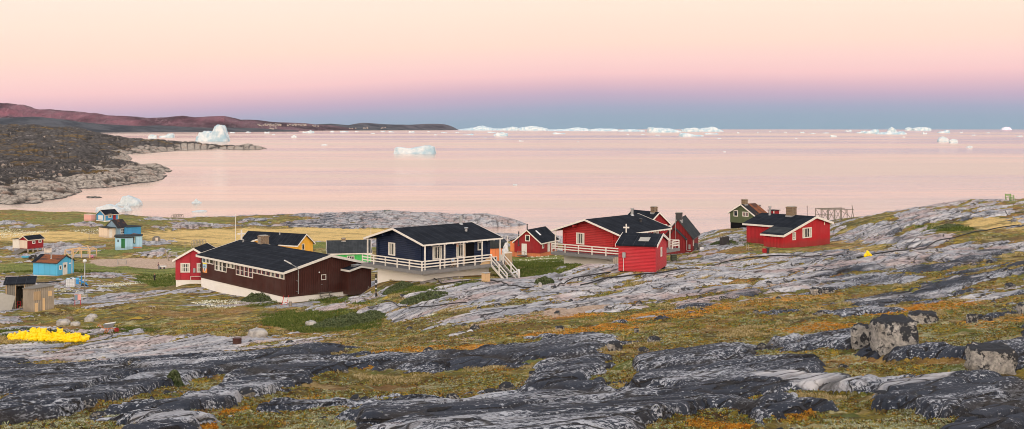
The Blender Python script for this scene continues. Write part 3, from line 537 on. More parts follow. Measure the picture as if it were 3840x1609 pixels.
# ------------------------------------------------------------------ camera, sky, light
def camera_and_sky():
    cam = bpy.data.cameras.new('camera'); co = bpy.data.objects.new('camera', cam); COL.objects.link(co); scene.camera = co
    cam.sensor_width = 36; cam.lens = 36 * F / 3840; cam.clip_start = .5; cam.clip_end = 80000
    cam.shift_y = -(804.5 - VH) / 3840
    co.location = (0, 0, CZ); co.rotation_euler = (R(90), 0, 0)
    w = bpy.data.worlds.new('World'); scene.world = w; w.use_nodes = True; t = w.node_tree; t.nodes.clear()
    def n(ty, **k):
        x = t.nodes.new(ty)
        for a, b in k.items(): setattr(x, a, b)
        return x
    def mth(op, a, b=0., clamp=False):
        x = n('ShaderNodeMath', operation=op, use_clamp=clamp)
        for i, q in enumerate((a, b)):
            if hasattr(q, 'links'): t.links.new(q, x.inputs[i])
            else: x.inputs[i].default_value = q
        return x.outputs[0]
    def mixc(f, a, b):
        x = n('ShaderNodeMix', data_type='RGBA')
        for i, q in ((0, f), (6, a), (7, b)):
            if hasattr(q, 'links'): t.links.new(q, x.inputs[i])
            else: x.inputs[i].default_value = q if i == 0 else (*q, 1)
        return x.outputs[2]
    tc = n('ShaderNodeTexCoord'); sp = n('ShaderNodeSeparateXYZ'); t.links.new(tc.outputs['Generated'], sp.inputs[0])
    X, Y, Z = sp.outputs
    nz = n('ShaderNodeTexNoise'); nz.inputs['Scale'].default_value = 2.5; mp = n('ShaderNodeMapping'); mp.inputs['Scale'].default_value = (1, 1, 9)
    t.links.new(tc.outputs['Generated'], mp.inputs[0]); t.links.new(mp.outputs[0], nz.inputs[0])
    el = mth('ADD', Z, mth('MULTIPLY', mth('MULTIPLY', mth('SUBTRACT', .06, X, True), 1.), .045))
    el = mth('ADD', el, mth('MULTIPLY', mth('SUBTRACT', nz.outputs[0], .5), .008))
    el = mth('DIVIDE', el, .25)          # 0..0.25 rise mapped on the ramp
    rp = n('ShaderNodeValToRGB'); t.links.new(el, rp.inputs[0]); cr = rp.color_ramp
    stops = [(0.0, (138, 164, 182)), (.010, (142, 164, 184)), (.018, (156, 164, 188)), (.028, (188, 168, 190)), (.038, (220, 182, 192)), (.047, (243, 198, 197)), (.058, (249, 208, 200)),
             (.075, (250, 219, 200)), (.100, (250, 228, 208)), (.125, (250, 233, 216)), (.25, (246, 226, 208))]
    while len(cr.elements) < len(stops): cr.elements.new(.5)
    for e, (p, c) in zip(cr.elements, stops): e.position = p / .25; e.color = (*srgb(*c), 1)
    up = mixc(mth('MULTIPLY', mth('SUBTRACT', Z, .2, True), 1.5, True), rp.outputs[0], srgb(214, 224, 240))
    # afterglow of the sun behind the viewer
    back = mth('MULTIPLY', mth('ADD', mth('MULTIPLY', Y, -1.), .1, True), 1.0, True)
    low = mth('POWER', mth('SUBTRACT', 1., mth('ABSOLUTE', mth('SUBTRACT', Z, .22)), True), 2.5)
    gl = mth('MULTIPLY', back, low)
    bg = n('ShaderNodeBackground'); t.links.new(up, bg.inputs[0]); bg.inputs[1].default_value = 1.0
    bg2 = n('ShaderNodeBackground'); bg2.inputs[0].default_value = (1., .80, .62, 1); t.links.new(mth('MULTIPLY', gl, GLOW), bg2.inputs[1])
    sky = n('ShaderNodeTexSky', sky_type='NISHITA'); sky.sun_disc = False; sky.sun_elevation = R(1.0); sky.sun_rotation = R(180)
    bg3 = n('ShaderNodeBackground'); t.links.new(sky.outputs[0], bg3.inputs[0]); t.links.new(mth('MULTIPLY', mth('SUBTRACT', Z, .3, True), .15), bg3.inputs[1])
    a1 = n('ShaderNodeAddShader'); a2 = n('ShaderNodeAddShader'); o = n('ShaderNodeOutputWorld')
    t.links.new(bg.outputs[0], a1.inputs[0]); t.links.new(bg2.outputs[0], a1.inputs[1]); t.links.new(a1.outputs[0], a2.inputs[0]); t.links.new(bg3.outputs[0], a2.inputs[1]); t.links.new(a2.outputs[0], o.inputs[0])
    L = bpy.data.lights.new('low_sun', 'SUN'); L.energy = 5.0; L.angle = R(.15); L.color = (1., .20, .32)
    lo = bpy.data.objects.new('low_sun', L); COL.objects.link(lo); lo.rotation_euler = (R(87.0), 0, 0)
    vs = scene.view_settings; vs.view_transform = 'Standard'; vs.look = 'None'; vs.gamma = 1; vs.exposure = EXPO
    scene.render.engine = 'CYCLES'; scene.cycles.pixel_filter_type = 'BLACKMAN_HARRIS'; scene.cycles.filter_width = 1.0
GLOW = 3.6; EXPO = .12
camera_and_sky()

# ------------------------------------------------------------------ the ground
def build_ground(q=1.0):
    u = np.concatenate([np.linspace(-3400, -420, 70, endpoint=False), np.linspace(-420, 4260, int(1130 * q), endpoint=False), np.linspace(4260, 7200, 70)])
    segs = [(4, 14, .03), (14, 18, .012), (18, 62, .0037), (62, 135, .0046), (135, 280, .0065), (280, 640, .0065)]
    ln = []
    for a, b, s_ in segs: ln.append(np.arange(math.log(a), math.log(b), s_ / q))
    d = np.exp(np.concatenate(ln))
    U, D = np.meshgrid(u, d); X = (U - CX) / F * D
    k = survey(X.ravel(), D.ravel()); Z = k['z'].reshape(X.shape)
    UU, VV, dd, pot = k['U'], k['V'], k['d'], k['pot']
    dn = k['dn']
    # darkness: black lichen in the near ground and on the upper right slope, pale washed slabs round the houses
    dark = sst(70, 58, dd)
    dark = np.maximum(dark, .85 * sst(95, 60, dd) * sst(2000, 2600, UU))
    dark = np.maximum(dark, .60 * sst(135, 95, dd) * sst(2700, 3200, UU))
    dark = np.maximum(dark, .42 * sst(2700, 3100, UU) * sst(200, 150, dd))
    dark = np.maximum(dark, .48 * sst(260, 330, dd) * sst(760, 900, UU) * sst(1560, 1400, UU))
    dark = np.maximum(dark, .35 * sst(110, 90, dd) * sst(1700, 2100, UU))
    dark = np.where(dd > 440, dark * .3 + .15, dark) + .15 * (k['cid'] - .5)
    PALE = [(3010,1410,230,20,-3,-.6),(3420,1420,200,20,10,-.55),(3700,1095,150,22,12,-.6),(1780,1460,260,10,4,-.25),(2120,1395,70,14,0,-.3),(3270,1350,60,8,0,-.5),(2650,1235,90,8,0,-.5),(2850,1215,70,14,3,-.3),(620,1425,200,8,12,-.3),(150,1500,160,14,15,-.3),(1400,1590,150,10,0,-.4)]
    dark = dark + blobs(UU, VV, dd, PALE, .3 * dn)
    gn = np.clip(blobs(UU, VV, dd, GREEN, .5 * dn), 0, 1.2); og = np.clip(blobs(UU, VV, dd, ORANGE, .7 * dn), 0, 1.2)
    di = np.clip(blobs(UU, VV, dd, DIRT, .3 * dn), 0, 1.2); sw = np.clip(blobs(UU, VV, dd, STRAW, .6 * dn), 0, 1.3)
    og = og + .16 * sst(90, 60, dd)
    gn = gn + .22 * sst(110, 170, dd) * sst(2400, 2000, UU)
    rockm = np.clip(.5 + pot * 4.5, 0, 1)
    rockm = np.where(di > .6, 0, rockm)
    sh = X.shape + (4,)
    A = np.stack([rockm, dark, gn, og], -1).reshape(sh); B = np.stack([di, sw, k['crack'], k['cid2']], -1).reshape(sh)
    o = grid_mesh('ground', X, D, Z, {'maskA': A, 'maskB': B}, M['ground'])
    tag(o, kind='structure'); return o, k

def build_water():
    m = MB(); n = 96; rs = [0, 200, 1500, 6000, 24000]; P = [(0, 0, 0)]; fs = []
    for r in rs[1:]:
        for k in range(n): P.append((r * math.cos(2 * math.pi * k / n), r * math.sin(2 * math.pi * k / n), 0))
    for k in range(n): fs.append((0, 1 + k, 1 + (k + 1) % n))
    for j in range(3):
        for k in range(n): fs.append((1 + j * n + k, 1 + (j + 1) * n + k, 1 + (j + 1) * n + (k + 1) % n, 1 + j * n + (k + 1) % n))
    m.poly(P, fs); tag(m.build('water', M['water']), kind='structure')

HL = [(0,775,597),(75,771,590),(280,738,672),(375,742,655),(292,709,749),(471,696,793),(584,679,861),(642,645,1036),(425,585,1608),(417,583,1640),(542,577,1750),(771,560.5,2094),(985,555,2247)]
HLL = [(500,613,1130),(584,620,1090),(667,531,2300),(800,541,2290),(900,549,2280),(480,533,2150),(0,617,900),(167,633,880),(375,636,900),(0,704,670),(125,716,675),(0,558,1300),(292,562,1400),(417,566,1560),(0,474,2600),(92,471,2600),(183,489,3000),(275,483,3200),(340,495,3500),(400,508,3950),
(0,525,1900),(230,533,1900),(300,672,800),(200,690,740),(-600,480,2600),(-600,560,1300),(-600,630,900),(-600,720,650),(420,655,930),(520,650,930),(150,725,660),(250,718,690)]
HLW = [(460,4450,-1),(560,4400,-8),(667,2650,-6),(985,2330,-6),(1080,2250,-8),(1080,1600,-12),(800,1600,-10),(650,1700,-8),(560,1500,-8),(720,1040,-6),(720,860,-7),(650,780,-7),(500,700,-6),(400,610,-5),(200,560,-6),(-100,540,-6),(-600,540,-6),(500,3300,-7),(600,2900,-7),(850,1950,-6),(560,1350,-6),(1080,3500,-12),(1080,800,-12),(1080,560,-12),(450,5000,-8),(0,5000,10),(-600,5000,20),(850,2230,6)]
def build_headland():
    a, b, z = [], [], []
    for (u, v, d) in HL + HLL: a.append(u); b.append(d); z.append(CZ - (v - VH) / F * d)
    for (u, d, zz) in HLW: a.append(u); b.append(d); z.append(zz)
    tp = TPS((np.array(a) - CX) / F * 3, np.log(np.array(b, float)), np.array(z, float), 3e-5)
    u = np.linspace(-700, 1080, 620); d = np.exp(np.linspace(math.log(545), math.log(5000), 640))
    U, D = np.meshgrid(u, d); X = (U - CX) / F * D; x = X.ravel(); y = D.ravel()
    z = np.zeros(x.shape); aa = (U.ravel() - CX) / F * 3; bb = np.log(y)
    z = tp(aa, bb)
    sc = 1 + sst(900, 2500, y) * 1.6
    f1, f2, cid = worley(x / (26 * sc) + .3 * fbm(x / 40, y / 40, 3, 2), y / (46 * sc) + .3 * fbm(x / 30, y / 30, 5, 2), 71)
    g1, g2, cid2 = worley(x / (6 * sc), y / (12 * sc), 72)
    land = sst(-1.5, 2.0, z)
    dz = (3.6 * (.55 - f1) + 3.2 * (cid - .5) + .8 * (.5 - g1) + 1.0 * (cid2 - .5)) * land * (.6 + .35 * sc)
    dz += 2.6 * fbm(x / 60, y / 110, 74, 4) * land * sc * .7
    cr = np.maximum(sst(.18, .03, f2 - f1), .85 * sst(.20, .03, g2 - g1)) * land
    z2 = z + dz - 1.3 * cr
    # steep faces read as bare cliff
    Z = z2.reshape(X.shape); zs = z.reshape(X.shape)
    gy = np.gradient(Z, axis=0) / np.gradient(D, axis=0)
    cliff = np.clip(sst(7.5, 3.2, zs + 1.5 * fbm(x / 50, y / 70, 75, 3).reshape(X.shape)) + .55 * sst(.16, .38, np.abs(gy)), 0, 1)
    A = np.stack([np.ones_like(Z), cliff, cr.reshape(X.shape), np.zeros_like(Z)], -1)
    tag(grid_mesh('headland', X, D, Z, {'maskA': A}, M['headland']), kind='structure')

def ridge(name, crest, d0, d1, d2, seed, shore=None, rel=.25, ucount=500, scount=150):
    """a fell: shore at distance d0(u), crest at d1, back slope to d2"""
    us = np.array([c[0] for c in crest], float); vs = np.array([c[1] for c in crest], float)
    u = np.linspace(us[0], us[-1], ucount); cz = CZ - (np.interp(u, us, vs) - VH) / F * np.interp(u, us, [c[2] if len(c) > 2 else d1 for c in crest])
    D1 = np.interp(u, us, [c[2] if len(c) > 2 else d1 for c in crest]); D0 = np.interp(u, us, [d0(c[0]) for c in crest])
    s = np.linspace(0, 1.6, scount); S, UU = np.meshgrid(s, u, indexing='ij')
    D = np.where(S < 1, D0 + (D1 - D0) * S, D1 + (S - 1) * d2)
    X = (UU - CX) / F * D; x = X.ravel(); y = D.ravel()
    prof = np.where(S < 1, sst(0, 1, S) * .55 + S ** 1.2 * .45, 1 - .9 * sst(1, 1.6, S))
    L = 900.
    n = np.abs(fbm(x / L, y / L, seed, 6)).reshape(X.shape)
    n2 = fbm(x / (L * 2.3), y / (L * 2.3), seed + 30, 4).reshape(X.shape)
    env = np.sin(np.clip(S, 0, 1) * math.pi) * .9 + .16
    n3 = fbm(x / 260., y / 260., seed + 60, 5).reshape(X.shape)
    Z = cz[None, :] * (prof + rel * env * (n2 * .9 - n * 1.3) - .03 * n + .10 * n3 * env) - 3 * (S < .01)
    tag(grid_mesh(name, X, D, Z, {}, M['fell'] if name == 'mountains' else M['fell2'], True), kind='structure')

def build_far():
    ridge('mountains', [(-900,340,15500),(-300,372,15500),(0,383,15500),(29,380.5,15500),(60,386,15500),(146,411,15000),(188,411,15000),(313,419,14500),(400,432,14000),(471,435,14000),(517,438,14000),(560,441,14000),(625,439,14000),(688,434,14000),(730,439,14000),(784,437,14000),(842,436,14000),(900,446,14500),(959,449,14500),(1041,458,15000),(1142,462,15500),(1186,467,15500),(1243,470,16000),(1330,482,16000)],
          lambda u: 11600 + 2.0 * max(u, 0), 14000, 7000, 101, rel=.5, ucount=760, scount=230)
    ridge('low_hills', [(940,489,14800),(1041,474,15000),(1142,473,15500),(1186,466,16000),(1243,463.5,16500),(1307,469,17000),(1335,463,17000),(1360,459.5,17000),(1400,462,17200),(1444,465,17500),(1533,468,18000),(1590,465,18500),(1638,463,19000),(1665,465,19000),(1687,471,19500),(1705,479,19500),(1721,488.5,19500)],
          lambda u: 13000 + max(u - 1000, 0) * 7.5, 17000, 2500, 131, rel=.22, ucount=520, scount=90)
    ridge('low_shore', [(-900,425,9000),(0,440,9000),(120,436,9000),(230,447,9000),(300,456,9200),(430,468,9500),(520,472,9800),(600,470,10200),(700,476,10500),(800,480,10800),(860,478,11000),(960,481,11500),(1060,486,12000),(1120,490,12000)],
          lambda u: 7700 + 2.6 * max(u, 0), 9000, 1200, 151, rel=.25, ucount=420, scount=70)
    # unseen ridge added behind the viewer, shaped to shade all but high fell tops
    xs = np.linspace(-24000, 24000, 260); s = np.linspace(0, 1, 24); S, XX = np.meshgrid(s, xs, indexing='ij')
    top = 1815 + np.interp(xs, [-24000,-8000,-6900,-6100,-5500,-4700,-4000,-3400,-3000,24000], [230,225,205,160,110,45,25,60,210,210]) + 10 * fbm(xs / 500, xs * 0 + 3, 5, 4)
    Y = -18000 - 5000 * S; Z = np.sin(S * math.pi) * top[None, :]
    tag(grid_mesh('hills', XX, Y, Z, {}, M['fell'], True), kind='structure')

def build_haze():
    m = MB().box(-26500, 26500, -24500, 26500, -40, 2150); o = m.build('haze', None)
    mt = bpy.data.materials.new('sea_haze'); mt.use_nodes = True; t = mt.node_tree; t.nodes.clear(); v = t.nodes.new('ShaderNodeVolumePrincipled'); ou = t.nodes.new('ShaderNodeOutputMaterial'); t.links.new(v.outputs[0], ou.inputs['Volume'])
    v.inputs['Color'].default_value = (.80, .86, .95, 1); v.inputs['Density'].default_value = HAZE; v.inputs['Anisotropy'].default_value = 0.
    o.data.materials.append(mt); tag(o, 'thin cold haze over the bay', 'haze', kind='stuff')
HAZE = 5e-6
# ------------------------------------------------------------------ buildings
class House:
    """plan frame: origin at the corner nearest the viewer, x runs along the right-hand wall, y along the left-hand wall"""
    def __init__(s, name, label, cat, u, v, d, yaw, uR=None, uL=None, Wd=None, Dp=None, group=None, z=None):
        s.x, s.y, zz = wpt(u, v, d); s.z = zz if z is None else z
        s.yaw = R(yaw); c, n = math.cos(s.yaw), math.sin(s.yaw); s.cx, s.sy = c, n
        if Wd is None: t = (uR - CX) / F; Wd = (t * s.y - s.x) / (c - t * n)
        if Dp is None: t = (uL - CX) / F; Dp = (t * s.y - s.x) / (-n - t * c)
        s.W, s.D = Wd, Dp
        s.e = thing(name, label, cat, (s.x, s.y, s.z), s.yaw, group)
        mx, my = s.pt(Wd / 2, Dp / 2); PADS.append((mx, my, .5 * math.hypot(Wd, Dp) + (2.2 if 'log_house' in name or 'hall' in name else .6), .34 if 'log_house' in name else .0)); s.dn = 2.2
    def pt(s, x, y): return s.x + s.cx * x - s.sy * y, s.y + s.sy * x + s.cx * y
    def P(s, face, a, o, z):
        """point on a wall face, o metres outwards"""
        W, D = s.W, s.D
        return {'r': (a, -o, z), 'l': (-o, a, z), 'br': (a, D + o, z), 'bl': (W + o, a, z)}[face]
    def zat(s, v, x, y):      # height (above the house origin) of sight angle v over plan point x, y
        return CZ - (v - VH) / F * s.pt(x, y)[1] - s.z
    def slab(s, face, a0, a1, o0, o1, z0, z1, mb=None):
        m = mb or MB()
        if face == 'r': m.box(a0, a1, -o1, -o0, z0, z1)
        elif face == 'l': m.box(-o1, -o0, a0, a1, z0, z1)
        elif face == 'bl': m.box(s.W + o0, s.W + o1, a0, a1, z0, z1)
        return m
    def foundation(s, h, mat, inset=.06):
        MB().box(inset, s.W - inset, inset, s.D - inset, -s.dn, h).build('foundation', mat, s.e)
    def gable(s, along, z0, ze, zr, wall, roof, trim, o=.35, rise2=None, ridge=.5, th=.13, og=None, board=.2, x0=0, x1=None, y0=0, y1=None, part='wall', ze2=None, fascia=None):
        """pitched body; along = direction the ridge runs; ze / ze2 eave height at the low / high side of the cross axis"""
        W = s.W if x1 is None else x1; D = s.D if y1 is None else y1
        ze2 = ze if ze2 is None else ze2; og = o if og is None else og
        a0, a1 = (x0, W) if along == 'x' else (y0, D); c0, c1 = (y0, D) if along == 'x' else (x0, W)
        cr = c0 + (c1 - c0) * ridge; ax = along
        MB().prism([(c0, z0), (c1, z0), (c1, ze2), (cr, zr), (c0, ze)], ax, a0, a1).build(part, wall, s.e)
        s0 = (zr - ze) / (cr - c0); s1 = (zr - ze2) / (c1 - cr)
        g = .015
        L = (c0 - o, ze - o * s0 + g); Rr = (c1 + o, ze2 - o * s1 + g); T = (cr, zr + g)
        roofo = MB().prism([L, T, Rr, (Rr[0], Rr[1] + th), (T[0], T[1] + th * 1.05), (L[0], L[1] + th)], ax, a0 - og, a1 + og).build('roof', roof, s.e)
        tb = MB(); w = board; k = .004
        for (b0, b1) in ((a0 - og - .035, a0 - og - k * 0), (a1 + og, a1 + og + .035)):
            tb.prism([(L[0] - .02, L[1] - w * .55), (T[0], T[1] - w * .55), (Rr[0] + .02, Rr[1] - w * .55), (Rr[0] + .02, Rr[1] + th + .03), (T[0], T[1] + th + .04), (L[0] - .02, L[1] + th + .03)], ax, b0, b1)
        if fascia is not False:
            for (q, sg) in ((L, -1), (Rr, 1)):
                tb.prism([(q[0] + sg * .001, q[1] - w * .6), (q[0] + sg * .035, q[1] - w * .6), (q[0] + sg * .035, q[1] + th * .75), (q[0] + sg * .001, q[1] + th * .75)], ax, a0 - og + .004, a1 + og - .004)
        tb.build('bargeboard', trim, s.e)
        return roofo
    def window(s, face, a, z, w, h, nx=2, ny=1, fr=None, inner=None, fw=.09, label=None):
        fr = fr or M['white']; o0, o1 = .0, .06
        m = MB()
        s.slab(face, a, a + w, o0, o1, z, z + fw, m); s.slab(face, a, a + w, o0, o1, z + h - fw, z + h, m)
        s.slab(face, a, a + fw, o0, o1 - .002, z + fw, z + h - fw, m); s.slab(face, a + w - fw, a + w, o0, o1 - .002, z + fw, z + h - fw, m)
        for i in range(1, nx): q = a + w * i / nx; s.slab(face, q - fw * .4, q + fw * .4, o0, o1 - .012, z + fw, z + h - fw, m)
        for j in range(1, ny): q = z + h * j / ny; s.slab(face, a + fw, a + w - fw, o0, o1 - .02, q - fw * .25, q + fw * .25, m)
        f = m.build('window', fr, s.e)
        if label: f['label'] = label
        s.slab(face, a + fw * .8, a + w - fw * .8, .004, .022, z + fw * .8, z + h - fw * .8).build('pane', M['glass'], f)
        if inner:
            hw = w * .22
            s.slab(face, a + fw, a + fw + hw, .022, .026, z + fw, z + h - fw).build('curtain', inner, f); s.slab(face, a + w - fw - hw, a + w - fw, .022, .026, z + fw, z + h - fw).build('curtain', inner, f)
        return f
    def door(s, face, a, z, w, h, mat, fr=None, handle=True, glass_=False, label=None):
        fw = .08; m = MB()
        for q in ((a - fw, a), (a + w, a + w + fw)): s.slab(face, q[0], q[1], 0, .055, z, z + h, m)
        s.slab(face, a - fw, a + w + fw, 0, .058, z + h, z + h + fw, m)
        dr = s.slab(face, a, a + w, 0, .03, z, z + h).build('door', mat, s.e)
        m.build('door_frame', fr or M['white'], dr)
        if handle: MB().bar(s.P(face, a + w * .15, .05, z + 1.0), s.P(face, a + w * .32, .05, z + 1.0), .04, .03).build('handle', M['metal'], dr)
        if glass_: s.slab(face, a + w * .3, a + w * .7, .031, .036, z + h * .6, z + h * .85).build('pane', M['glass'], dr)
        if label: dr['label'] = label
        return dr
    def chimney(s, x, y, z0, w, h, mat, cap=None, dp=None):
        dp = dp or w
        c = MB().box(x - w / 2, x + w / 2, y - dp / 2, y + dp / 2, z0 - .5, z0 + h).box(x - w / 2 - .05, x + w / 2 + .05, y - dp / 2 - .05, y + dp / 2 + .05, z0 + h + .001, z0 + h + .12).build('chimney', mat, s.e)
        MB().box(x - w / 2 - .06, x + w / 2 + .06, y - dp / 2 - .06, y + dp / 2 + .06, z0 - .45, z0 + .22).build('flashing', M['metal'], c)
        MB().box(x - w / 2 + .08, x + w / 2 - .08, y - dp / 2 + .08, y + dp / 2 - .08, z0 + h + .121, z0 + h + .2).build('chimney_cap', cap or M['concg'], c)
        return c
    def flue(s, x, y, z0, r, h, mat=None, name='flue_pipe'):
        m = MB().tube([(x, y, z0 - .3), (x, y, z0 + h * .75)], r, 10).tube([(x, y, z0 + h * .82), (x, y, z0 + h)], r * 1.15, 10).tube([(x, y, z0 - .2), (x, y, z0 + .18)], [r * 2.2, r * 1.1], 10)
        m.tube([(x, y, z0 + h * .75), (x, y, z0 + h * .82)], r * .6, 8)
        m.build(name, mat or M['metal'], s.e)
    def corners(s, z0, z1, mat, w=.12, which=('N',)):
        m = MB()
        for q in which:
            x, y = {'N': (0, 0), 'L': (0, s.D), 'R': (s.W, 0)}[q]
            m.box(x - .03 if x == 0 else x - w, x + w if x == 0 else x + .03, y - .03 if y == 0 else y - w, y + w if y == 0 else y + .03, z0, z1)
        m.build('corner_board', mat, s.e)
def railing(parent, pts, h=1.0, n=3, step=1.9, mat=None, skip=()):
    posts = MB(); rails = MB()
    for i in range(len(pts) - 1):
        p = np.array(pts[i], float); q = np.array(pts[i + 1], float); L = np.linalg.norm(q - p); k = max(1, int(round(L / step)))
        for j in range(k + (1 if i == len(pts) - 2 else 0)):
            c = p + (q - p) * j / k
            po = MB().box(c[0] - .05, c[0] + .05, c[1] - .05, c[1] + .05, c[2], c[2] + h); po.build('railing_post', mat, parent)
        for j in range(n):
            z = h - .03 - j * (h - .12) / n
            rails.bar(p + [0, 0, z], q + [0, 0, z], .045, .12)
    rails.build('railing', mat, parent)

def brown_hall():
    h = House('brown_hall', 'long dark brown hall with black roof, window ribbon and poster on its side', 'house', 1072, 1116, 127, 39.5, uR=1392, uL=752)
    W, D = h.W, h.D
    h.foundation(0, M['conc']); ze = h.zat(1020, 0, 0); zr = h.zat(960, W / 2, -.3)
    h.gable('y', .0, ze, zr, M['brown'], M['felt'], M['white'], o=.45, og=.35, board=.22)
    # ribbon of windows under the eave (near end first); tall ones reach down
    n = 17; hgt = .62; z = ze - .25 - hgt
    tall = {4, 5, 6, 7, 10, 11, 12}
    a = .28; pos = []
    span = (D - .7)
    gaps = {7: .28, 9: .42, 12: .42}
    w = (span - 1.4) / 18 * 1.0
    seq = ['s', 's', 's', 's', 's', 's', 's', 't', 't', 't', 't', 'g', 's', 's', 't', 't', 't', 'g', 's', 's', 's']
    w = span / (len([q for q in seq if q != 'g']) + .8)
    curt = [M['curtain'], M['curtainr'], M['curtain'], M['curtainr'], M['curtainr'], M['curtainr'], M['curtainr'], M['curtainr'], M['curtainr'], M['curtainr'], M['curtainr'], M['curtain'], M['curtain'], None, M['curtain'], M['curtain'], None, M['curtain'], M['curtainb'], M['curtainb']]
    k = 0
    for q in seq:
        if q == 'g': a += w * .35; continue
        hh = hgt if q == 's' else hgt * 2.0
        h.window('l', a, z + hgt - hh, w - .015, hh, 1, 2 if q == 't' else 1, inner=curt[k % len(curt)], fw=.1); a += w; k += 1
    # poster
    p = h.slab('l', D - 1.9, D - .75, .0, .05, .75, 2.0); po = p.build('poster', M['poster_o'], h.e); po['label'] = 'orange and blue poster with a yellow header strip'
    h.slab('l', D - 1.9, D - .75, .052, .056, 1.82, 2.0).build('header_strip', M['poster_y'], po)
    h.slab('l', D - 1.9, D - .75, .052, .056, 1.3, 1.815).build('sky_panel', M['poster_b'], po)
    m = MB(); m.poly([h.P('l', D - 1.75, .06, 1.2), h.P('l', D - 1.32, .06, .8), h.P('l', D - .9, .06, 1.2), h.P('l', D - 1.1, .06, 1.35), h.P('l', D - 1.55, .06, 1.35)], [(0, 1, 2, 3, 4)]).build('boat_shape', M['plasticw'], po)
    m = MB(); m.poly([h.P('l', D - 1.42, .066, 1.28), h.P('l', D - 1.32, .066, .84), h.P('l', D - 1.2, .066, 1.28)], [(0, 1, 2)]); m.box(-.067, -.062, D - 1.33, D - 1.30, 1.2, 1.7)
    m.box(-.067, -.062, D - 1.7, D - .95, 1.46, 1.50); m.build('dark_figure', M['black'], po)
    # gable end: door with window, handle, lamp, projecting store
    h.door('r', W * .385, .05, .95, 2.25, M['brown'], M['brown'], handle=True)
    h.window('r', W * .40, 1.55, .62, .62, 1, 1, fr=M['white'], fw=.07)
    MB().ball(h.P('r', W * .375, .08, 2.45), .08, .08, .08).build('wall_lamp', M['plasticw'], h.e)
    # porch block near the right corner
    x0, x1 = W * .66, W * .90; zt = h.zat(1000, (x0 + x1) / 2, -1.5)
    an = MB(); an.prism([(x0, -.25), (x1, -.25), (x1, zt - .25), ((x0 + x1) / 2, zt), (x0, zt - .3)], 'y', -1.5, -.002); an.build('porch', M['brown'], h.e)
    m = MB(); xm = (x0 + x1) / 2
    m.prism([(x0 - .3, zt - .37), (xm, zt + .03), (x1 + .3, zt - .32), (x1 + .3, zt - .22), (xm, zt + .13), (x0 - .3, zt - .27)], 'y', -1.8, -.004); pr = m.build('porch_roof', M['felt'], h.e)
    m = MB(); m.prism([(x0 - .33, zt - .47), (xm, zt - .08), (x1 + .33, zt - .42), (x1 + .33, zt - .20), (xm, zt + .15), (x0 - .33, zt - .25)], 'y', -1.84, -1.802); m.prism([(x0 - .34, zt - .47), (x0 - .302, zt - .47), (x0 - .302, zt - .25), (x0 - .34, zt - .25)], 'y', -1.8, -.01); m.build('bargeboard', M['white'], pr)
    MB().box(x0 + .7, x0 + 1.6, -1.3, -.5, zt - .2, zt + .22).build('skylight', M['metal'], pr)
    # chimney and vent
    cy = D * .80; cx = W * .5; h.chimney(cx + .2, cy - 1.2, zr - .2, 1.1, 1.15, M['brick'], dp=.9)
    h.flue(cx - .5, D * .93, zr - .15, .09, .5, name='vent_pipe')
    # cross at the far end of the ridge
    m = MB(); m.box(cx - .09, cx + .09, D - .1, D + .02, zr, zr + 1.45).box(cx - .55, cx - .091, D - .1, D + .02, zr + .85, zr + 1.02).box(cx + .091, cx + .55, D - .1, D + .02, zr + .85, zr + 1.02)
    cr = m.build('cross', M['white'], h.e); cr.rotation_euler = (0, 0, 0)
    # angled street light bracketed to the gable
    m = MB(); a = W * .115
    m.tube([h.P('r', a, .5, .35), h.P('r', a, .5, 2.9), h.P('r', a - .15, .5, 3.25), h.P('r', a - 1.0, .55, 3.75)], .05, 8); m.bar(h.P('r', a, 0, .55), h.P('r', a, .55, .55), .05).bar(h.P('r', a, 0, 1.75), h.P('r', a, .55, 1.75), .05)
    lp = m.build('lamp_bracket', M['metal'], h.e)
    MB().bar(h.P('r', a - .95, .55, 3.74), h.P('r', a - 1.75, .58, 4.18), .22, .12).build('lamp_head', M['plasticw'], lp)
    return h

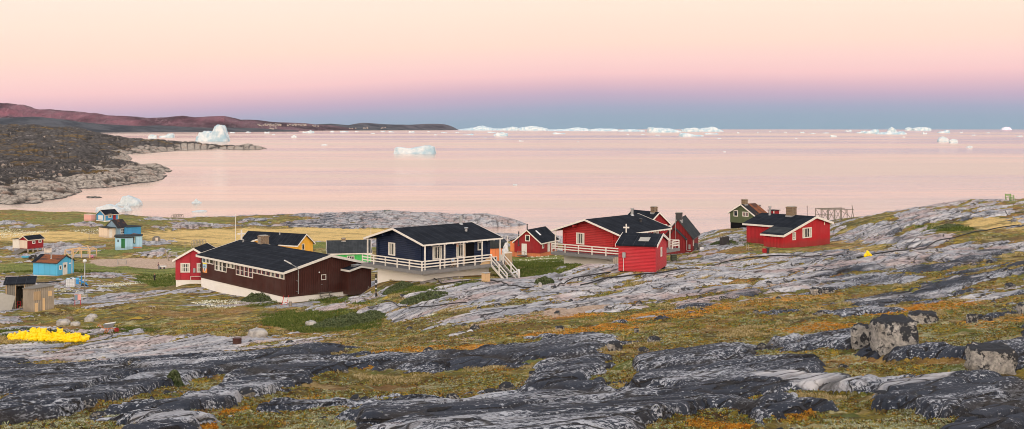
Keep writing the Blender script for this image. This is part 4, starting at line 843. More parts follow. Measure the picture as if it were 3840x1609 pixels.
def log_house(name, label, u, v, d, yaw, uR, uL, wall, ze_v, zr_uv, deckdrop, fmat, win_a, stairs, rear=False, roofmat=None):
    h = House(name, label, 'house', u, v, d, yaw, uR=uR, uL=uL); W, D = h.W, h.D      # origin at deck level
    MB().box(.1, W - .1, .1, D - .1, -deckdrop - 1.5, -.28).build('foundation', fmat, h.e)
    ze = h.zat(ze_v, -.8, -.8) ; zr = h.zat(zr_uv, -.8, D / 2)
    sl = (zr - ze) / (D / 2 + .8); zew = ze + .8 * sl
    h.gable('x', .0, zew - .02, zr - .15, wall, roofmat or M['felt'], M['white'], o=.95, og=.95, board=.14, th=.1)
    # protruding log ends and corner stubs
    for (x, y) in ((.35, -.12), (-.12, .35), (W - .5, -.12), (-.12, D - .5)):
        m = MB()
        for i in range(int((zew - .1) / .2)):
            z0 = .02 + i * .2
            if y < 0: m.box(x, x + .16, y, -.001, z0, z0 + .17)
            else: m.box(x, -.001, y, y + .16, z0, z0 + .17)
        m.build('log_ends', wall, h.e)
    for y in (D * .25, D * .72): MB().box(-.9, -.002, y - .08, y + .08, zew + (zr - zew) * .40 - .25, zew + (zr - zew) * .40).build('purlin', wall, h.e)
    # deck
    o = 1.5
    dk = MB().box(-o, W + 1.9, -o, -.005, -.12, 0).box(-o, -.005, 0, D + .6, -.12, 0).build('deck', M['deck'], h.e)
    MB().box(-o - .03, W + 1.9, -o - .03, -o, -.32, .02).box(-o - .03, -o, -o, D + .6, -.32, .02).build('deck_edge', M['deck'], dk)
    m = MB()
    for i in range(int(D / .6)): m.box(-o + .02, -.01, .1 + i * .6, .16 + i * .6, -.27, -.121)
    m.build('joists', M['deck'], dk)
    # posts carrying the eave
    for x in np.linspace(-.6, W + .6, 5):
        t = zew - .85 * sl
        MB().box(x - .06, x + .06, -.95, -.83, 0, t - .02).build('veranda_post', M['white'], h.e)
    MB().box(-.85, -.73, D + .4, D + .52, 0, zew - .6 * sl).build('veranda_post', M['white'], h.e)
    m = MB()
    for x in np.arange(-.7, W + .8, .95): m.bar((x, .0, zew - .06), (x, -1.0, zew - .06 - 1.0 * sl), .07, .1)
    m.build('rafter_tails', M['white'], h.e)
    railing(h.e, [(-o + .06, D + .5, 0), (-o + .06, -o + .06, 0), (stairs, -o + .06, 0)], 1.0, 3, 2.1, M['white'])
    railing(h.e, [(stairs + 1.6, -o + .06, 0), (W + 1.8, -o + .06, 0), (W + 1.8, 0, 0)], 1.0, 3, 1.9, M['white'])
    h.window('l', D * .60 - .1, .95, 1.15, 1.35, 2, 1, inner=M['curtain'], fw=.11)
    for a in win_a: h.window('r', a, .85, 1.25, 1.35, 2, 1, inner=M['curtain'], fw=.11)
    h.flue(W - .9, D / 2 - .3, zr - .2, .17, .95)
    MB().tube([(W * .78, D * .2, zew + sl * D * .2), (W * .78, D * .2, zew + sl * D * .2 + .32)], .14, 8).ball((W * .78, D * .2, zew + sl * D * .2 + .38), .24, .24, .1).build('roof_vent', M['metal'] if name != 'red_log_house' else M['dmetal'], h.e)
    return h, zew, zr, sl

def navy_house():
    h, ze, zr, sl = log_house('navy_log_house', 'navy blue log house with black roof on white base, white railed deck and stairs', 1590, 1008.5, 117.3, 43.5, 1838, 1411, M['navy'], 919.5, 854, 1.3, M['conc'], (1.1, 4.3), 8.0)
    W, D = h.W, h.D
    # open doorway, its dark inside put in as a black slab
    h.slab('r', W * .60, W * .60 + 1.35, .0, .02, .02, 2.15).build('doorway', M['black'], h.e)
    h.slab('r', W * .60 - .14, W * .60 - .002, 0, .1, .02, 2.2).build('door_frame', M['newwood'], h.e)
    h.window('r', W * .80, 1.35, .62, .9, 1, 1, fw=.1)
    h.slab('r', W * .47, W * .47 + .3, .0, .04, 1.95, 2.3).build('notice_board', M['orange'], h.e)
    # stairs down from the deck, running to the right and forwards
    g = 1.75; n = 9; st = MB(); x0 = 7.95
    for i in range(n): st.box(x0, x0 + 1.6, -1.55 - .27 * (i + 1), -1.55 - .27 * i, -(i + 1) * .19 - .05, -(i + 1) * .19)
    sr = st.build('stairs', M['deck'], h.e)
    m = MB()
    for x in (x0 - .06, x0 + 1.6): m.bar((x, -1.5, -.15), (x, -1.5 - .27 * n, -.19 * n - .1), .06, .24)
    m.build('stringer', M['white'], sr)
    m = MB()
    for x in (x0 - .06, x0 + 1.66):
        for f in (0, .5, 1): m.box(x - .05, x + .05, -1.56 - .27 * n * f, -1.46 - .27 * n * f, -.19 * n * f - .1, -.19 * n * f + .95)
        for z in (.9, .5): m.bar((x, -1.5, z), (x, -1.5 - .27 * n, z - .19 * n), .05, .1)
    m.build('stair_rail', M['white'], sr)
    # things on and by the deck
    def onp(x, y, z): a, b = h.pt(x, y); return (a, b, h.z + z)
    t = thing('folding_chair', 'small wooden folding chair standing on the deck of the navy house', 'chair', onp(3.1, -1.0, 0), h.yaw)
    m = MB()
    for x in (-.22, .22): m.bar((x, -.2, 0), (x, .2, .95), .035).bar((x, .25, 0), (x, -.2, .45), .035)
    m.build('frame', M['newwood'], t); MB().box(-.22, .22, -.2, .15, .44, .47).build('seat', M['newwood'], t); MB().prism([(.10, .55), (.14, .55), (.22, .93), (.18, .93)], 'x', -.19, .19).build('backrest', M['curtainb'], t)
    t = thing('plywood_sheet', 'triangular offcut of bare plywood leaning on the deck railing beside the stairs', 'plywood', onp(7.2, -1.30, 0), h.yaw)
    MB().prism([(-.75, .0), (.75, .0), (.75, .85)], 'y', 0, .03).build('board', M['newwood'], t)
    t = thing('plywood_sheet', 'square weathered plywood panel fixed at the top of the stair railing', 'plywood', onp(9.75, -1.62, -.25), h.yaw)
    MB().box(0, 1.05, -.03, 0, 0, 1.2).build('board', M['wood'], t)
    t = thing('plastic_sheet', 'crumpled clear plastic sheet hanging from a line under the veranda roof', 'plastic sheet', onp(10.6, -.75, 1.0), h.yaw)
    X, Zg = np.meshgrid(np.linspace(-.42, .42, 14), np.linspace(-.4, 1.0, 18)); Yg = .14 * fbm(X * 3, Zg * 3, 5, 3); wv = .25 + .75 * sst(1.0, .2, Zg)
    g_ = grid_mesh('sheet', X * wv + .12 * Zg, Yg, Zg, {}, M['plasticw']); g_.parent = t
    return h
def red_house():
    h, ze, zr, sl = log_house('red_log_house', 'large bright red log house with black roof and white railed deck behind red shed', 2312, 958, 131.5, 51, 2478, 2110, M['redlog'], 882, 821, 1.1, M['conc'], (1.2, 3.9), 8.2)
    W, D = h.W, h.D
    h.window('r', W * .82, 1.1, .7, 1.0, 2, 1, fw=.1); h.slab('r', W * .62, W * .62 + 1.1, .0, .02, .02, 2.05).build('doorway', M['black'], h.e)  # doorway is a flat black piece painted for the unlit room behind
    return h
def red_shed():
    h = House('red_shed', 'small red boarded shed with black felt roof and white cross, nearest red building', 'shed', 2457.6, 1021.5, 104, 72, uR=2499.6, uL=2319)
    W, D = h.W, h.D; ze = h.zat(923, 0, 0); zr = h.zat(882, W / 2, -.2)
    MB().box(.1, W - .1, .1, D - .1, -1.2, .0).build('foundation', M['black'], h.e)
    h.gable('y', .0, ze, zr, M['redh'], M['felty'], M['white'], o=.25, og=.2, board=.16, fascia=False)
    h.window('r', W * .44, 1.15, .62, .85, 2, 3, fw=.08, inner=None)
    h.corners(0, ze, M['redh'], .1, ('N',))
    m = MB(); sl = (zr - ze) / (W / 2)
    q = lambda f: (W * f, ze + sl * W * f + .165)
    m.prism([(q(.12)[0], q(.12)[1]), (q(.30)[0], q(.30)[1]), (q(.30)[0], q(.30)[1] + .01), (q(.12)[0], q(.12)[1] + .01)], 'y', D * .22, D * .50); pt = m.build('roof_patch', M['concg'], h.e)
    pt['label'] = 'light grey patch on the black felt'
    m = MB(); m.prism([(q(.2)[0], q(.2)[1]), (q(.95 / 2)[0], q(.95 / 2)[1]), (q(.95 / 2)[0], q(.95 / 2)[1] + .012), (q(.2)[0], q(.2)[1] + .012)], 'y', D * .62, D * .98); m.build('felt_repair', M['felt'], h.e)
    h.slab('l', D * .80, D * .80 + .28, 0, .16, 1.25, 1.72).build('meter_box', M['metal'], h.e)
    MB().tube([h.P('l', D * .86, .06, .0), h.P('l', D * .86, .06, 1.25)], .025, 6).build('conduit', M['plasticw'], h.e)
    y = D - .12; x = W / 2
    MB().box(x - .05, x + .05, y - .05, y + .05, zr, zr + .95).box(x - .049, x + .049, y - .28, y - .051, zr + .55, zr + .68).box(x - .049, x + .049, y + .051, y + .28, zr + .55, zr + .68).build('cross', M['white'], h.e)
    return h
def right_house():
    h = House('red_catslide_house', 'red house at the right with catslide roof over its entrance wing, brick chimney', 'house', 2936.6, 918, 148, 42, uR=3112, Dp=8.1)
    W, D = h.W, h.D; b = 3.0
    xr = W * .66; zr = h.zat(815, xr, -.3); zlo = h.zat(885, 0, -.3) + .08; zhi = h.zat(838, W, -.3) + .1
    sl = (zr - zlo) / xr; xm = W * .30; zm = zlo + sl * xm
    # lean-to wing (front-left) and main body share one roof slope
    MB().prism([(0, -1.2), (xm, -1.2), (xm, zm - .01), (0, zlo)], 'y', 0, b).build('entrance_wing', M['redv'], h.e)
    MB().prism([(xm + .001, -.8), (W, -.8), (W, zhi), (xr, zr), (xm + .001, zm)], 'y', .001, D).build('wall', M['redv'], h.e)
    MB().box(xm + .1, xm + 1, b, D - .1, -2, -.4).build('foundation', M['concg'], h.e)
    th = .14; s1 = (zr - zhi) / (W - xr)
    r = MB(); g = .015
    r.prism([(-.35, zlo - .35 * sl + g), (xr, zr + g), (W + .35, zhi - .35 * s1 + g), (W + .35, zhi - .35 * s1 + th), (xr, zr + th), (-.35, zlo - .35 * sl + th)], 'y', -.35, b + .3)
    r.prism([(xm - .45, zm - .45 * sl + g), (xr, zr + g), (W + .35, zhi - .35 * s1 + g), (W + .35, zhi - .35 * s1 + th - .002), (xr, zr + th - .002), (xm - .45, zm - .45 * sl + th - .002)], 'y', b + .301, D + .35)
    ro = r.build('roof', M['felty'], h.e)
    t = MB(); t.prism([(-.38, zlo - .38 * sl - .13), (xr, zr - .13), (W + .38, zhi - .38 * s1 - .13), (W + .38, zhi - .38 * s1 + th + .03), (xr, zr + th + .04), (-.38, zlo - .38 * sl + th + .03)], 'y', -.39, -.351)
    t.box(-.39, -.352, -.35, b + .3, zlo - .35 * sl - .13, zlo - .35 * sl + .1).box(xm - .49, xm - .452, b + .31, D + .35, zm - .45 * sl - .13, zm - .45 * sl + .1); t.build('bargeboard', M['white'], h.e)
    pz = lambda f: (xr * f, zlo + sl * xr * f + th + .004)
    m = MB(); m.prism([(pz(.02)[0], pz(.02)[1]), (pz(.33)[0], pz(.33)[1]), (pz(.33)[0], pz(.33)[1] + .012), (pz(.02)[0], pz(.02)[1] + .012)], 'y', .0, b + .2); m.build('roof_patch', M['felt2'], h.e)['label'] = 'paler grey felt patch low on the roof'
    h.window('r', W * .19, .45, .75, 1.0, 2, 3, fw=.09, inner=M['curtain']); h.window('r', W * .40, .55, 2.1, 1.35, 4, 1, fw=.12, inner=M['curtain'])
    h.slab('r', W * .62, W * .62 + .55, 0, .03, zr - 1.35, zr - .75).build('hatch', M['redv'], h.e); h.slab('r', W * .87, W * .87 + .14, 0, .05, 2.0, 2.5).build('vent_grille', M['cream'], h.e)
    h.slab('r', W * .34, W * .34 + .12, 0, .1, 1.9, 2.05).build('wall_lamp', M['poster_y'], h.e)
    h.chimney(xr - .3, D * .42, zr - .15, 1.15, 1.25, M['brick'], dp=.9); h.flue(xr - .6, D * .82, zr - .2, .17, 1.35)
    a, bb = h.pt(xm - .02, D * .7)
    return h
def green_house():
    h = House('green_house', 'weathered green timber house with rust streaked roof, standing against the sea', 'house', 2838, 841, 203, 40, uR=2886, uL=2738)
    W, D = h.W, h.D; zr = h.zat(768, 0, D * .56); zl = h.zat(800, 0, D) + .2; zn = h.zat(817, 0, 0) + .1
    MB().box(.05, W - .05, .05, D - .05, -2.2, 0).build('foundation', M['black'], h.e)
    h.gable('x', 0, zn, zr, M['greenv'], M['rustblack'], M['white'], o=.3, og=.3, ridge=.56, ze2=zl, board=.16)
    h.window('l', D * .70, 1.1, .95, 1.1, 1, 1, fw=.12); h.window('l', D * .30, 1.2, 1.35, .85, 4, 1, fw=.12, inner=M['curtainr'])
    h.window('r', .5, .9, .8, .9, 2, 1, fw=.1)
    h.chimney(W * .22, D * .56, zr - .15, .8, .95, M['brick'])
    m = MB(); f0, f1 = W * .45, W * 1.0; sl = (zr - zn) / (D * .56)
    m.prism([(-.2, zn - .2 * sl + .16), (D * .55, zn + sl * D * .55 + .16), (D * .55, zn + sl * D * .55 + .18), (-.2, zn - .2 * sl + .18)], 'x', f0, f1 + .28); m.build('rusted_sheets', M['rust'], h.e)
    MB().box(W + .5, W + 1.3, D * .5, D * .5 + .8, -1, zr - .2).build('rear_chimney', M['dmetal'], h.e)
    t = thing('drying_board', 'small red and white painted hut corner standing behind the green house', 'shed', (*h.pt(W + 1.6, .3), h.z + .2), h.yaw)
    MB().box(0, 1.6, 0, 1.2, -1, 1.9).build('wall', M['redd'], t); MB().box(-.02, .12, -.03, .12, -1, 2.0).box(1.5, 1.62, -.03, .1, -1, 2.0).build('corner_board', M['white'], t); MB().prism([(-.15, 1.92), (1.75, 1.92), (1.75, 2.02), (-.15, 2.02)], 'y', -.15, 1.35).build('roof', M['felt2'], t)
    return h
def rear_red():
    h = House('red_gable_house', 'red house with brick chimney, mostly hidden behind the roof of the red log house', 'house', 2430, 905, 172, 32, uR=2507, Dp=6.0)
    W, D = h.W, h.D; ze = h.zat(838, W, 0); zr = h.zat(799, W / 2, -.2)
    h.foundation(0, M['concg']); h.gable('y', 0, ze, zr, M['redd'], M['felty'], M['white'], o=.3, og=.3, board=.16)
    h.window('r', W * .72, ze - 1.0, .8, .9, 2, 1, fw=.1); h.chimney(W * .5, 1.0, zr - .2, .75, .95, M['brick'])
    return h
def maroon_house():
    h = House('maroon_house', 'steep dark red boarded house with grey roof and blackened chimney beside the red log house', 'house', 2594, 949, 150, 74, Wd=7.0, uL=2492)
    W, D = h.W, h.D; ze = h.zat(893, 0, 0) + .1; zr = h.zat(826, 0, D * .5)
    h.foundation(0, M['concg']); h.gable('x', -1, ze, zr, M['maroon'], M['felt2'], M['dmetal'], o=.25, og=.15, board=.06)
    zp = h.zat(859, -1.0, D * .52); y0, y1 = D * .22, D * .86; ym = (y0 + y1) / 2 + .2
    MB().prism([(y0, -1), (y1, -1), (y1, zp - 1.2), (ym, zp), (y0, zp - 1.25)], 'x', -.9, -.002).build('porch', M['maroon'], h.e)
    m = MB(); m.prism([(y0 - .2, zp - 1.45), (ym, zp + .02), (y1 + .2, zp - 1.4), (y1 + .2, zp - 1.3), (ym, zp + .14), (y0 - .2, zp - 1.33)], 'x', -1.05, -.004); m.build('porch_roof', M['felt2'], h.e)
    h.chimney(.9, D * .5, zr - .2, .8, 1.0, M['dmetal']); MB().tube([(-1.1, D * .55, .6), (-1.1, D * .55, zr + .5)], .03, 6).build('mast', M['metal'], h.e)
    m = MB(); m.tube([(-.05, D * .18, 1.9), (-.05, D * .18, .35), (-.05, D * .02, .35)], .035, 6); m.build('drain_pipe', M['plasticw'], h.e); MB().box(-.15, -.002, .15, .4, .5, 1.1).build('meter_box', M['metal'], h.e)
    h.window('r', 1.2, .8, .9, 1.1, 2, 1, fw=.1)
    return h
def small_red():
    h = House('small_red_house', 'small dark red house with black roof, white door and outdoor steps, above cotton grass', 'house', 2026, 951, 225, 64, uR=2091, uL=1929)
    W, D = h.W, h.D; ze = h.zat(910, 0, 0); zr = h.zat(864, 0, D / 2)
    MB().box(.08, W - .1, .08, D - .1, -1.9, 0).build('foundation', M['orange'], h.e)
    h.gable('x', 0, ze, zr, M['redd'], M['felt'], M['white'], o=.3, og=.3, board=.2)
    h.window('l', D * .40, ze + .15, 1.0, 1.25, 1, 1, fw=.15); h.window('r', .9, .9, .8, 1.15, 1, 1, fw=.14)
    h.door('l', D * .53, -.4, .95, 2.1, M['door']); h.door('r', W * .42, 0, 1.0, 2.1, M['door']); h.window('r', W * .62, .5, 1.6, 1.3, 3, 1, fw=.12); h.window('r', W * .86, .6, .9, 1.2, 2, 1, fw=.12)
    st = MB().box(-1.3, -.02, D * .5, D * .78, -.55, -.42)
    for i in range(6): st.box(-1.2, -.2, D * .5 - .28 * (i + 1), D * .5 - .28 * i, -.6 - .2 * i, -.5 - .2 * i)
    s_ = st.build('steps', M['greywood'], h.e)
    m = MB(); m.bar((-1.25, D * .78, .4), (-1.25, D * .5, .4), .06).bar((-1.25, D * .5, .4), (-1.25, D * .5 - 1.7, -.85), .06)
    for y, z in ((D * .78, -.5), (D * .5, -.5), (D * .5 - 1.7, -1.9)): m.box(-1.28, -1.22, y - .03, y + .03, z, z + .95)
    m.build('hand_rail', M['palewood'], s_)
    h.flue(-.0, D * .83, ze - .6, .11, 2.6, M['dmetal']); h.flue(W * .35, D * .75, zr - .8, .12, 1.8, M['dmetal'])
    sl = (zr - ze) / (D / 2); m = MB(); m.prism([(D * .22, ze + sl * D * .22 + .17), (D * .40, ze + sl * D * .40 + .17), (D * .40, ze + sl * D * .40 + .22), (D * .22, ze + sl * D * .22 + .22)], 'x', W * .30, W * .38); m.build('skylight', M['plasticw'], h.e)
    # lean-to behind on the left
    m = MB(); m.prism([(D * .75, -1.5), (D + 1.4, -1.5), (D + 1.4, ze - .15), (D * .75, ze + .9)], 'x', 1.0, 3.6); a = m.build('rear_wing', M['orange'], h.e)
    MB().prism([(D * .72, ze + 1.0), (D + 1.6, ze - .15), (D + 1.6, ze - .03), (D * .72, ze + 1.12)], 'x', .8, 3.8).build('rear_wing_roof', M['felt2'], h.e)
    return h
def yellow_house():
    h = House('yellow_house', 'bright yellow house with black roof behind the brown hall', 'house', 1115, 952, 215, 62, uR=1173, uL=905)
    W, D = h.W, h.D; ze = h.zat(918, 0, 0); zr = h.zat(880, W / 2, 0)
    h.foundation(0, M['conc']); h.gable('y', -1.2, ze, zr, M['yellow'], M['felty'], M['white'], o=.35, og=.35, board=.2)
    h.window('r', W * .28, .5, .75, 1.25, 1, 1, fw=.12)
    y0, y1 = D * .33, D * .80; ym = D * .58; zt = h.zat(899, -1.8, ym)
    MB().prism([(y0, -1), (y1, -1), (y1, ze - .1), (ym, zt), (y0, ze - .1)], 'x', -1.8, -.002).build('cross_gable', M['yellow'], h.e)
    m = MB(); m.prism([(y0 - .3, ze - .3), (ym, zt + .02), (y1 + .3, ze - .3), (y1 + .3, ze - .17), (ym, zt + .15), (y0 - .3, ze - .17)], 'x', -2.1, 1.5); g = m.build('cross_gable_roof', M['felt'], h.e)
    m = MB(); m.prism([(y0 - .32, ze - .45), (ym, zt - .1), (y1 + .32, ze - .45), (y1 + .32, ze - .15), (ym, zt + .18), (y0 - .32, ze - .15)], 'x', -2.14, -2.102); m.build('bargeboard', M['white'], g)
    MB().tube([(W * .4, D * .42, zr - .4), (W * .4, D * .42, zr + .35)], .12, 8).build('vent_pipe', M['metal'], h.e)
    return h
def green_shed():
    h = House('bright_green_cottage', 'bright green boarded cottage with grey ribbed roof left of the navy house', 'house', 1229, 990, 180, 11, uR=1392, Dp=5.2)
    W, D = h.W, h.D; ze = h.zat(950, 0, 0) ; zr = h.zat(905, 0, D / 2)
    h.foundation(0, M['concg']); h.gable('x', -1, ze, zr, M['lime'], M['felt2'], M['white'], o=.25, og=.12, board=.14)
    h.window('r', W * .44, ze - 1.35, 1.15, .9, 3, 1, fw=.11); h.chimney(W * .38, D / 2, zr - .15, .6, .45, M['brick'])
    return h
def left_red():
    h = House('red_window_house', 'red house with white framed windows, partly hidden by the brown hall', 'house', 797, 1050, 146, 90, uL=658, Wd=6.0)
    W, D = h.W, h.D; ze = h.zat(979, 0, D) + .15; zr = h.zat(935, -.3, D / 2)
    MB().box(.05, W - .05, .05, D - .05, -1.8, 0).build('foundation', M['conc'], h.e)
    h.gable('x', 0, ze, zr, M['redp'], M['felt'], M['white'], o=.3, og=.3, board=.2)
    h.window('l', D - .65 - 1.2, .95, 1.2, 1.2, 2, 2, fw=.14, inner=M['curtain']); h.window('l', D - 3.9, .95, 1.2, 1.2, 2, 2, fw=.14, inner=M['curtain'])
    h.slab('l', D - 2.55, D - 2.28, 0, .14, .95, 1.5).build('meter_box', M['metal'], h.e)
    MB().bar((-.25, D - 2.0, -.2), (-.25, D - 2.0, .5), .06).bar((-.25, D - 2.0, .5), (-.25, D - 3.6, .5), .06).build('hand_rail', M['white'], h.e)
    return h
def blue_shed():
    h = House('blue_shed', 'bright blue shed with rusty red roof and white door on the left', 'shed', 215, 1035, 200, 71, uR=277, uL=124)
    W, D = h.W, h.D; ze = h.zat(987, 0, 0); zr = h.zat(960, W / 2, -.1)
    MB().box(.05, W - .05, .05, D - .05, -1.8, 0.001).build('foundation', M['conc'], h.e)
    h.gable('y', 0.002, ze, zr, M['blue'], M['rust'], M['dmetal'], o=.2, og=.15, board=.05)
    m = MB(); sl = (zr - ze) / (W / 2); m.prism([(-.2, ze - .2 * sl + .16), (W / 2, zr + .16), (W / 2, zr + .18), (-.2, ze - .2 * sl + .18)], 'y', D * .86, D + .15); m.build('felt_strip', M['felt'], h.e)
    h.door('r', W * .34, .02, .95, 2.05, M['door'], handle=False, glass_=True); h.window('r', W * .10, 1.0, .6, .75, 1, 1, fw=.16)
    h.slab('r', W * .70, W * .70 + .5, 0, .03, 1.75, 1.95).build('sign_board', M['plasticw'], h.e); h.flue(W * .25, D * .42, ze + sl * W * .25, .12, 1.25)
    MB().box(W * .82, W * .82 + .1, -.22, -.12, -.3, 3.0).build('mast', M['white'], h.e)
    return h
def stilt_shed():
    h = House('red_stilt_shed', 'small red shed on stilts with cream and white doors and a ramp', 'shed', 104, 934.4, 262, 60, uR=163, uL=46)
    W, D = h.W, h.D; ze = h.zat(900, 0, 0); zr = h.zat(887, 0, D * .25)
    for (x, y) in ((.15, .15), (W * .35, .15), (W * .65, .15), (W - .15, .15), (.15, D * .5), (.15, D - .2)): MB().box(x - .1, x + .1, y - .1, y + .1, -1.6, 0).build('stilt', M['cream'], h.e)
    h.gable('x', 0, ze, zr, M['redd'], M['felt'], M['cream'], o=.25, og=.2, board=.12, y1=D * .52)
    MB().prism([(D * .52 + .002, 0), (D, 0), (D, ze - .1), (D * .52 + .002, ze + .05)], 'x', .1, W * .8).build('side_wing', M['conc'], h.e); MB().prism([(D * .56, ze + .09), (D + .25, ze - .09), (D + .25, ze + .02), (D * .56, ze + .2)], 'x', -.15, W).build('side_wing_roof', M['felt2'], h.e)
    h.slab('l', .15, D * .5, 0, .05, .1, ze - .15).build('double_door', M['cream'], h.e); h.slab('l', D * .56, D * .97, -.1, -.04, .1, ze - .25).build('garage_door', M['white'], h.e)
    h.window('r', W * .28, 1.1, .8, .7, 1, 1, fw=.17); h.window('r', W * .68, 1.2, .8, .7, 1, 1, fw=.17)
    MB().prism([(-.02, 0), (-3.2, -1.15), (-3.2, -1.3), (-.02, -.15)], 'y', .3, D * .5).build('ramp', M['greywood'], h.e)
    return h
def light_hut():
    h = House('pale_blue_hut', 'low pale blue flat roofed hut with a small porch and dark green door', 'hut', 461, 926, 260, 16, uR=532, Dp=3.6)
    W, D = h.W, h.D; zt = h.zat(887, 0, 0)
    MB().box(-1.7, W, .01, D, -1.2, zt).build('wall', M['paleblue'], h.e); MB().box(-1.9, W + .15, -.2, D + .2, zt + .002, zt + .16).build('roof', M['felt2'], h.e)
    MB().box(W * .3, W - .02, -.02, .008, -.35, -.1).build('skirting', M['orange'], h.e)
    # porch set at an angle
    p = House.__new__(House); m = MB(); m.prism([(-1.45, -.4), (.55, -1.7), (2.2, -.9), (2.2, .008), (-1.45, .008)], 'z', -1.2, zt - .22); m.build('porch', M['paleblue'], h.e)
    MB().prism([(-1.6, -.5), (.55, -1.9), (2.4, -1.0), (2.4, 0), (-1.6, 0)], 'z', zt - .218, zt - .08).build('porch_roof', M['felt2'], h.e)
    d = MB(); d.prism([(-.32, -1.16), (-.29, -1.12), (.53, -1.65), (.51, -1.70)], 'z', -.15, zt - .35); d.build('door', M['dgreen'], h.e)
    MB().prism([(-1.15, -.62), (-1.13, -.58), (-.85, -.77), (-.87, -.81)], 'z', 1.2, 1.75).build('porch_window', M['glass'], h.e)
    f = h.window('r', W * .45, .7, .85, 1.5, 1, 1, fr=M['dgreen'], fw=.12, inner=M['curtain'])
    return h
def patch_house():
    h = House('steep_roofed_house', 'steep black and rust roofed grey blue house with a cream porch', 'house', 441, 888, 298, 46, uR=480, uL=398)
    W, D = h.W, h.D; ze = h.zat(854, 0, 0); zr = h.zat(826, -.1, D * .5)
    MB().box(.1, W, .1, D, -1.5, 0).build('foundation', M['concg'], h.e)
    h.gable('x', 0, ze, zr, M['greyblue'], M['rustblack'], M['dmetal'], o=.25, og=.1, board=.05)
    zp = h.zat(855, -1.5, D * .3)
    MB().box(-2.2, -.002, D * .18, D * .95, -.5, zp).build('porch', M['cream'], h.e); MB().box(-2.35, -.004, D * .1, D, zp + .002, zp + .14).build('porch_roof', M['felt2'], h.e)
    MB().box(-1.7, -.9, D * .18 - .04, D * .18 - .001, -.2, zp - .2).build('door', M['door'], h.e)
    h.window('r', W * .30, .6, 1.1, 1.5, 2, 2, fw=.14)
    MB().box(W * .62, W + 2.8, -1.6, D * .55, -1, ze + .05).build('side_wing', M['blue2'], h.e); MB().box(W * .6, W + 3.0, -1.8, D * .6, ze + .052, ze + .22).build('side_wing_roof', M['felt2'], h.e)
    t = thing('leaning_sheet', 'orange brown sheet leaning on the wall of the steep roofed house', 'panel', (*h.pt(W * .75, -2.4), h.z - .4), h.yaw); MB().prism([(-.2, 0), (3.4, 0), (3.2, .9), (1.0, 1.25), (0, 1.0)], 'y', 0, .12).build('board', M['rust'], t)
    return h
def blue_hut():
    h = House('blue_shore_hut', 'blue hut with black roof and dark red door, closest to the icebergs', 'hut', 393, 828, 360, 55, uR=444, uL=362)
    W, D = h.W, h.D; ze = h.zat(806, 0, 0); zr = h.zat(789, 0, D / 2)
    MB().box(-.1, W + .1, -.1, D + .1, -1.4, 0).build('foundation', M['conc'], h.e); h.gable('x', .002, ze, zr, M['blue2'], M['felt'], M['cream'], o=.2, og=.2, board=.16)
    h.corners(0, ze, M['cream'], .2, ('N', 'R')); h.slab('l', D * .2, D * .78, 0, .05, .25, ze - .2).build('hatch', M['plasticw'], h.e)
    h.window('r', W * .24, .75, 1.2, 1.3, 2, 1, fr=M['cream'], fw=.2); h.slab('r', W * .60, W * .80, 0, .05, .1, ze - .25).build('door', M['redd'], h.e)
    t = thing('pink_box_shed', 'small pink flat topped shed standing left of the blue hut', 'shed', (*h.pt(-1.2, D + 1.2), h.z), h.yaw); MB().box(0, 1.7, 0, 3.6, -1.3, 1.7).build('wall', M['pink'], t); MB().box(-.08, 1.78, -.08, 3.68, 1.702, 1.78).build('roof', M['cream'], t)
    return h
def orange_shed():
    h = House('orange_shed', 'narrow orange shed with black boarded upper part behind the navy house', 'shed', 1838, 985, 172, 8, uR=1903, Dp=3.5)
    W, D = h.W, h.D; z1 = h.zat(932, 0, 0); z2 = h.zat(880, 0, 0)
    h.foundation(0, M['concg']); MB().box(0, W, 0, D, -1.2, z1).build('wall', M['orange'], h.e)
    MB().prism([(-.15, z1 + .002), (1.3, z1 + .002), (1.3, z2 - .1), (-.15, z2)], 'x', -.4, W * .28).build('upper_cladding', M['felt2'], h.e)
    MB().prism([(-.15, z1 + .002), (D, z1 + .002), (D, z1 + 1.1), (-.15, z1 + .9)], 'x', W * .285, W).build('roof', M['felt2'], h.e)
    h.door('r', W * .60, -.9, .9, 2.0, M['door']); h.window('r', .15, -.1, .9, 1.0, 2, 1, fw=.1)
    return h
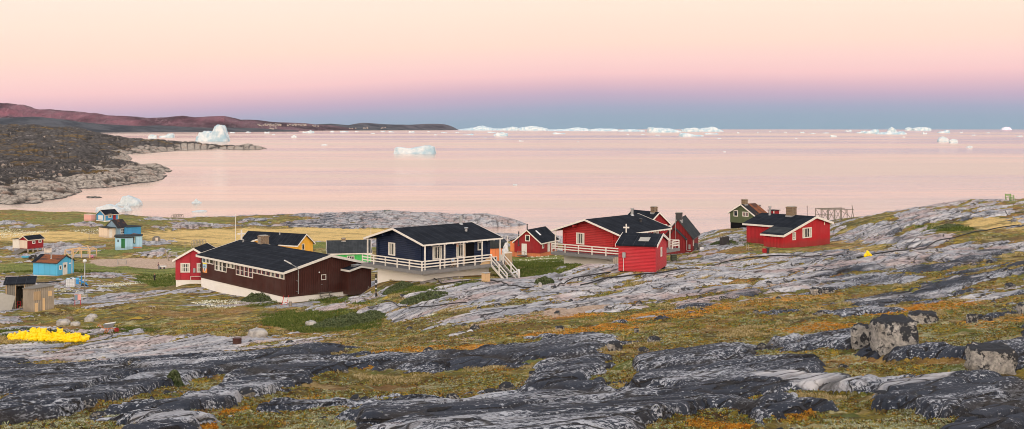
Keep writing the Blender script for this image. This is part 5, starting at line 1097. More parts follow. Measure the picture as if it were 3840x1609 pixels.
def grey_sheds():
    h = House('weathered_open_shed', 'weathered grey timber shed with black flat roof and open doorway, at left edge', 'shed', 22, 1160, 126, 20, uR=128, Dp=3.4)
    W, D = h.W, h.D; z1 = h.zat(1068, 0, 0); t = .08; a0, a1 = W * .36, W * .64
    m = MB(); m.box(0, a0, 0, t, -.2, z1).box(a1, W, 0, t, -.2, z1).box(a0 + .001, a1 - .001, 0, t, z1 - .18, z1).box(0, t, t, D, -.2, z1).box(W - t, W, t, D, -.2, z1).box(t, W - t, D - t, D, -.2, z1 + .3); m.build('wall', M['greywood'], h.e)
    MB().box(t, W - t, t, D - t, -.15, -.02).build('floor', M['wood'], h.e)
    MB().prism([(-.25, z1 + .004), (D + .2, z1 + .33), (D + .2, z1 + .43), (-.25, z1 + .12)], 'x', -.25, W + .15).build('roof', M['felt'], h.e)
    MB().box(-.04, .1, -.04, -.002, -.2, z1).box(a0 - .08, a0, -.04, -.002, -.2, z1).box(a1, a1 + .08, -.04, -.002, -.2, z1).build('door_frame', M['wood'], h.e)
    MB().box(0, W, .0, D, -1.5, -.22).build('foundation', M['black'], h.e)
    for i, (lab, mt, x, y, w, hh, dz) in enumerate((('orange red plastic crate standing inside the open shed', 'redmetal', .1, .4, .35, .75, 0), ('bare timber bench top inside the open shed doorway', 'newwood', .5, 1.2, .7, .08, .85))):
        px, py = h.pt(a0 + x, y); c = thing('plastic_crate' if i == 0 else 'work_bench', lab, 'crate' if i == 0 else 'bench', (px, py, h.z - .02), h.yaw)
        if i == 0:
            m = MB()
            for q in (0, w - .05): m.box(q, q + .05, 0, .05, 0, hh).box(q, q + .05, .35, .4, 0, hh)
            for z in (.0, hh * .5, hh - .06): m.box(.051, w - .051, 0, .04, z, z + .06).box(0, .04, .06, .34, z, z + .06)
            m.build('frame', M[mt], c)
        else:
            MB().box(0, w, 0, .6, dz, dz + hh).build('bench_top', M[mt], c)
            for q in ((.05, .05), (w - .05, .05), (.05, .5), (w - .05, .5)): MB().box(q[0] - .04, q[0] + .04, q[1] - .04, q[1] + .04, 0, dz).build('leg', M[mt], c)
    h2 = House('patched_board_shed', 'leaning shed of patched silvery boards beside the open doorway', 'shed', 126, 1170, 121, 46, uR=203, uL=86)
    W, D = h2.W, h2.D; za = h2.zat(1084, 0, 0); zb = h2.zat(1072, W, 0); zc = h2.zat(1083, 0, D)
    MB().poly([(0, 0, -.4), (W, 0, -.15), (W, D, -.1), (0, D, -.2), (0, 0, za), (W, 0, zb), (W, D, zb), (0, D, zc)], [(0, 3, 2, 1), (4, 5, 6, 7), (0, 1, 5, 4), (1, 2, 6, 5), (2, 3, 7, 6), (3, 0, 4, 7)]).build('wall', M['palewood'], h2.e)
    MB().poly([(-.1, -.12, za + .004), (W + .1, -.12, zb + .004), (W + .1, D, zb + .004), (-.1, D, zc + .004), (-.1, -.12, za + .07), (W + .1, -.12, zb + .07), (W + .1, D, zb + .07), (-.1, D, zc + .07)], [(0, 3, 2, 1), (4, 5, 6, 7), (0, 1, 5, 4), (1, 2, 6, 5), (2, 3, 7, 6), (3, 0, 4, 7)]).build('roof', M['greywood'], h2.e)
    for k, (a, b, z0, z1_, mt) in enumerate(((.12, .45, .0, .9, 'newwood'), (.95, 1.2, .05, 1.35, 'newwood'), (.0, .75, za * .5, za * .88, 'wood'), (1.55, 1.95, za * .62, za * .85, 'newwood'))):
        h2.slab('r', a, b, .0, .03, z0, z1_).build('patch_board', M[mt], h2.e)['label'] = 'newer unweathered board'
    x, y, z = hit(5, 1165, 60, 200); t_ = thing('leaning_sheet', 'grey sheet leaning against the corner of the open shed', 'panel', (x + .3, 124.5, ground(x + .3, 124.5) - .1), R(15)); MB().prism([(-.9, 0), (.5, 0), (.9, 1.6), (-.8, 2.0)], 'y', 0, .05).build('board', M['concg'], t_).rotation_euler = (R(-12), 0, 0)
    x, y = 0, 0
    px, py = h.pt(W * .0 + 2.0, -.9); p = thing('timber_pallet', 'timber pallet lying below the open shed doorway', 'pallet', (px, py, ground(px, py) + .02), R(18))
    m = MB(); [m.box(-.6, .6, -.4 + i * .17, -.29 + i * .17, .12, .145) for i in range(5)]; m.build('deck_boards', M['wood'], p); m = MB(); [m.box(-.6 + i * .52, -.48 + i * .52, -.4, .4, 0, .119) for i in range(3)]; m.build('bearers', M['wood'], p)
for f_ in (brown_hall, navy_house, red_house, red_shed, right_house, green_house, rear_red, maroon_house, small_red, yellow_house, green_shed, left_red, blue_shed, stilt_shed, light_hut, patch_house, blue_hut, orange_shed, grey_sheds): f_()
GROUND, GK = build_ground(1.0)
build_water(); build_headland(); build_far()
build_haze()
# ------------------------------------------------------------------ ice
def iceberg(label, u0, u1, vb, vt, prof, name='iceberg', cat='iceberg', group=None, seed=1, depth=.6, rough=.18, n=34, spire=0):
    vb = max(vb, 485.6); d = CZ * F / (vb - VH); w = (u1 - u0) / F * d; h = (vb - vt) / F * d; x0 = ((u0 + u1) / 2 - CX) / F * d
    b = w * depth / 2; m_ = max(8, int(n * .55))
    xs = np.linspace(-1, 1, n); ys = np.linspace(-1, 1, m_); X, Y = np.meshgrid(xs, ys)
    p = np.interp((xs + 1) / 2, np.linspace(0, 1, len(prof)), prof)
    # rounded-rectangle plan with a ragged rim
    rim = 1 + .12 * fbm(xs * 2 + seed, xs * 0 + seed, seed, 3)
    env = sst(1.02, .55, np.abs(Y) ** 1.6) * (1 - .15 * (1 - np.abs(Y)))
    cut = sst(1.0, .93, np.abs(X))
    k = fbm(X * 2.2 + seed * 3.1, Y * 1.6 + seed, seed, 4); f1, f2, _ = worley(X * 3.5 + seed + .3 * k, Y * 2.5 + seed, seed)
    Z = h * (p[None, :] * env + rough * (k * .9 + .5 * (.45 - f1)) * env) * cut
    Z = np.maximum(Z, -.02 * h); mx = Z.max(); Z = Z * (h / mx)
    Xw = X * w / 2 * (1 + .04 * k); Yw = Y * b * np.sqrt(np.clip(1 - .55 * X ** 4, .1, 1))
    # steep sides: the outermost ring drops below the water line
    E = (np.abs(X) > .999) | (np.abs(Y) > .999); Z = np.where(E, -.15 * h - 1, Z)
    o = grid_mesh(name, Xw, Yw + b * .8, Z, {}, M['ice'], smooth=False); o.location = (x0, d, 0)
    return tag(o, label, cat, group)
def build_ice():
    I = iceberg
    I('tall twin towered iceberg floating off the headland, highest of all the ice', 728, 850, 530, 467, [.18, .30, .50, .58, .66, .62, .52, .60, .92, 1, .98, .80, .45, .15], seed=3, depth=.8, rough=.16, n=60)
    I('long flat tabular iceberg with a saddle, alone in the middle of the bay', 1474, 1633, 577, 546, [.62, .85, .80, .70, .66, .72, .84, .92, 1, 1, .95, .80], seed=5, depth=.55, rough=.07, n=60)
    I('rounded blue white iceberg in the bay just behind the ragged one', 427, 524, 771, 734, [.10, .16, .35, .85, 1, .95, .80, .78, .60, .40, .22], seed=7, depth=.6, rough=.12, n=46)
    I('ragged low iceberg directly behind the blue shore hut', 354, 458, 795, 766, [.5, .7, .8, .95, 1, .9, .8, .6, .45, .3], seed=9, depth=.55, rough=.2, n=44)
    I('small pointed spire of ice right of the blue shore hut', 454, 492, 792, 764, [.15, .3, .75, 1, .6, .35, .2], seed=11, depth=.6, n=24)
    I('small peaked floe afloat in the bay, above the flat sliver of ice', 716, 754, 763, 745, [.15, .3, .55, 1, .55, .45, .2, .1], seed=13, depth=.6, n=24)
    I('flat sliver of ice lying low on the near water', 715, 773, 795, 789, [.4, .6, .9, 1, .9, .5], seed=15, depth=.5, n=22)
    I('blocky white iceberg left of the twin towered one, nearest the dark shore', 553, 585, 519, 504, [.4, .9, 1, .8, .7], seed=17, n=24)
    I('long lumpy iceberg just left of the twin towered one', 595, 650, 515, 500, [.2, .35, .4, .6, .9, 1, .8], seed=19, n=30)
    I('low blue floe below the lumpy iceberg', 592, 614, 530, 524, [.5, 1, .7], seed=21, n=16)
    I('white peaked floe under the town lights', 1090, 1113, 515, 505, [.2, .5, 1, .6, .3], seed=23, n=18)
    I('pale flat floe left of the tabular iceberg', 1202, 1227, 545, 541, [.4, .9, 1, .6], seed=25, n=16)
    I('rugged white iceberg under the horizon, right of the dark hills', 1850, 1905, 509.5, 494.7, [.3, .4, .9, .7, 1, .9, .6, .7], seed=27, rough=.3, n=34)
    I('thin long floe with a raised right end, below the hill point', 1733, 1777, 506.5, 501, [.2, .2, .25, .4, 1, .6], seed=29, n=22)
    I('low iceberg in front of the right end of the long ice wall', 2550, 2643, 511, 498, [.5, 1, .85, .7, .5, .35, .3, .15], seed=31, n=36)
    I('white spire iceberg standing up on the right horizon', 3328, 3368, 502, 475, [.3, .55, .9, 1, .8, .5, .3], seed=33, rough=.25, n=30)
    I('low shelf of ice round the foot of the white spire', 3293, 3404, 503.8, 492, [.3, .35, .5, .6, .55, .5, .7, .4], seed=35, n=36)
    I('jagged wedge shaped iceberg left of the white spire', 3240, 3300, 500.5, 484, [.2, .5, .6, .8, 1, .9], seed=37, rough=.3, n=30)
    I('low tail of ice left of the jagged wedge', 3214, 3248, 500, 490, [.2, .4, .9, 1], seed=39, n=20)
    I('domed white iceberg at the right, upper of a close pair', 3520, 3561, 530.7, 511, [.2, .8, 1, .9, .6, .3], seed=41, n=26)
    I('dirty grey footed iceberg, lower of the close pair at the right', 3563, 3594, 535.7, 521, [.5, .9, 1, .9, .5], seed=43, n=24)
    I('small lone floe farthest right below the close pair', 3624, 3649, 553.5, 546, [.2, .5, 1, .6], seed=45, n=16)
    I('broad iceberg on the horizon right of the white spire', 3427, 3496, 490, 476.5, [.5, .8, .9, 1, .9, .8, .5], seed=47, n=30)
    I('narrow iceberg on the horizon touching the broad one', 3396, 3430, 489.2, 477, [.4, 1, .8, .5], seed=49, n=20)
    I('stepped iceberg on the right under the broad one', 3520, 3564, 498.5, 488, [.3, .5, .6, 1, .9], seed=51, n=24)
    I('last faint iceberg on the horizon at far right', 3758, 3797, 487.2, 475, [.3, .7, 1, .7, .4], seed=53, n=20)
    wall = [(1715, 1885, 489, 470.5, [.1, .3, .4, .5, .9, 1, .6, .4, .35, .4]), (1878, 1950, 489.2, 474, [.4, .6, .7, 1, .8, .5]), (1940, 2056, 489.6, 472, [.5, .7, 1, .9, .7, .35]), (2050, 2216, 491, 477, [.4, .35, .4, .5, .6, .9, 1, .8, .3]), (2210, 2320, 492, 481, [.5, .8, 1, .9, .9, .6]), (2318, 2422, 493, 484, [.5, .7, .9, 1, .8, .7, .4]), (2432, 2560, 496.5, 476.5, [1, .95, .85, .8, .75, .6, .4, .2]), (2557, 2630, 493.6, 478, [.5, .8, .9, 1, .7]), (2618, 2718, 493.4, 474.5, [.3, .5, .7, .85, 1, .7, .35, .1])]
    wl = ['leftmost long iceberg of the ice wall, touching the dark hills', 'short iceberg second from left in the ice wall', 'peaked iceberg, third from left in the ice wall', 'long knobbed iceberg, fourth from left in the ice wall', 'flat topped iceberg, fifth from left in the ice wall', 'thinnest low iceberg of the ice wall, just left of its gap', 'high shouldered iceberg just right of the gap in the ice wall', 'ragged iceberg second from right in the ice wall', 'cone shaped iceberg closing the ice wall on the right']
    for i, (a, b, vb, vt, pr) in enumerate(wall): I(wl[i], a, b, vb, vt, pr, seed=60 + i, rough=.22, n=44, group='icebergs forming the ice wall on the horizon')
    small = [(990,1010,499.5,493),(1133,1152,498,493),(1150,1178,498,488),(1236,1253,495.5,490.6),(1273,1307,495.5,491),(1331,1345,495,492),(1426,1444,494,490.5),(1455,1479,496,492),(1531,1555,497,491.5),(1602,1612,495,492),(1652,1676,498.5,495.5),(1626,1642,507,504),(1707,1723,498,495),(1826,1862,498,494),(1814,1826,518,516),(1945,1965,530,526),(1923,1941,694.5,690),(1390,1406,501,498),(2643,2696,504,498.6),(2071,2123,503,496.5),(3000,3018,498.6,494),(3114,3139,513,505.7),(3171,3196,493.5,486.5),(3460,3478,503,495),(3646,3660,508,505),(3814,3838,512,508),(2807,2813,527,522),(2712,2722,570,566.5),(2764,2775,500,496),(2839,2846,499,496),(2404,2418,505.6,503),(2350,2358,505,502),(2457,2475,508,505),(920,940,497,493),(860,880,499,495),(1020,1032,505,502),(2164,2170,533,530),(3040,3060,501,498.5),(3086,3110,500,497),(2690,2706,520,517),(2885,2893,494,491),(2940,2952,497,494.5),(3600,3612,497,494),(3700,3712,499,496),(2980,2990,520,517.5),(3385,3396,515,512)]
    for i, (a, b, vb, vt) in enumerate(small):
        q = np.random.default_rng(i); I('tiny white floe scattered on the far pink water', a, b, vb, vt, list(q.uniform(.3, 1, 5)), name='ice_floe', cat='ice floe', group='tiny ice floes on the far water', seed=80 + i, n=12)
build_ice()

# ------------------------------------------------------------------ stones
def boulder(label, u0, u1, vt, vb, mat, seed=1, sharp=.22, deep=.8, dmin=12, group=None, sink=.3):
    c_ = (u0 + u1) / 2; u0, u1 = c_ + (u0 - c_) * .88, c_ + (u1 - c_) * .88; vt = vb - (vb - vt) * .9; x, y, z = hit(c_, vb - .1 * (vb - vt), dmin); w = (u1 - u0) / F * y; h = (vb - vt) / F * y
    m = MB(); m.ball((0, 0, 0), w / 2, w / 2 * deep, h * (.5 + sink), 34, 22, sharp, seed)
    P = np.array(m.v); r = np.array([w / 2, w / 2 * deep, h * (.5 + sink)])
    q = P / r; q /= np.abs(q).max(0); q = np.sign(q) * np.abs(q) ** (.42 if sharp > .2 else .8)
    f1, f2, _ = worley(q[:, 0] * 1.3 + q[:, 2] * .9 + seed, q[:, 1] * 1.3 + q[:, 2] * .7 + seed * 2, seed); q *= (1 - sharp * .5 * sst(.35, .0, f2 - f1) * .6 + .16 * (.5 - f1))[:, None]
    q *= (1 + .10 * fbm(q[:, 0] * 3 + seed, q[:, 1] * 3 + q[:, 2] * 3, seed, 3))[:, None]; m.v = [tuple(a) for a in q * r]
    o = m.build('boulder', mat, smooth=True); o.location = (x, y, z + h * (.5 - sink) - .0); o.rotation_euler = (0, 0, random.uniform(-.3, .3))
    return tag(o, label, 'boulder', group)
B, Pb = M['boulder'], M['pboulder']
for a in [('large pale rounded boulder behind the heap of yellow bags', 208, 266, 1197, 1221, Pb), ('low whitish boulder touching the large pale one on its right', 262, 304, 1206, 1221, Pb), ('egg shaped pale boulder right of the other pale ones', 314, 354, 1188, 1209, Pb), ('flat grey boulder behind the egg shaped one', 322, 368, 1177, 1195, Pb),
          ('dark spotted rock in front of the heap of yellow bags', 95, 158, 1243, 1264, B), ('reddish brown boulder in the grass above the pale boulders', 242, 278, 1187, 1206, M['brick']),
          ('big split boulder of the right foreground, its narrower left block', 3186, 3266, 1218, 1300, B), ('big split boulder of the right foreground, its wide right block', 3262, 3448, 1185, 1307, B), ('dark lichened block on top of the big split boulder', 3400, 3522, 1173, 1215, B),
          ('long fluted grey rock at the right edge', 3620, 3812, 1294, 1378, B), ('squarish speckled boulder on the right slope', 3622, 3668, 1177, 1211, B), ('small dark rock right of the squarish boulder', 3684, 3726, 1185, 1206, B), ('dark rock cut off by the right edge', 3812, 3862, 1138, 1184, B),
          ('left one of two pale blocks on the mossy slope', 3038, 3083, 1080, 1107, B), ('right one of two pale blocks on the mossy slope', 3081, 3132, 1079, 1101, B), ('grey boulder half sunk in the green willow thicket', 1140, 1194, 1203, 1230, Pb), ('flat grey boulder at the near edge of the meadow', 924, 1008, 1237, 1268, Pb),
          ('small squared stone on dark rock in the middle ground', 2080, 2116, 1223, 1238, B), ('upright grey stone on the moss', 2376, 2396, 1233, 1250, B), ('round black lichened boulder between the big dark slabs', 2272, 2340, 1282, 1314, B), ('small pale stone below the willow bush', 2016, 2034, 1060, 1078, Pb), ('pale stone beside the rusty barrel on the sand pitch', 552, 576, 958, 967, Pb)]:
    boulder(*a, seed=len(a[0]) + a[1] % 13, sharp=.24 if a[5] is B else .14)

# ------------------------------------------------------------------ plants
def shrub(label, u0, u1, vt, vb, n=1500, dmin=12, leaf=.09):
    x, y, z = hit((u0 + u1) / 2, (vb + vt) / 2 + .2 * (vb - vt), dmin); w = (u1 - u0) / F * y / 2; h = max(.35, (vb - vt) / F * y * .62)
    g = np.random.default_rng(int(u0)); a = g.uniform(0, 2 * math.pi, n); r = np.sqrt(g.uniform(0, 1, n)); px = x + np.cos(a) * r * w; py = y + np.sin(a) * r * w * .9
    gz = survey(px, py)['z']; top = h * (1 - r ** 2.2) * (.75 + .4 * fbm(px * 1.2, py * 1.2, 3, 3)) + .06
    pz = gz + top * g.uniform(.35, 1, n) ** .6
    c = np.stack([px, py, pz], 1); s_ = leaf * g.uniform(.6, 1.4, n)[:, None]
    d1 = g.normal(size=(n, 3)); d1 /= np.linalg.norm(d1, axis=1)[:, None]; d2 = np.cross(d1, g.normal(size=(n, 3))); d2 /= np.linalg.norm(d2, axis=1)[:, None]
    co = np.stack([c - d1 * s_, c + d2 * s_ * .55, c + d1 * s_, c - d2 * s_ * .55], 1).reshape(-1, 3) - [x, y, z]
    e = thing('willow_shrub', label, 'shrub', (x, y, z)); o = raw_mesh('foliage', co, np.arange(n * 4).reshape(-1, 4), M['willow']); o.parent = e
    m = MB()
    for k in range(9):
        t = k * 2.4; q = .55 * w * (k % 3 + 1) / 3; bx, by = math.cos(t) * q, math.sin(t) * q; gg = ground(x + bx * .5, y + by * .5) - z
        m.tube([(bx * .4, by * .4, gg - .05), (bx * .8, by * .8, gg + h * .3), (bx, by, gg + h * .6)], .02, 5, .008)
    m.build('stems', M['greywood'], e)
shrub('dense green willow thicket spread over the meadow below the navy house', 1165, 1445, 1172, 1228, 9000); shrub('grey green willow bush beside the corner of the navy house', 1436, 1550, 1060, 1102, 3500)
shrub('round willow bush on the rocks left of the red shed', 2004, 2078, 1034, 1078, 2600); shrub('low willow mat at the foot of the brown hall wall', 905, 1050, 1090, 1140, 4200); shrub('bright green clump right of the black compost box', 2668, 2760, 900, 920, 1800); shrub('flat willow bush on the green slope under the first hill bench', 3500, 3610, 842, 862, 2200, leaf=.12)
shrub('silvery willow mat right of the mast on the meadow', 1500, 1680, 1098, 1128, 3600); shrub('dark crowberry mound on the left foreground rocks', 630, 690, 1398, 1436, 2600, leaf=.045)

def tufts(name, n, pick, size, pal, label, cat, blades=5, flat=False):
    """a carpet of small leaf blades grown from points of the ground sheet"""
    k = GK; g = np.random.default_rng(len(name)); w = pick.astype(float); w /= w.sum()
    idx = g.choice(len(w), n, p=w); me = GROUND.data; co = np.empty(len(me.vertices) * 3, np.float32); me.vertices.foreach_get('co', co); P = co.reshape(-1, 3)[idx] + g.normal(0, .03, (n, 3)) * [1, 1, 0]
    P = P.repeat(blades, 0); m = len(P); s_ = (size * g.uniform(.5, 1.3, n)).repeat(blades) if not callable(size) else size(P[:, 1]) * g.uniform(.5, 1.3, m)
    P = P + np.stack([g.normal(0, 1, m) * s_ * .5, g.normal(0, 1, m) * s_ * .5, np.zeros(m)], 1)
    up = np.stack([g.normal(0, .5, m), g.normal(0, .5, m), np.ones(m) * (.35 if flat else 1)], 1); up /= np.linalg.norm(up, axis=1)[:, None]
    sd = np.cross(up, g.normal(size=(m, 3))); sd /= np.linalg.norm(sd, axis=1)[:, None]; wd = .42 if flat else .16
    a = P - up * s_[:, None] * .2; s1 = s_[:, None]
    co = np.stack([a - sd * s1 * wd * .5, a + sd * s1 * wd * .5, a + up * s1 + sd * s1 * wd * .35, a + up * s1 - sd * s1 * wd * .35], 1).reshape(-1, 3)
    pal = np.array(pal); ci = (g.integers(0, len(pal), n)).repeat(blades); c = pal[ci] * g.uniform(.7, 1.3, m)[:, None]
    col = np.concatenate([c, np.ones((m, 1))], 1).repeat(4, 0)
    o = raw_mesh(name, co, np.arange(m * 4).reshape(-1, 4), M['plant'], col); return tag(o, label, cat, kind='stuff')
def build_plants():
    k = GK; d, pot, U, V = k['d'], k['pot'], k['U'], k['V']; inn = (U > -150) & (U < 3990) & (d > 15)
    n4 = fbm((U - CX) / F * d / 2.2, d / 2.2, 91, 4); n5 = fbm((U - CX) / F * d / 3., d / 3., 95, 4)
    veg = (pot < -.02) & inn
    tufts('ground_cover', 110000, veg & (d < 105) & (n4 > -.15), lambda y: .03 + y * .0007, [(.15, .115, .03), (.32, .27, .04), (.08, .065, .025), (.38, .20, .035), (.18, .22, .07), (.30, .34, .21), (.11, .06, .03)], 'low brown and olive crowberry heath covering the hollows', 'heath', 4, True)
    tufts('reindeer_lichen', 26000, veg & (d < 60) & (n5 > .12), .045, [(.50, .48, .30), (.38, .40, .24), (.30, .34, .20), (.42, .44, .34)], 'pale yellow green lichen cushions among the foreground heath', 'lichen', 4, True)
    og = blobs(U, V, d, ORANGE, .7 * k['dn'])
    tufts('orange_moss', 15000, inn & (pot < .03) & (d < 75) & ((og > .45)), .05, [(.45, .19, .02), (.34, .13, .015), (.55, .30, .05)], 'rust orange moss lining the cracks of the dark rock', 'moss', 4, True)
    sw = blobs(U, V, d, STRAW, .6 * k['dn'])
    tufts('dry_grass', 22000, inn & (pot < .02) & (d < 130) & ((sw > .35) | ((n5 < -.42) & (d > 45))), lambda y: .045 + y * .0013, [(.46, .36, .18), (.30, .24, .10), (.52, .44, .26), (.20, .16, .06)], 'tufts of straw coloured dry grass on the slopes', 'grass', 5)
    gn = blobs(U, V, d, GREEN, .5 * k['dn'])
    tufts('green_grass', 24000, inn & (pot < .0) & (d > 60) & (d < 215) & (gn > .4), lambda y: .10 + y * .0012, [(.06, .10, .02), (.10, .13, .03), (.15, .17, .05)], 'green grass and sedge on the damp meadows', 'grass', 4)
    CG = [(2060,978,150,16,0,1,150,280),(2000,1000,80,10,0,.6,140,280),(830,1140,110,16,0,.7,100,140),(60,872,120,10,0,1,200,400),(400,866,110,7,0,1,200,420),(470,1062,110,8,5,.9,140,230),(260,1085,80,6,0,.9,130,220),(3010,912,60,10,0,1,100,190),(1560,1170,90,10,0,.8,80,120),(1200,1238,100,6,0,.5,80,110),(2560,1000,8,4,0,0),(1000,1165,80,10,0,.5,100,130),(330,868,60,5,0,1,200,420)]
    cg = blobs(U, V, d, CG, 1.1 * k['dn'])
    tufts('cotton_grass', 6500, inn & (pot < .05) & (cg > .5), lambda y: .05 + y * .0007, [(.80, .80, .70), (.70, .72, .60)], 'white heads of cotton grass dotting the meadows', 'cotton grass', 2, True)

def loose_stones():
    g = np.random.default_rng(21); meshes = []
    for k in range(4):
        b = MB(); b.ball((0, 0, 0), .5, .42, .34, 14, 9, .38, 31 + k * 5); o = b.build('loose_stone', M['boulder']); meshes.append(o.data); bpy.data.objects.remove(o)
    k = GK; ok = np.nonzero((k['U'] > 30) & (k['U'] < 3810) & (k['d'] > 24) & (k['d'] < 120) & (k['pot'] > -.25) & (k['pot'] < .15) & (k['calm'] > .9) & (k['V'] < 1590))[0]
    me = GROUND.data; co = np.empty(len(me.vertices) * 3, np.float32); me.vertices.foreach_get('co', co); co = co.reshape(-1, 3)
    for i, j in enumerate(g.choice(ok, 70)):
        x, y, z = co[j]; s_ = g.uniform(.16, .42) * (1 + y / 90); o = bpy.data.objects.new('loose_stone', meshes[i % 4]); COL.objects.link(o)
        o.location = (x, y, z + s_ * .06); o.rotation_euler = (g.uniform(-.3, .3), g.uniform(-.3, .3), g.uniform(0, 6.3)); o.scale = (s_, s_, s_); tag(o, 'small loose stone lying on the slope of rock and moss', 'stone', 'loose stones on the slope')
loose_stones()
# ------------------------------------------------------------------ small things
def at(u, v, dmin=12, dz=0, d=None):
    if d: x = (u - CX) / F * d; return x, d, ground(x, d) + dz
    x, y, z = hit(u, v, dmin); return x, y, z + dz
def px(n, y): return n / F * y
def pipe(label, pts, r=.10, dmin=60):
    P = [hit(u, v, dmin) for (u, v) in pts]
    P = [p for i, p in enumerate(P) if i == 0 or abs(math.log(p[1] / P[i - 1][1])) < .22 or True]
    ys = [p[1] for p in P]; r *= .62
    for i in range(1, len(P) - 1):      # keep the run level-headed where the sight line skims a crest
        m = sorted((ys[i - 1], ys[i], ys[i + 1]))[1]
        P[i] = (P[i][0] / P[i][1] * m, m, 0)
    xy = np.array([(p[0], p[1]) for p in P]); seg = np.linalg.norm(np.diff(xy, axis=0), axis=1); cum = np.concatenate([[0], np.cumsum(seg)])
    s = np.arange(0, cum[-1], .45); x = np.interp(s, cum, xy[:, 0]); y = np.interp(s, cum, xy[:, 1])
    kx = np.ones(7) / 7; x = np.convolve(np.pad(x, 3, 'edge'), kx, 'valid'); y = np.convolve(np.pad(y, 3, 'edge'), kx, 'valid')
    z = survey(x, y)['z'] + r * .7; z2 = np.array([z[max(0, i - 2):i + 3].max() for i in range(len(z))]); z = np.convolve(np.pad(z2, 2, 'edge'), np.ones(5) / 5, 'valid')
    tag(MB().tube(list(zip(x, y, z)), r, 7).build('water_pipe', M['rubber'], smooth=True), label, 'pipe')
def pipes():
    pipe('black pipe over the pale rocks in front of the navy house', [(1598,1040),(1640,1052),(1666,1074),(1726,1061),(1785,1053),(1844,1050),(1862,1059),(1933,1075),(1975,1087),(2030,1084)], .09)
    pipe('black pipe climbing the rocks to the left wall of the red shed', [(2090,1078),(2122,1062),(2190,1043),(2253,1029),(2318,1020)], .10)
    pipe('black pipe passing below the red shed and on to the right', [(2170,1072),(2237,1058),(2299,1044),(2392,1036),(2470,1028),(2563,1012),(2620,1004)], .10)
    pipe('long black pipe over the slabs in front of the catslide house', [(2650,1000),(2717,983),(2789,970),(2857,966),(2935,969),(2981,963),(3074,963),(3168,966)], .10)
    pipe('long black pipe rising across the right hillside', [(3200,967),(3323,950),(3390,941),(3492,918),(3594,892),(3721,862),(3840,841)], .11)
    pipe('thick pipe between the open shed and the white tank', [(128,1063),(180,1063),(238,1062)], .14, 90); pipe('thin pipe running to the foot of the globe lamp', [(204,1104),(250,1102),(303,1102)], .08, 90)
    pipe('pipe winding through the grass right of the tripod mast', [(1425,1131),(1478,1142),(1509,1157),(1582,1160),(1685,1149),(1768,1134)], .07)
    pipe('black pipe on the slab left of the sky blue shed', [(60,1048),(100,1040),(122,1036)], .09, 120)
def lamp(label, u, vb, vt, d, globe=True):
    x, y, z = at(u, vb, d=d); h = CZ - (vt - VH) / F * y - z
    t = thing('street_lamp', label, 'street lamp', (x, y, z)); MB().box(-.35, .35, -.35, .35, -.6, .25).build('base', M['concg'], t)
    MB().tube([(0, 0, .25), (0, 0, h - .5)], .07, 10, .05).build('post', M['metal'], t, True)
    MB().tube([(0, 0, h - .55), (0, 0, h - .42)], .14, 12).build('collar', M['metal'], t); MB().ball((0, 0, h - .25), .27, .27, .25, 14, 10).build('globe', M['lampglass'], t, True)
def beam_thing(name, label, cat, pos, yaw, parts, group=None):
    t = thing(name, label, cat, pos, R(yaw), group)
    for (pn, mt, mb) in parts: mb.build(pn, M[mt], t)
    return t
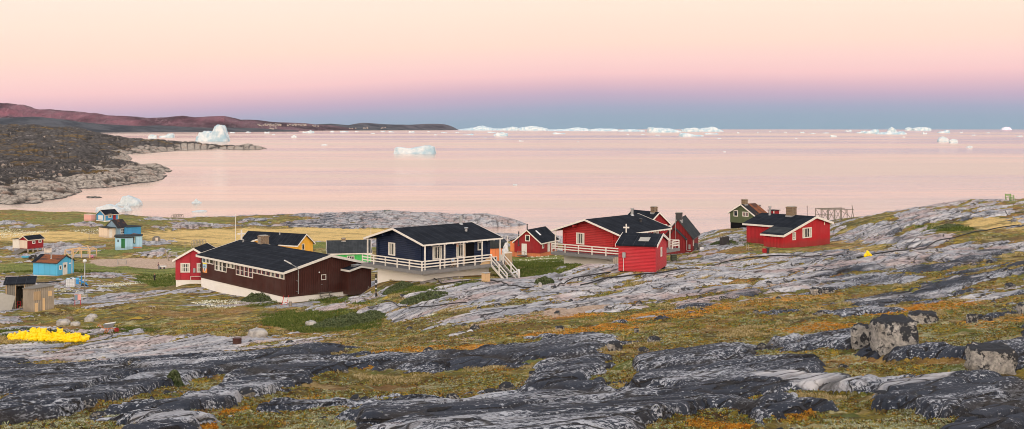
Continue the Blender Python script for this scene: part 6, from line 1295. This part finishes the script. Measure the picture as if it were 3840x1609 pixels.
def small_things():
    lamp('globe topped street lamp on a concrete foot near the weathered sheds', 318, 1100, 972, 157); lamp('short street lamp in front of the orange shed', 1889, 992, 932, 160)
    # tripod mast
    x, y, z = at(1410, 1152, d=113); t = thing('tripod_mast', 'black and white banded mast on three splayed timber legs', 'mast', (x, y, z)); h = CZ - (1028 - VH) / F * y - z
    MB().tube([(0, 0, 0), (0, 0, h)], .075, 8).build('pole', M['rubber'], t)
    for k in range(3): MB().tube([(0, 0, h * f), (0, 0, h * f + .12)], .08, 8).build('white_band', M['plasticw'], t) if (f := (.45, .62, .8)[k]) else None
    for a in (200, 335, 80): MB().bar((0, 0, .95), (math.cos(R(a)) * 1.0, math.sin(R(a)) * 1.0, -.08), .09).build('leg', M['palewood'], t)
    # flagpoles, thin masts
    for (u, v, vt, d, r, mt, lab, nm) in ((883, 960, 806, 150, .06, 'white', 'tall white flagpole behind the brown hall', 'flagpole'), (1391, 950, 856, 140, .04, 'white', 'thin white mast at the left eave of the navy house', 'mast'), (1903, 985, 888, 168, .07, 'white', 'white post beside the orange shed', 'post'), (334, 906, 874, 290, .10, 'palewood', 'lone wooden post in the straw coloured field', 'post'),
                                  (3027, 812, 774, 205, .07, 'dmetal', 'thin antenna post on the crest left of the drying rack', 'mast'), (694, 950, 910, 236, .09, 'palewood', 'upright wooden net pole behind the red window house', 'post')):
        x, y, z = at(u, v, d=d); h = CZ - (vt - VH) / F * y - z; e = thing(nm, lab, nm, (x, y, z)); MB().tube([(0, 0, -.3), (0, 0, h)], r, 8, r * .6).build('pole', M[mt], e); MB().ball((0, 0, h + r * .8), r * 1.1, r * 1.1, r * 1.1, 8, 6).build('finial', M[mt], e)
    x, y, z = at(635, 952, d=236); e = thing('net_pole', 'leaning wooden net pole at the right end of the sand pitch', 'post', (x, y, z)); MB().bar((0, 0, -.2), (-px(18, y), .3, px(40, y)), .2).build('pole', M['palewood'], e); m = MB(); m.tube([(-px(17, y), .3, px(39, y)), (px(20, y), .2, px(31, y)), (px(58, y), 0, px(38, y))], .04, 5); m.build('rope', M['net'], e)
    # goals
    for (u, v, w, hh, lab) in ((457, 994, 30, 20, 'left small netted goal on the near side of the sand pitch'), (648, 960, 27, 11, 'right netted goal by the leaning net pole')):
        x, y, z = at(u, v, 150); W, H = px(w, y), px(hh, y); m = MB()
        for q in (-W / 2, W / 2): m.bar((q, 0, 0), (q, 0, H), .08).bar((q, 1.2, 0), (q, 0, H), .06)
        m.bar((-W / 2, 0, H), (W / 2, 0, H), .08); n = MB()
        for i in range(9): f = i / 8; n.bar((-W / 2 + f * W, 1.2, 0), (-W / 2 + f * W, 0, H), .02)
        for i in range(1, 6): f = i / 6; n.bar((-W / 2, 1.2 * f, H * (1 - f)), (W / 2, 1.2 * f, H * (1 - f)), .02)
        beam_thing('football_goal', lab, 'goal', (x, y, z), 10, [('frame', 'metal', m), ('net', 'net', n)], 'goals on the sand pitch')
    # benches
    for (u, v, lab, mt, yw, d, w) in ((1452, 796, 'dark green bench on the rocky point above the bay', 'darkteal', 8, None, 1.9), (3783, 745, 'left green bench on the right hilltop', 'bench', 0, 180, 1.0), (3796, 742, 'right taller green bench on the right hilltop', 'bench', 0, 181, .9)):
        x, y, z = at(u, v + 1, 150) if d is None else at(u, v, d=d); t = thing('bench', lab, 'bench', (x, y, z), R(yw)); w = w * (1.25 if d is None else 1)
        for q in (-w / 2 + .1, w / 2 - .1): MB().bar((q, -.2, -.2), (q, -.2, .45), .08).build('leg', M[mt], t); MB().bar((q, .2, -.2), (q, .32, 1.0), .08).build('leg', M[mt], t)
        m = MB(); [m.box(-w / 2, w / 2, -.28 + i * .19, -.12 + i * .19, .45, .49) for i in range(3)]; m.build('seat', M[mt], t); m = MB(); [m.box(-w / 2, w / 2, .24, .28, .62 + i * .2, .74 + i * .2) for i in range(2)]; m.build('backrest', M[mt], t)
    # picnic table
    x, y, z = at(1216, 1119, 90); t = thing('picnic_table', 'grey timber picnic table against the brown hall gable', 'picnic table', (x, y - .4, ground(x, y - .4)), R(38))
    m = MB(); [m.box(-.85, .85, -.36 + i * .15, -.23 + i * .15, .72, .76) for i in range(5)]; m.build('table_top', M['greywood'], t)
    for s in (-1, 1): MB().box(-.85, .85, s * .72 - .12, s * .72 + .12, .43, .47).build('bench_seat', M['greywood'], t)
    for q in (-.6, .6): MB().bar((q, -.65, 0), (q, -.2, .71), .07).bar((q, .65, 0), (q, .2, .71), .07).bar((q, -.8, .40), (q, .8, .40), .06).build('leg_frame', M['greywood'], t)
    # deckchair and stump by the near corner of the hall
    x, y, z = at(1072, 1142, 90); m = MB(); m.bar((-.3, 0, 0), (-.1, 0, 1.0), .06).bar((.2, 0, 0), (.4, 0, 1.0), .06).bar((-.45, 0, .05), (.35, 0, .35), .06); n = MB(); [n.bar((-.26 + i * .05, -.02, .15 + i * .2), (.24 + i * .05, -.02, .15 + i * .2), .03, .1) for i in range(4)]
    beam_thing('sled', 'small red and white sled propped by the near corner of the brown hall', 'sled', (x, y - .6, ground(x, y - .6)), 20, [('runners', 'redmetal', m), ('slats', 'plasticw', n)])
    x, y, z = at(1092, 1147, 90); beam_thing('wooden_post', 'short pale wooden post stump by the brown hall', 'post', (x, y - .5, ground(x, y - .5)), 5, [('stump', 'palewood', MB().tube([(0, 0, -.2), (0, 0, .5)], .17, 10))])
    x, y, z = at(1381, 1128, d=128); m = MB().bar((-.16, 0, 0), (-.05, .5, 1.3), .05).bar((.16, 0, 0), (.25, .5, 1.3), .05); n = MB(); [n.bar((-.14 + i * .018, .08 * i, .2 * i + .15), (.17 + i * .015, .08 * i, .2 * i + .15), .035) for i in range(6)]
    beam_thing('ladder', 'short grey ladder leaning at the right corner of the brown hall', 'ladder', (x, y, z), 0, [('rails', 'greywood', m), ('rungs', 'greywood', n)])
    # tank, cage
    x, y, z = at(266, 1067, d=172); w = .62; m = MB().box(-w, w, -w, w, .14, 1.25); t = thing('water_tank', 'white cubic water tank in a wire cage in front of the blue container', 'tank', (x, y, z), R(12)); m.build('tank', M['plasticw'], t)
    m = MB(); [m.box(-w - .03, w + .03, -w - .03, -w - .001, .14 + i * .22, .17 + i * .22) for i in range(6)]; [m.box(-w - .01 + i * .245, -w + .02 + i * .245, -w - .035, -w - .004, .14, 1.27) for i in range(6)]; [m.box(w + .001, w + .03, -w, w, .14 + i * .22, .17 + i * .22) for i in range(6)]; m.build('cage', M['metal'], t)
    MB().box(-w, w, -w, w, 0, .12).build('pallet', M['dmetal'], t); MB().tube([(0, 0, 1.25), (0, 0, 1.33)], .16, 10).build('lid', M['dmetal'], t)
    x, y, z = at(272, 1045, d=181); t = thing('blue_container', 'blue lidded container behind the white caged tank', 'container', (x, y, z), R(15)); MB().box(-.95, .95, -.5, .5, 0, .82).build('body', M['bluemetal'], t); MB().prism([(-1, .825), (1, .825), (.9, 1.0), (-.9, 1.0)], 'y', -.55, .55).build('lid', M['blue'], t)
    x, y, z = at(316, 1063, d=173); m = MB().bar((-.7, 0, .9), (.6, 0, .25), .14).bar((-.2, -.4, .65), (.1, .4, .5), .12).bar((-.5, 0, 0), (-.5, 0, 1.6), .1).bar((.2, -.4, .1), (.9, -.2, .0), .12).bar((-1.3, .1, .9), (-.6, 0, .9), .1)
    t = beam_thing('boat_trailer', 'small blue trailer frame beside the globe street lamp', 'trailer', (x, y, z), -15, [('frame', 'bluemetal', m)])
    for s in (-.45, .45): MB().tube([(.05, s - .05, .22), (.05, s + .05, .22)], .22, 12).build('wheel', M['dmetal'], t)
    # sign box on red legs
    x, y, z = at(291, 1144, 90); t = thing('red_legged_box', 'small grey and pink box standing on thin red legs', 'sign', (x, y, z), R(25)); MB().box(-.33, .33, -.18, .18, .55, 1.12).build('box', M['pink'], t); MB().box(-.335, -.331, -.185, .185, .56, 1.11).build('side_panel', M['concg'], t)
    MB().box(-.32, -.02, -.186, -.181, .57, 1.1).build('front_panel', M['greyblue'], t)
    for a in (-.28, .28):
        for b in (-.14, .14): MB().box(a - .025, a + .025, b - .025, b + .025, -.1, .55).build('leg', M['redmetal'], t)
    # timber frame
    x, y, z = at(292, 966, 180); W = px(96, y); D = W * .6; H = px(28, y); m = MB()
    t = thing('unfinished_hut', 'open timber frame of an unfinished house on a deck', 'timber frame', (x - W / 2, y, z), R(-4))
    MB().box(.5, W, 0, D, .05, .4).build('deck', M['concg'], t)
    for a in (0, W * .33, W * .66, W):
        for b in (0, D): m.box(a - .09, a + .09, b - .09, b + .09, -.1, H)
    for b in (0, D): m.bar((0, b, H), (W, b, H), .16)
    for a in (0, W): m.bar((a, 0, H), (a, D, H), .16)
    m.bar((W * .15, 0, H), (W * .75, D / 2, H * 1.5), .14).bar((W * .75, D / 2, H * 1.5), (W, 0, H), .14).bar((W * .3, 0, .3), (W * .62, 0, H * 1.25), .14).bar((0, 0, H * .9), (W * .2, 0, .2), .1).bar((W * .75, D / 2, H * 1.5), (W, D, H), .14); m.build('frame', M['newwood'], t)
    x, y, z = at(180, 951, 180); t = thing('slatted_crate', 'stack of pale slatted crates behind the blue shed roof', 'crate', (x, y, z), R(20)); m = MB(); [m.box(-.75, .75, -.5, -.44, .1 + i * .28, .28 + i * .28) for i in range(4)]; [m.box(.69, .75, -.44, .5, .1 + i * .28, .28 + i * .28) for i in range(4)]; m.build('slats', M['cream'], t)
    [MB().box(a - .05, a + .05, -.43, -.34, 0, 1.25).build('post', M['cream'], t) for a in (-.68, .6)]
    # pink bicycle
    x, y, z = at(341, 969, 180); t = thing('childrens_bicycle', 'tiny pink bicycle lying by the timber frame', 'bicycle', (x, y, z), R(5))
    for a in (-.38, .38):
        w_ = MB().tube([(a + .26 * math.cos(k * math.pi / 6), 0, .27 + .26 * math.sin(k * math.pi / 6)) for k in range(13)], .035, 5, cap=False).build('wheel', M['pinkp'], t)
    MB().bar((-.38, 0, .27), (-.1, 0, .6), .04).bar((-.1, 0, .6), (.28, 0, .6), .04).bar((.38, 0, .27), (.26, 0, .75), .04).bar((-.1, 0, .6), (.05, 0, .27), .04).bar((.05, 0, .27), (.28, 0, .6), .04).build('frame', M['pinkp'], t); MB().bar((.26, -.2, .77), (.26, .2, .77), .035).build('handlebar', M['dmetal'], t); MB().box(-.2, .0, -.06, .06, .66, .71).build('saddle', M['dmetal'], t)
    # quad bike, sledge boat
    x, y, z = at(124, 972, 180); t = thing('quad_bike', 'black quad bike parked behind the blue shed', 'quad bike', (x, y, z), R(15)); MB().box(-.7, .7, -.28, .28, .4, .72).prism([(.3, .72), (.75, .72), (.6, .98), (.4, .98)], 'y', -.26, .26).build('body', M['dmetal'], t, bevel=.05); MB().box(-.45, .2, -.16, .16, .73, .86).build('seat', M['rubber'], t)
    for a in (-.55, .55):
        for b in (-.4, .4): MB().tube([(a, b - .12, .3), (a, b + .12, .3)], .3, 12).build('wheel', M['rubber'], t)
    MB().bar((.42, -.35, 1.05), (.42, .35, 1.05), .04).bar((.5, 0, .9), (.42, 0, 1.05), .05).build('handlebar', M['metal'], t)
    x, y, z = at(96, 969, 180); t = thing('small_dinghy', 'small light blue dinghy on the grass below the stilt shed', 'boat', (x, y, z), R(5)); m = MB(); m.poly([(-.7, -.35, .1), (.6, -.3, .1), (.95, 0, .2), (.6, .3, .1), (-.7, .35, .1), (-.75, -.45, .45), (.7, -.4, .45), (1.2, 0, .6), (.7, .4, .45), (-.75, .45, .45)], [(4, 3, 2, 1, 0), (0, 1, 6, 5), (1, 2, 7, 6), (2, 3, 8, 7), (3, 4, 9, 8), (4, 0, 5, 9)]); m.build('hull', M['blue'], t); MB().box(-.2, .05, -.38, .38, .36, .4).build('thwart', M['plasticw'], t); MB().box(-.72, .6, -.28, .28, .12, .3).build('cover', M['plasticw'], t)
    # barrels
    for (u, v, w, h, lab, mt, dm) in ((556, 963, 9, 11, 'rusty barrel standing at the far edge of the sand pitch', 'dmetal', 150), (889, 1289, 33, 21, 'rusty brown cut down drum at the near end of the meadow', 'brownv', 40)):
        x, y, z = at(u, v, dm); r = px(w, y) / 2; H = px(h, y); t = thing('barrel', lab, 'barrel', (x, y, z)); MB().tube([(0, 0, -.1), (0, 0, H)], r, 16).build('drum', M[mt], t); MB().tube([(0, 0, H * .3), (0, 0, H * .36)], r * 1.04, 16).tube([(0, 0, H * .66), (0, 0, H * .72)], r * 1.04, 16).build('hoops', M[mt], t)
    # wheelbarrow
    x, y, z = at(408, 1254, 60, .08); t = thing('wheelbarrow', 'grey wheelbarrow with orange frame right of the heap of yellow bags', 'wheelbarrow', (x, y, z), R(8))
    m = MB(); m.poly([(-.32, -.22, .42), (.30, -.2, .46), (.30, .2, .46), (-.32, .22, .42), (-.42, -.36, .74), (.58, -.34, .86), (.58, .34, .86), (-.42, .36, .74)], [(0, 3, 2, 1), (0, 1, 5, 4), (1, 2, 6, 5), (2, 3, 7, 6), (3, 0, 4, 7)]); tr = m.build('tray', M['metal'], t); so = tr.modifiers.new('s', 'SOLIDIFY'); so.thickness = .02
    MB().poly([(-.38, -.32, .68), (.52, -.3, .78), (.52, .3, .78), (-.38, .32, .68)], [(0, 1, 2, 3)]).build('load', M['concg'], t)
    m = MB()
    for s in (-.2, .2): m.tube([(-.95, s * 1.3, .72), (-.4, s, .40), (.35, s, .36), (.62, s * .4, .2)], .022, 6); m.tube([(-.2, s, .38), (-.32, s * 1.3, .0), (-.15, s * 1.3, .0), (.05, s, .38)], .02, 6)
    m.build('frame', M['orangemetal'], t); MB().tube([(.66, -.05, .2), (.66, .05, .2)], .2, 16).build('wheel', M['redd'], t)
    # heap of yellow bags: every bag a bag
    bags = []
    for s in range(4):
        b = MB(); b.ball((0, 0, .0), .30, .26, .28, 12, 9, .30, 5 + s * 7); b.ball((.05, 0, .32), .10, .09, .12, 7, 5, .5, 9 + s); bags.append(b)
    meshes = []
    for b in bags: o = b.build('yellow_bag', M['bag']); meshes.append(o.data); bpy.data.objects.remove(o)
    def bag(x, y, z, lab, grp, i, sc=1.):
        o = bpy.data.objects.new('yellow_bag', meshes[i % 4]); COL.objects.link(o); o.location = (x, y, z); o.rotation_euler = (random.uniform(-.7, .7), random.uniform(-.7, .7), random.uniform(0, 6.3)); k = sc * random.uniform(.62, .98); o.scale = (k * random.uniform(.8, 1.2), k, k * random.uniform(.75, 1.1)); tag(o, lab, 'bag', grp)
    g = np.random.default_rng(4); hx = [40, 60, 75, 95, 110, 140, 170, 200, 225, 250, 275, 300, 325]; hh = [.1, .2, .6, .1, .5, .85, .62, .45, .72, .5, .62, .4, .1]
    i = 0
    for lay in range(5):
        for u in np.arange(40, 328, 8.5 if lay else 6.5):
            for row in range(3 if lay == 0 else 2):
                H = np.interp(u, hx, hh); z0 = lay * .27
                if z0 > H - .12 and lay: continue
                d = 98 + row * .55 + lay * .28 + g.uniform(-.2, .2); uu = u + g.uniform(-4, 4); x = (uu - CX) / F * d
                bag(x, d, ground(x, 98 + row * .5) + .14 + z0 + g.uniform(-.05, .05), 'full yellow plastic bag in the big heap left of the wheelbarrow', 'yellow bags heaped on the near meadow', i); i += 1
    x, y, z = at(255, 1262, d=98.6); 
    for k, u in enumerate((190, 212)): xx = (u - CX) / F * 99.4; o = bpy.data.objects.new('black_bag', meshes[k]); COL.objects.link(o); o.data = meshes[k].copy(); o.data.materials.clear(); o.data.materials.append(M['rubber']); o.location = (xx, 99.3, ground(xx, 98.6) + .62 - .12 * k); o.scale = (.7, .7, .7); tag(o, ('left' if k == 0 else 'right') + ' black bag lying among the heaped yellow bags', 'bag')
    x, y, z = at(3255, 962, 80)
    for k, (dx, dz) in enumerate(((-.26, .1), (.02, .12), (.28, .08), (-.03, .36), (.12, .2))): bag(x + dx, y + .05 * (k % 2), z + dz, 'yellow plastic bag in the small pile alone on the right hillside', 'yellow bags on the right hillside', k, .62)
    # things by the navy house and red shed
    x, y, z = at(1822, 1042, d=112.6); t = thing('wooden_bin', 'upright wooden slatted bin standing at the foot of the deck stairs', 'bin', (x, y, z), R(40)); MB().box(-.3, .3, -.3, .3, 0, .85).build('body', M['newwood'], t); MB().box(-.34, .34, -.34, .34, .851, .9).build('lid', M['concg'], t)
    x, y, z = at(1931, 1041, 90); t = thing('broken_chair', 'tipped white plastic chair and box on the grass between the two railed houses', 'chair', (x, y, z), R(10)); m = MB().bar((-.35, 0, .0), (-.1, 0, .65), .05).bar((.2, .1, 0), (.3, .1, .7), .05); m.build('leg', M['plasticw'], t); MB().poly([(-.45, -.2, .45), (.2, -.25, .62), (.25, .3, .7), (-.4, .3, .5), (-.45, -.2, .41), (.2, -.25, .58), (.25, .3, .66), (-.4, .3, .46)], [(0, 1, 2, 3), (7, 6, 5, 4), (0, 4, 5, 1), (1, 5, 6, 2), (2, 6, 7, 3), (3, 7, 4, 0)]).build('seat', M['plasticw'], t); MB().box(-.1, .42, -.35, .1, 0, .36).build('box', M['metal'], t); MB().poly([(.25, .0, .1), (.55, .0, .1), (.55, .05, .85), (.3, .05, .9)], [(0, 1, 2, 3)]).build('backrest', M['plasticw'], t)
    x, y, z = at(2313, 982, d=127.6); t = thing('cable_reel', 'wooden cable reel leaning by the left wall of the red shed', 'reel', (x, y, z), R(0)); [MB().tube([(0, q, .45), (0, q + .05, .45)], .45, 18).build('flange', M['palewood'], t) for q in (0, .4)]; MB().tube([(0, .05, .45), (0, .4, .45)], .2, 12).build('core', M['greywood'], t)
    x, y, z = at(2521, 955, d=143); t = thing('covered_bin', 'bin wrapped in olive green tarpaulin in front of the maroon house', 'bin', (x, y - 1.2, ground(x, y - 1.2)), R(10)); MB().box(-.35, .35, -.3, .3, 0, .68).build('cover', M['tarp'], t, bevel=.08); MB().box(-.38, .38, -.32, .32, .681, .73).build('lid', M['tarp'], t); MB().box(-.37, .37, -.31, .31, .35, .39).build('strap', M['rubber'], t)
    x, y, z = at(2567, 969, 90); t = thing('styrofoam_box', 'pale grey lidded box on the rocks right of the red shed', 'box', (x, y, z), R(-20)); MB().box(-.25, .25, -.18, .18, 0, .28).build('body', M['concg'], t); MB().box(-.27, .27, -.2, .2, .281, .33).build('lid', M['metal'], t)
    x, y, z = at(2614, 942, d=152); t = thing('scrap_pile', 'pile of dark boards and pale scrap right of the maroon house', 'scrap pile', (x, y, z), R(10)); m = MB()
    for k in range(9): a = k * .7; m.bar((-.5 + .1 * k, -.3 + .08 * k, .08 * k), (.5 + .05 * k, .4 - .1 * k, .12 * k + .1), .12, .05)
    m.build('boards', M['greywood'], t); MB().box(.2, .7, -.6, -.4, 0, .4).build('board_end', M['plasticw'], t); MB().box(-.55, .1, -.1, .5, 0, .85).build('crate', M['dmetal'], t)
    # compost box, chair, bins by the catslide house
    x, y, z = at(2716, 917, 120); W = px(26, y); H = px(31, y); t = thing('compost_box', 'black slatted box full of twigs left of the catslide house', 'box', (x, y, z), R(12)); m = MB()
    for k in range(7): a = -W / 2 + k * W / 6.5; m.box(a, a + W / 8, -W / 2, -W / 2 + .04, -.2, H * (1 - .03 * (k % 3)))
    for k in range(7): a = -W / 2 + k * W / 6.5; m.box(W / 2 - .04, W / 2, a, a + W / 8, -.2, H)
    m.box(-W / 2, W / 2 - .05, -W / 2 + .06, W / 2, -.2, H * .85); m.build('slats', M['dmetal'], t); m = MB()
    for k in range(9): a = random.uniform(-W / 2, W / 2); m.bar((a, 0, H * .8), (a + random.uniform(-.4, .6), 0, H + random.uniform(.1, .5)), .04)
    m.build('twigs', M['palewood'], t); m = MB(); [m.bar((W * .55 + k * .12, -.3, 0), (W * .45 + k * .02, -.1, H * (.9 - .2 * k)), .04) for k in range(4)]; m.build('leaning_sticks', M['greywood'], t)
    x, y, z = at(2814, 928, d=146); t = thing('old_kick_sledge', 'pale wooden kick sledge standing at the left corner of the catslide house', 'sledge', (x, y, z), R(30)); m = MB().bar((-.3, 0, 0), (-.35, 0, .85), .06).bar((-.3, .4, 0), (-.35, .4, .85), .06).bar((-.3, 0, .05), (.5, 0, .05), .06).bar((-.3, .4, .05), (.5, .4, .05), .06); m.build('runners', M['palewood'], t); MB().box(-.3, .3, 0, .4, .30, .35).build('seat', M['newwood'], t)
    x, y, z = at(2872, 921, d=144.5); t = thing('rubbish_bin', 'dark bin in front of the entrance wing of the catslide house', 'bin', (x, y - 1.0, ground(x, y - 1.0)), 0); MB().tube([(0, 0, 0), (0, 0, .62)], .2, 12, .24).build('body', M['dmetal'], t); MB().tube([(0, 0, .621), (0, 0, .68)], .26, 12).build('lid', M['dmetal'], t)
    x, y, z = at(2860, 922, d=144.5); t = thing('red_gas_box', 'low red box left of the dark bin at the catslide house', 'box', (x, y - 1.1, ground(x, y - 1.1)), R(40)); MB().box(-.2, .2, -.2, .2, 0, .5).build('body', M['redv'], t); MB().box(-.22, .22, -.22, .22, .501, .54).build('lid', M['redv'], t)
    # fish drying racks
    def rack(label, u0, u1, vt, vb, d, extra=False, mt='greywood'):
        x, y, z = at((u0 + u1) / 2, vb, d=d); W = px(u1 - u0, y); H = px(vb - vt, y) * .78; D = 2.6; t = thing('drying_rack', label, 'drying rack', (x - W / 2, y, z), R(4))
        n = 5
        for i in range(n):
            for b in (0, D): MB().bar((W * .8 * i / (n - 1), b, ground(x - W / 2 + W * .8 * i / (n - 1), y + b) - z - .2), (W * .8 * i / (n - 1), b, H), .09).build('post', M[mt], t)
        m = MB()
        for b in (0, D, D / 2): m.bar((-.1, b, H), (W * .82, b, H + .1 * (b > 0)), .09)
        for b in (0, D): m.bar((-.1, b, H * .5), (W * .5, b, H * .5), .07)
        m.build('cross_poles', M[mt], t); m = MB()
        for i in range(n - 1):
            a0, a1 = W * .8 * i / (n - 1), W * .8 * (i + 1) / (n - 1); m.bar((a0, 0, 0), (a1, 0, H), .06); m.bar((a1, D, 0), (a0, D, H), .06)
        m.build('braces', M[mt], t)
        if extra: m = MB().bar((W * .8, 0, H), (W * 1.0, 0, H), .08).bar((W * .9, 0, 0), (W * .98, 0, H), .07).bar((W * .95, 0, H * 1.35), (W * 1.02, 0, -.1), .08).bar((W * .72, 0, H), (W * .92, 0, H * .25), .07).bar((W * .55, 0, H), (W * .82, 0, H * .55), .07); m.build('leaning_poles', M[mt], t)
        return t
    rack('large bare fish drying rack on the skyline right of the catslide house', 3079, 3204, 757, 817, 184, True, 'greywood')
    rack('small broken fish rack by the shore left of the flagpole', 644, 690, 803, 822, 405)
    rack('low drying frame with curved whale bone behind the red window house', 717, 772, 889, 924, 262, mt='palewood')
    x, y, z = at(586, 903, d=275); t = thing('dog_kennel', 'low grey shelter with a pale door on the rocks right of the pale blue hut', 'shelter', (x, y, z), R(15)); MB().prism([(-.9, -.3), (.9, -.3), (.9, .7), (.4, 1.05), (-.4, 1.05), (-.9, .7)], 'y', 0, 1.4).build('shell', M['greywood'], t); MB().box(-.2, .4, -.05, -.001, -.1, .75).build('door', M['cream'], t)
    # town beyond the bay
    from mathutils.bvhtree import BVHTree
    from mathutils import Vector
    g = np.random.default_rng(3)
    w0, r0 = MB().box(-9, 9, -6, 6, -6, 9).v, None
    wm = MB().box(-9, 9, -6, 6, -8, 8).build('wall', M['distwall']); rm = MB().prism([(-7, 8.05), (7, 8.05), (0, 13)], 'x', -9.6, 9.6).build('roof', M['distroof']); wd, rd = wm.data, rm.data; bpy.data.objects.remove(wm); bpy.data.objects.remove(rm)
    trees = []
    for nme in ('mountains', 'low_hills', 'low_shore'):
        o = bpy.data.objects[nme]; vs = np.empty(len(o.data.vertices) * 3, np.float32); o.data.vertices.foreach_get('co', vs); fs = [tuple(p.vertices) for p in o.data.polygons]; trees.append(BVHTree.FromPolygons([tuple(c) for c in vs.reshape(-1, 3)], fs))
    n = 0
    for (ua, ub, va, vb, k) in ((960, 1055, 466, 475, 34), (1065, 1146, 467, 473, 26), (1146, 1200, 471, 476, 7), (1310, 1450, 479, 484, 12), (985, 1040, 480, 487, 6)):
        for i in range(k):
            u, v = g.uniform(ua, ub), g.uniform(va, vb); dr = Vector(((u - CX) / F, 1, -(v - VH) / F)).normalized(); best = None
            for t_ in trees:
                q = t_.ray_cast(Vector((0, 0, CZ)), dr)
                if q[0] is not None and (best is None or q[3] < best[1]): best = (q[0], q[3])
            if not best: continue
            p = best[0]; t = thing('distant_house', 'tiny pale building of the town on the far hills', 'building', tuple(p), g.uniform(-.6, .6), 'buildings of the far town')
            for nm, dd in (('wall', wd), ('roof', rd)): o = bpy.data.objects.new(nm, dd); COL.objects.link(o); o.parent = t
            n += 1

# ------------------------------------------------------------------ people
def person(label, u, v, d, hgt, yaw, mats_, walk=.12, lean=0., arm=(.1, .1)):
    """one skinned body, clothing coloured by height; hair / cap as children"""
    x, y, z = at(u, v, d=d); k = hgt / 1.75
    V = []; E = []; Rr = []
    def add(p, r, par=None): V.append(p); Rr.append(r); (E.append((par, len(V) - 1)) if par is not None else None); return len(V) - 1
    pel = add((0, 0, .95), .15); wst = add((0, lean * .1, 1.10), .135, pel); ch = add((0, lean * .25, 1.32), .165, wst); nk0 = add((0, lean * .35, 1.46), .10, ch); nk = add((0, lean * .4, 1.52), .06, nk0); hd = add((0, lean * .45 - .01, 1.60), .085, nk); ht = add((0, lean * .45 - .01, 1.69), .078, hd)
    for s in (-1, 1):
        hp = add((s * .10, 0, .90), .11, pel); kn = add((s * .11, -s * walk * .8 - .02, .50), .07, hp); an = add((s * .11, -s * walk + .03, .10), .05, kn); add((s * .13, -s * walk - .12, .04), .042, an)
        sh = add((s * .19, lean * .3, 1.42), .07, ch); el = add((s * .26, lean * .3 + s * arm[0] * .4, 1.14), .05, sh); wr = add((s * .25, lean * .3 - arm[1] - .02, .90), .033, el); pm = add((s * .25, lean * .3 - arm[1] - .03, .83), .034, wr)
        for q in range(4): f = add((s * (.235 + .013 * q), lean * .3 - arm[1] - .02 - .018 * q, .77), .010, pm); add((s * (.232 + .012 * q), lean * .3 - arm[1] - .035 - .014 * q, .725 + .01 * abs(q - 1.4)), .009, f)
        f = add((s * .21, lean * .3 - arm[1] - .06, .80), .012, pm); add((s * .20, lean * .3 - arm[1] - .075, .765), .010, f)
    me = bpy.data.meshes.new('body'); me.from_pydata([tuple(c * k for c in p) for p in V], E, []); o = bpy.data.objects.new('person', me); COL.objects.link(o)
    md = o.modifiers.new('skin', 'SKIN'); md.use_smooth_shade = True
    for i, sv in enumerate(me.skin_vertices[0].data): sv.radius = (Rr[i] * k, Rr[i] * k * (.72 if i in (pel, wst, ch) else 1.)); sv.use_root = (i == pel)
    o.modifiers.new('sub', 'SUBSURF').levels = 1; o.modifiers['sub'].render_levels = 1
    dg = bpy.context.evaluated_depsgraph_get(); dg.update(); nm = bpy.data.meshes.new_from_object(o.evaluated_get(dg)); nm.name = 'body'
    o.modifiers.clear(); o.data = nm; nm.materials.clear()
    for m_ in mats_[:4]: nm.materials.append(M[m_])       # skin, jacket, trousers, shoes
    for p in nm.polygons:
        c = p.center / k
        p.material_index = 3 if c.z < .12 else 2 if (c.z < .93 and abs(c.x) < .2) else 0 if (c.z > 1.5 or (c.z < .88 and abs(c.x) > .19)) else 1
        p.use_smooth = True
    o.location = (x, y, z); o.rotation_euler = (0, 0, R(yaw)); tag(o, label, 'person')
    hy = lean * .45 - .01
    MB().ball((0, (hy + .012) * k, 1.70 * k), .098 * k, .105 * k, .075 * k, 14, 9).build('cap' if mats_[4] != 'hair' else 'hair', M[mats_[4]], o, True)
    MB().ball((0, (hy - .095) * k, 1.615 * k), .016 * k, .022 * k, .026 * k, 8, 6).build('nose', M['skin'], o, True)
    for s in (-1, 1): MB().ball((s * .035 * k, (hy - .088) * k, 1.64 * k), .010 * k, .008 * k, .008 * k, 8, 6).build('eye', M['black'], o); MB().ball((s * .088 * k, hy * k, 1.62 * k), .012 * k, .022 * k, .03 * k, 8, 6).build('ear', M['skin'], o, True)
    MB().ball((0, (hy - .086) * k, 1.575 * k), .025 * k, .006 * k, .006 * k, 8, 5).build('mouth', M['redd'], o)
    return o
def people():
    person('person in black clothes and a red cap standing on the grassy path', 580, 1054, 203, 1.62, -20, ('skin', 'jblack', 'jblack', 'jblack', 'jred'), .05)
    person('person in a plum jacket walking across the sand pitch beside a handcart', 596, 1002, 226, 1.40, -75, ('skin', 'jplum', 'jeans', 'jblack', 'hair'), .14, -.35, (.12, .28))
    x, y, z = at(610, 1001, d=226.5); t = thing('handcart', 'pale handcart pushed by the person in the plum jacket', 'handcart', (x, y, z), R(0)); MB().box(-.6, .7, -.3, .3, .42, .62).build('tray', M['plasticw'], t)
    for a in (-.3, .4): MB().tube([(a, -.36, .2), (a, -.30, .2)], .2, 12).build('wheel', M['dmetal'], t)
    MB().bar((-.6, -.25, .55), (-.95, -.25, .9), .04).bar((-.6, .25, .55), (-.95, .25, .9), .04).bar((-.95, -.25, .9), (-.95, .25, .9), .04).build('handle', M['metal'], t)
pipes(); small_things(); people(); build_plants()
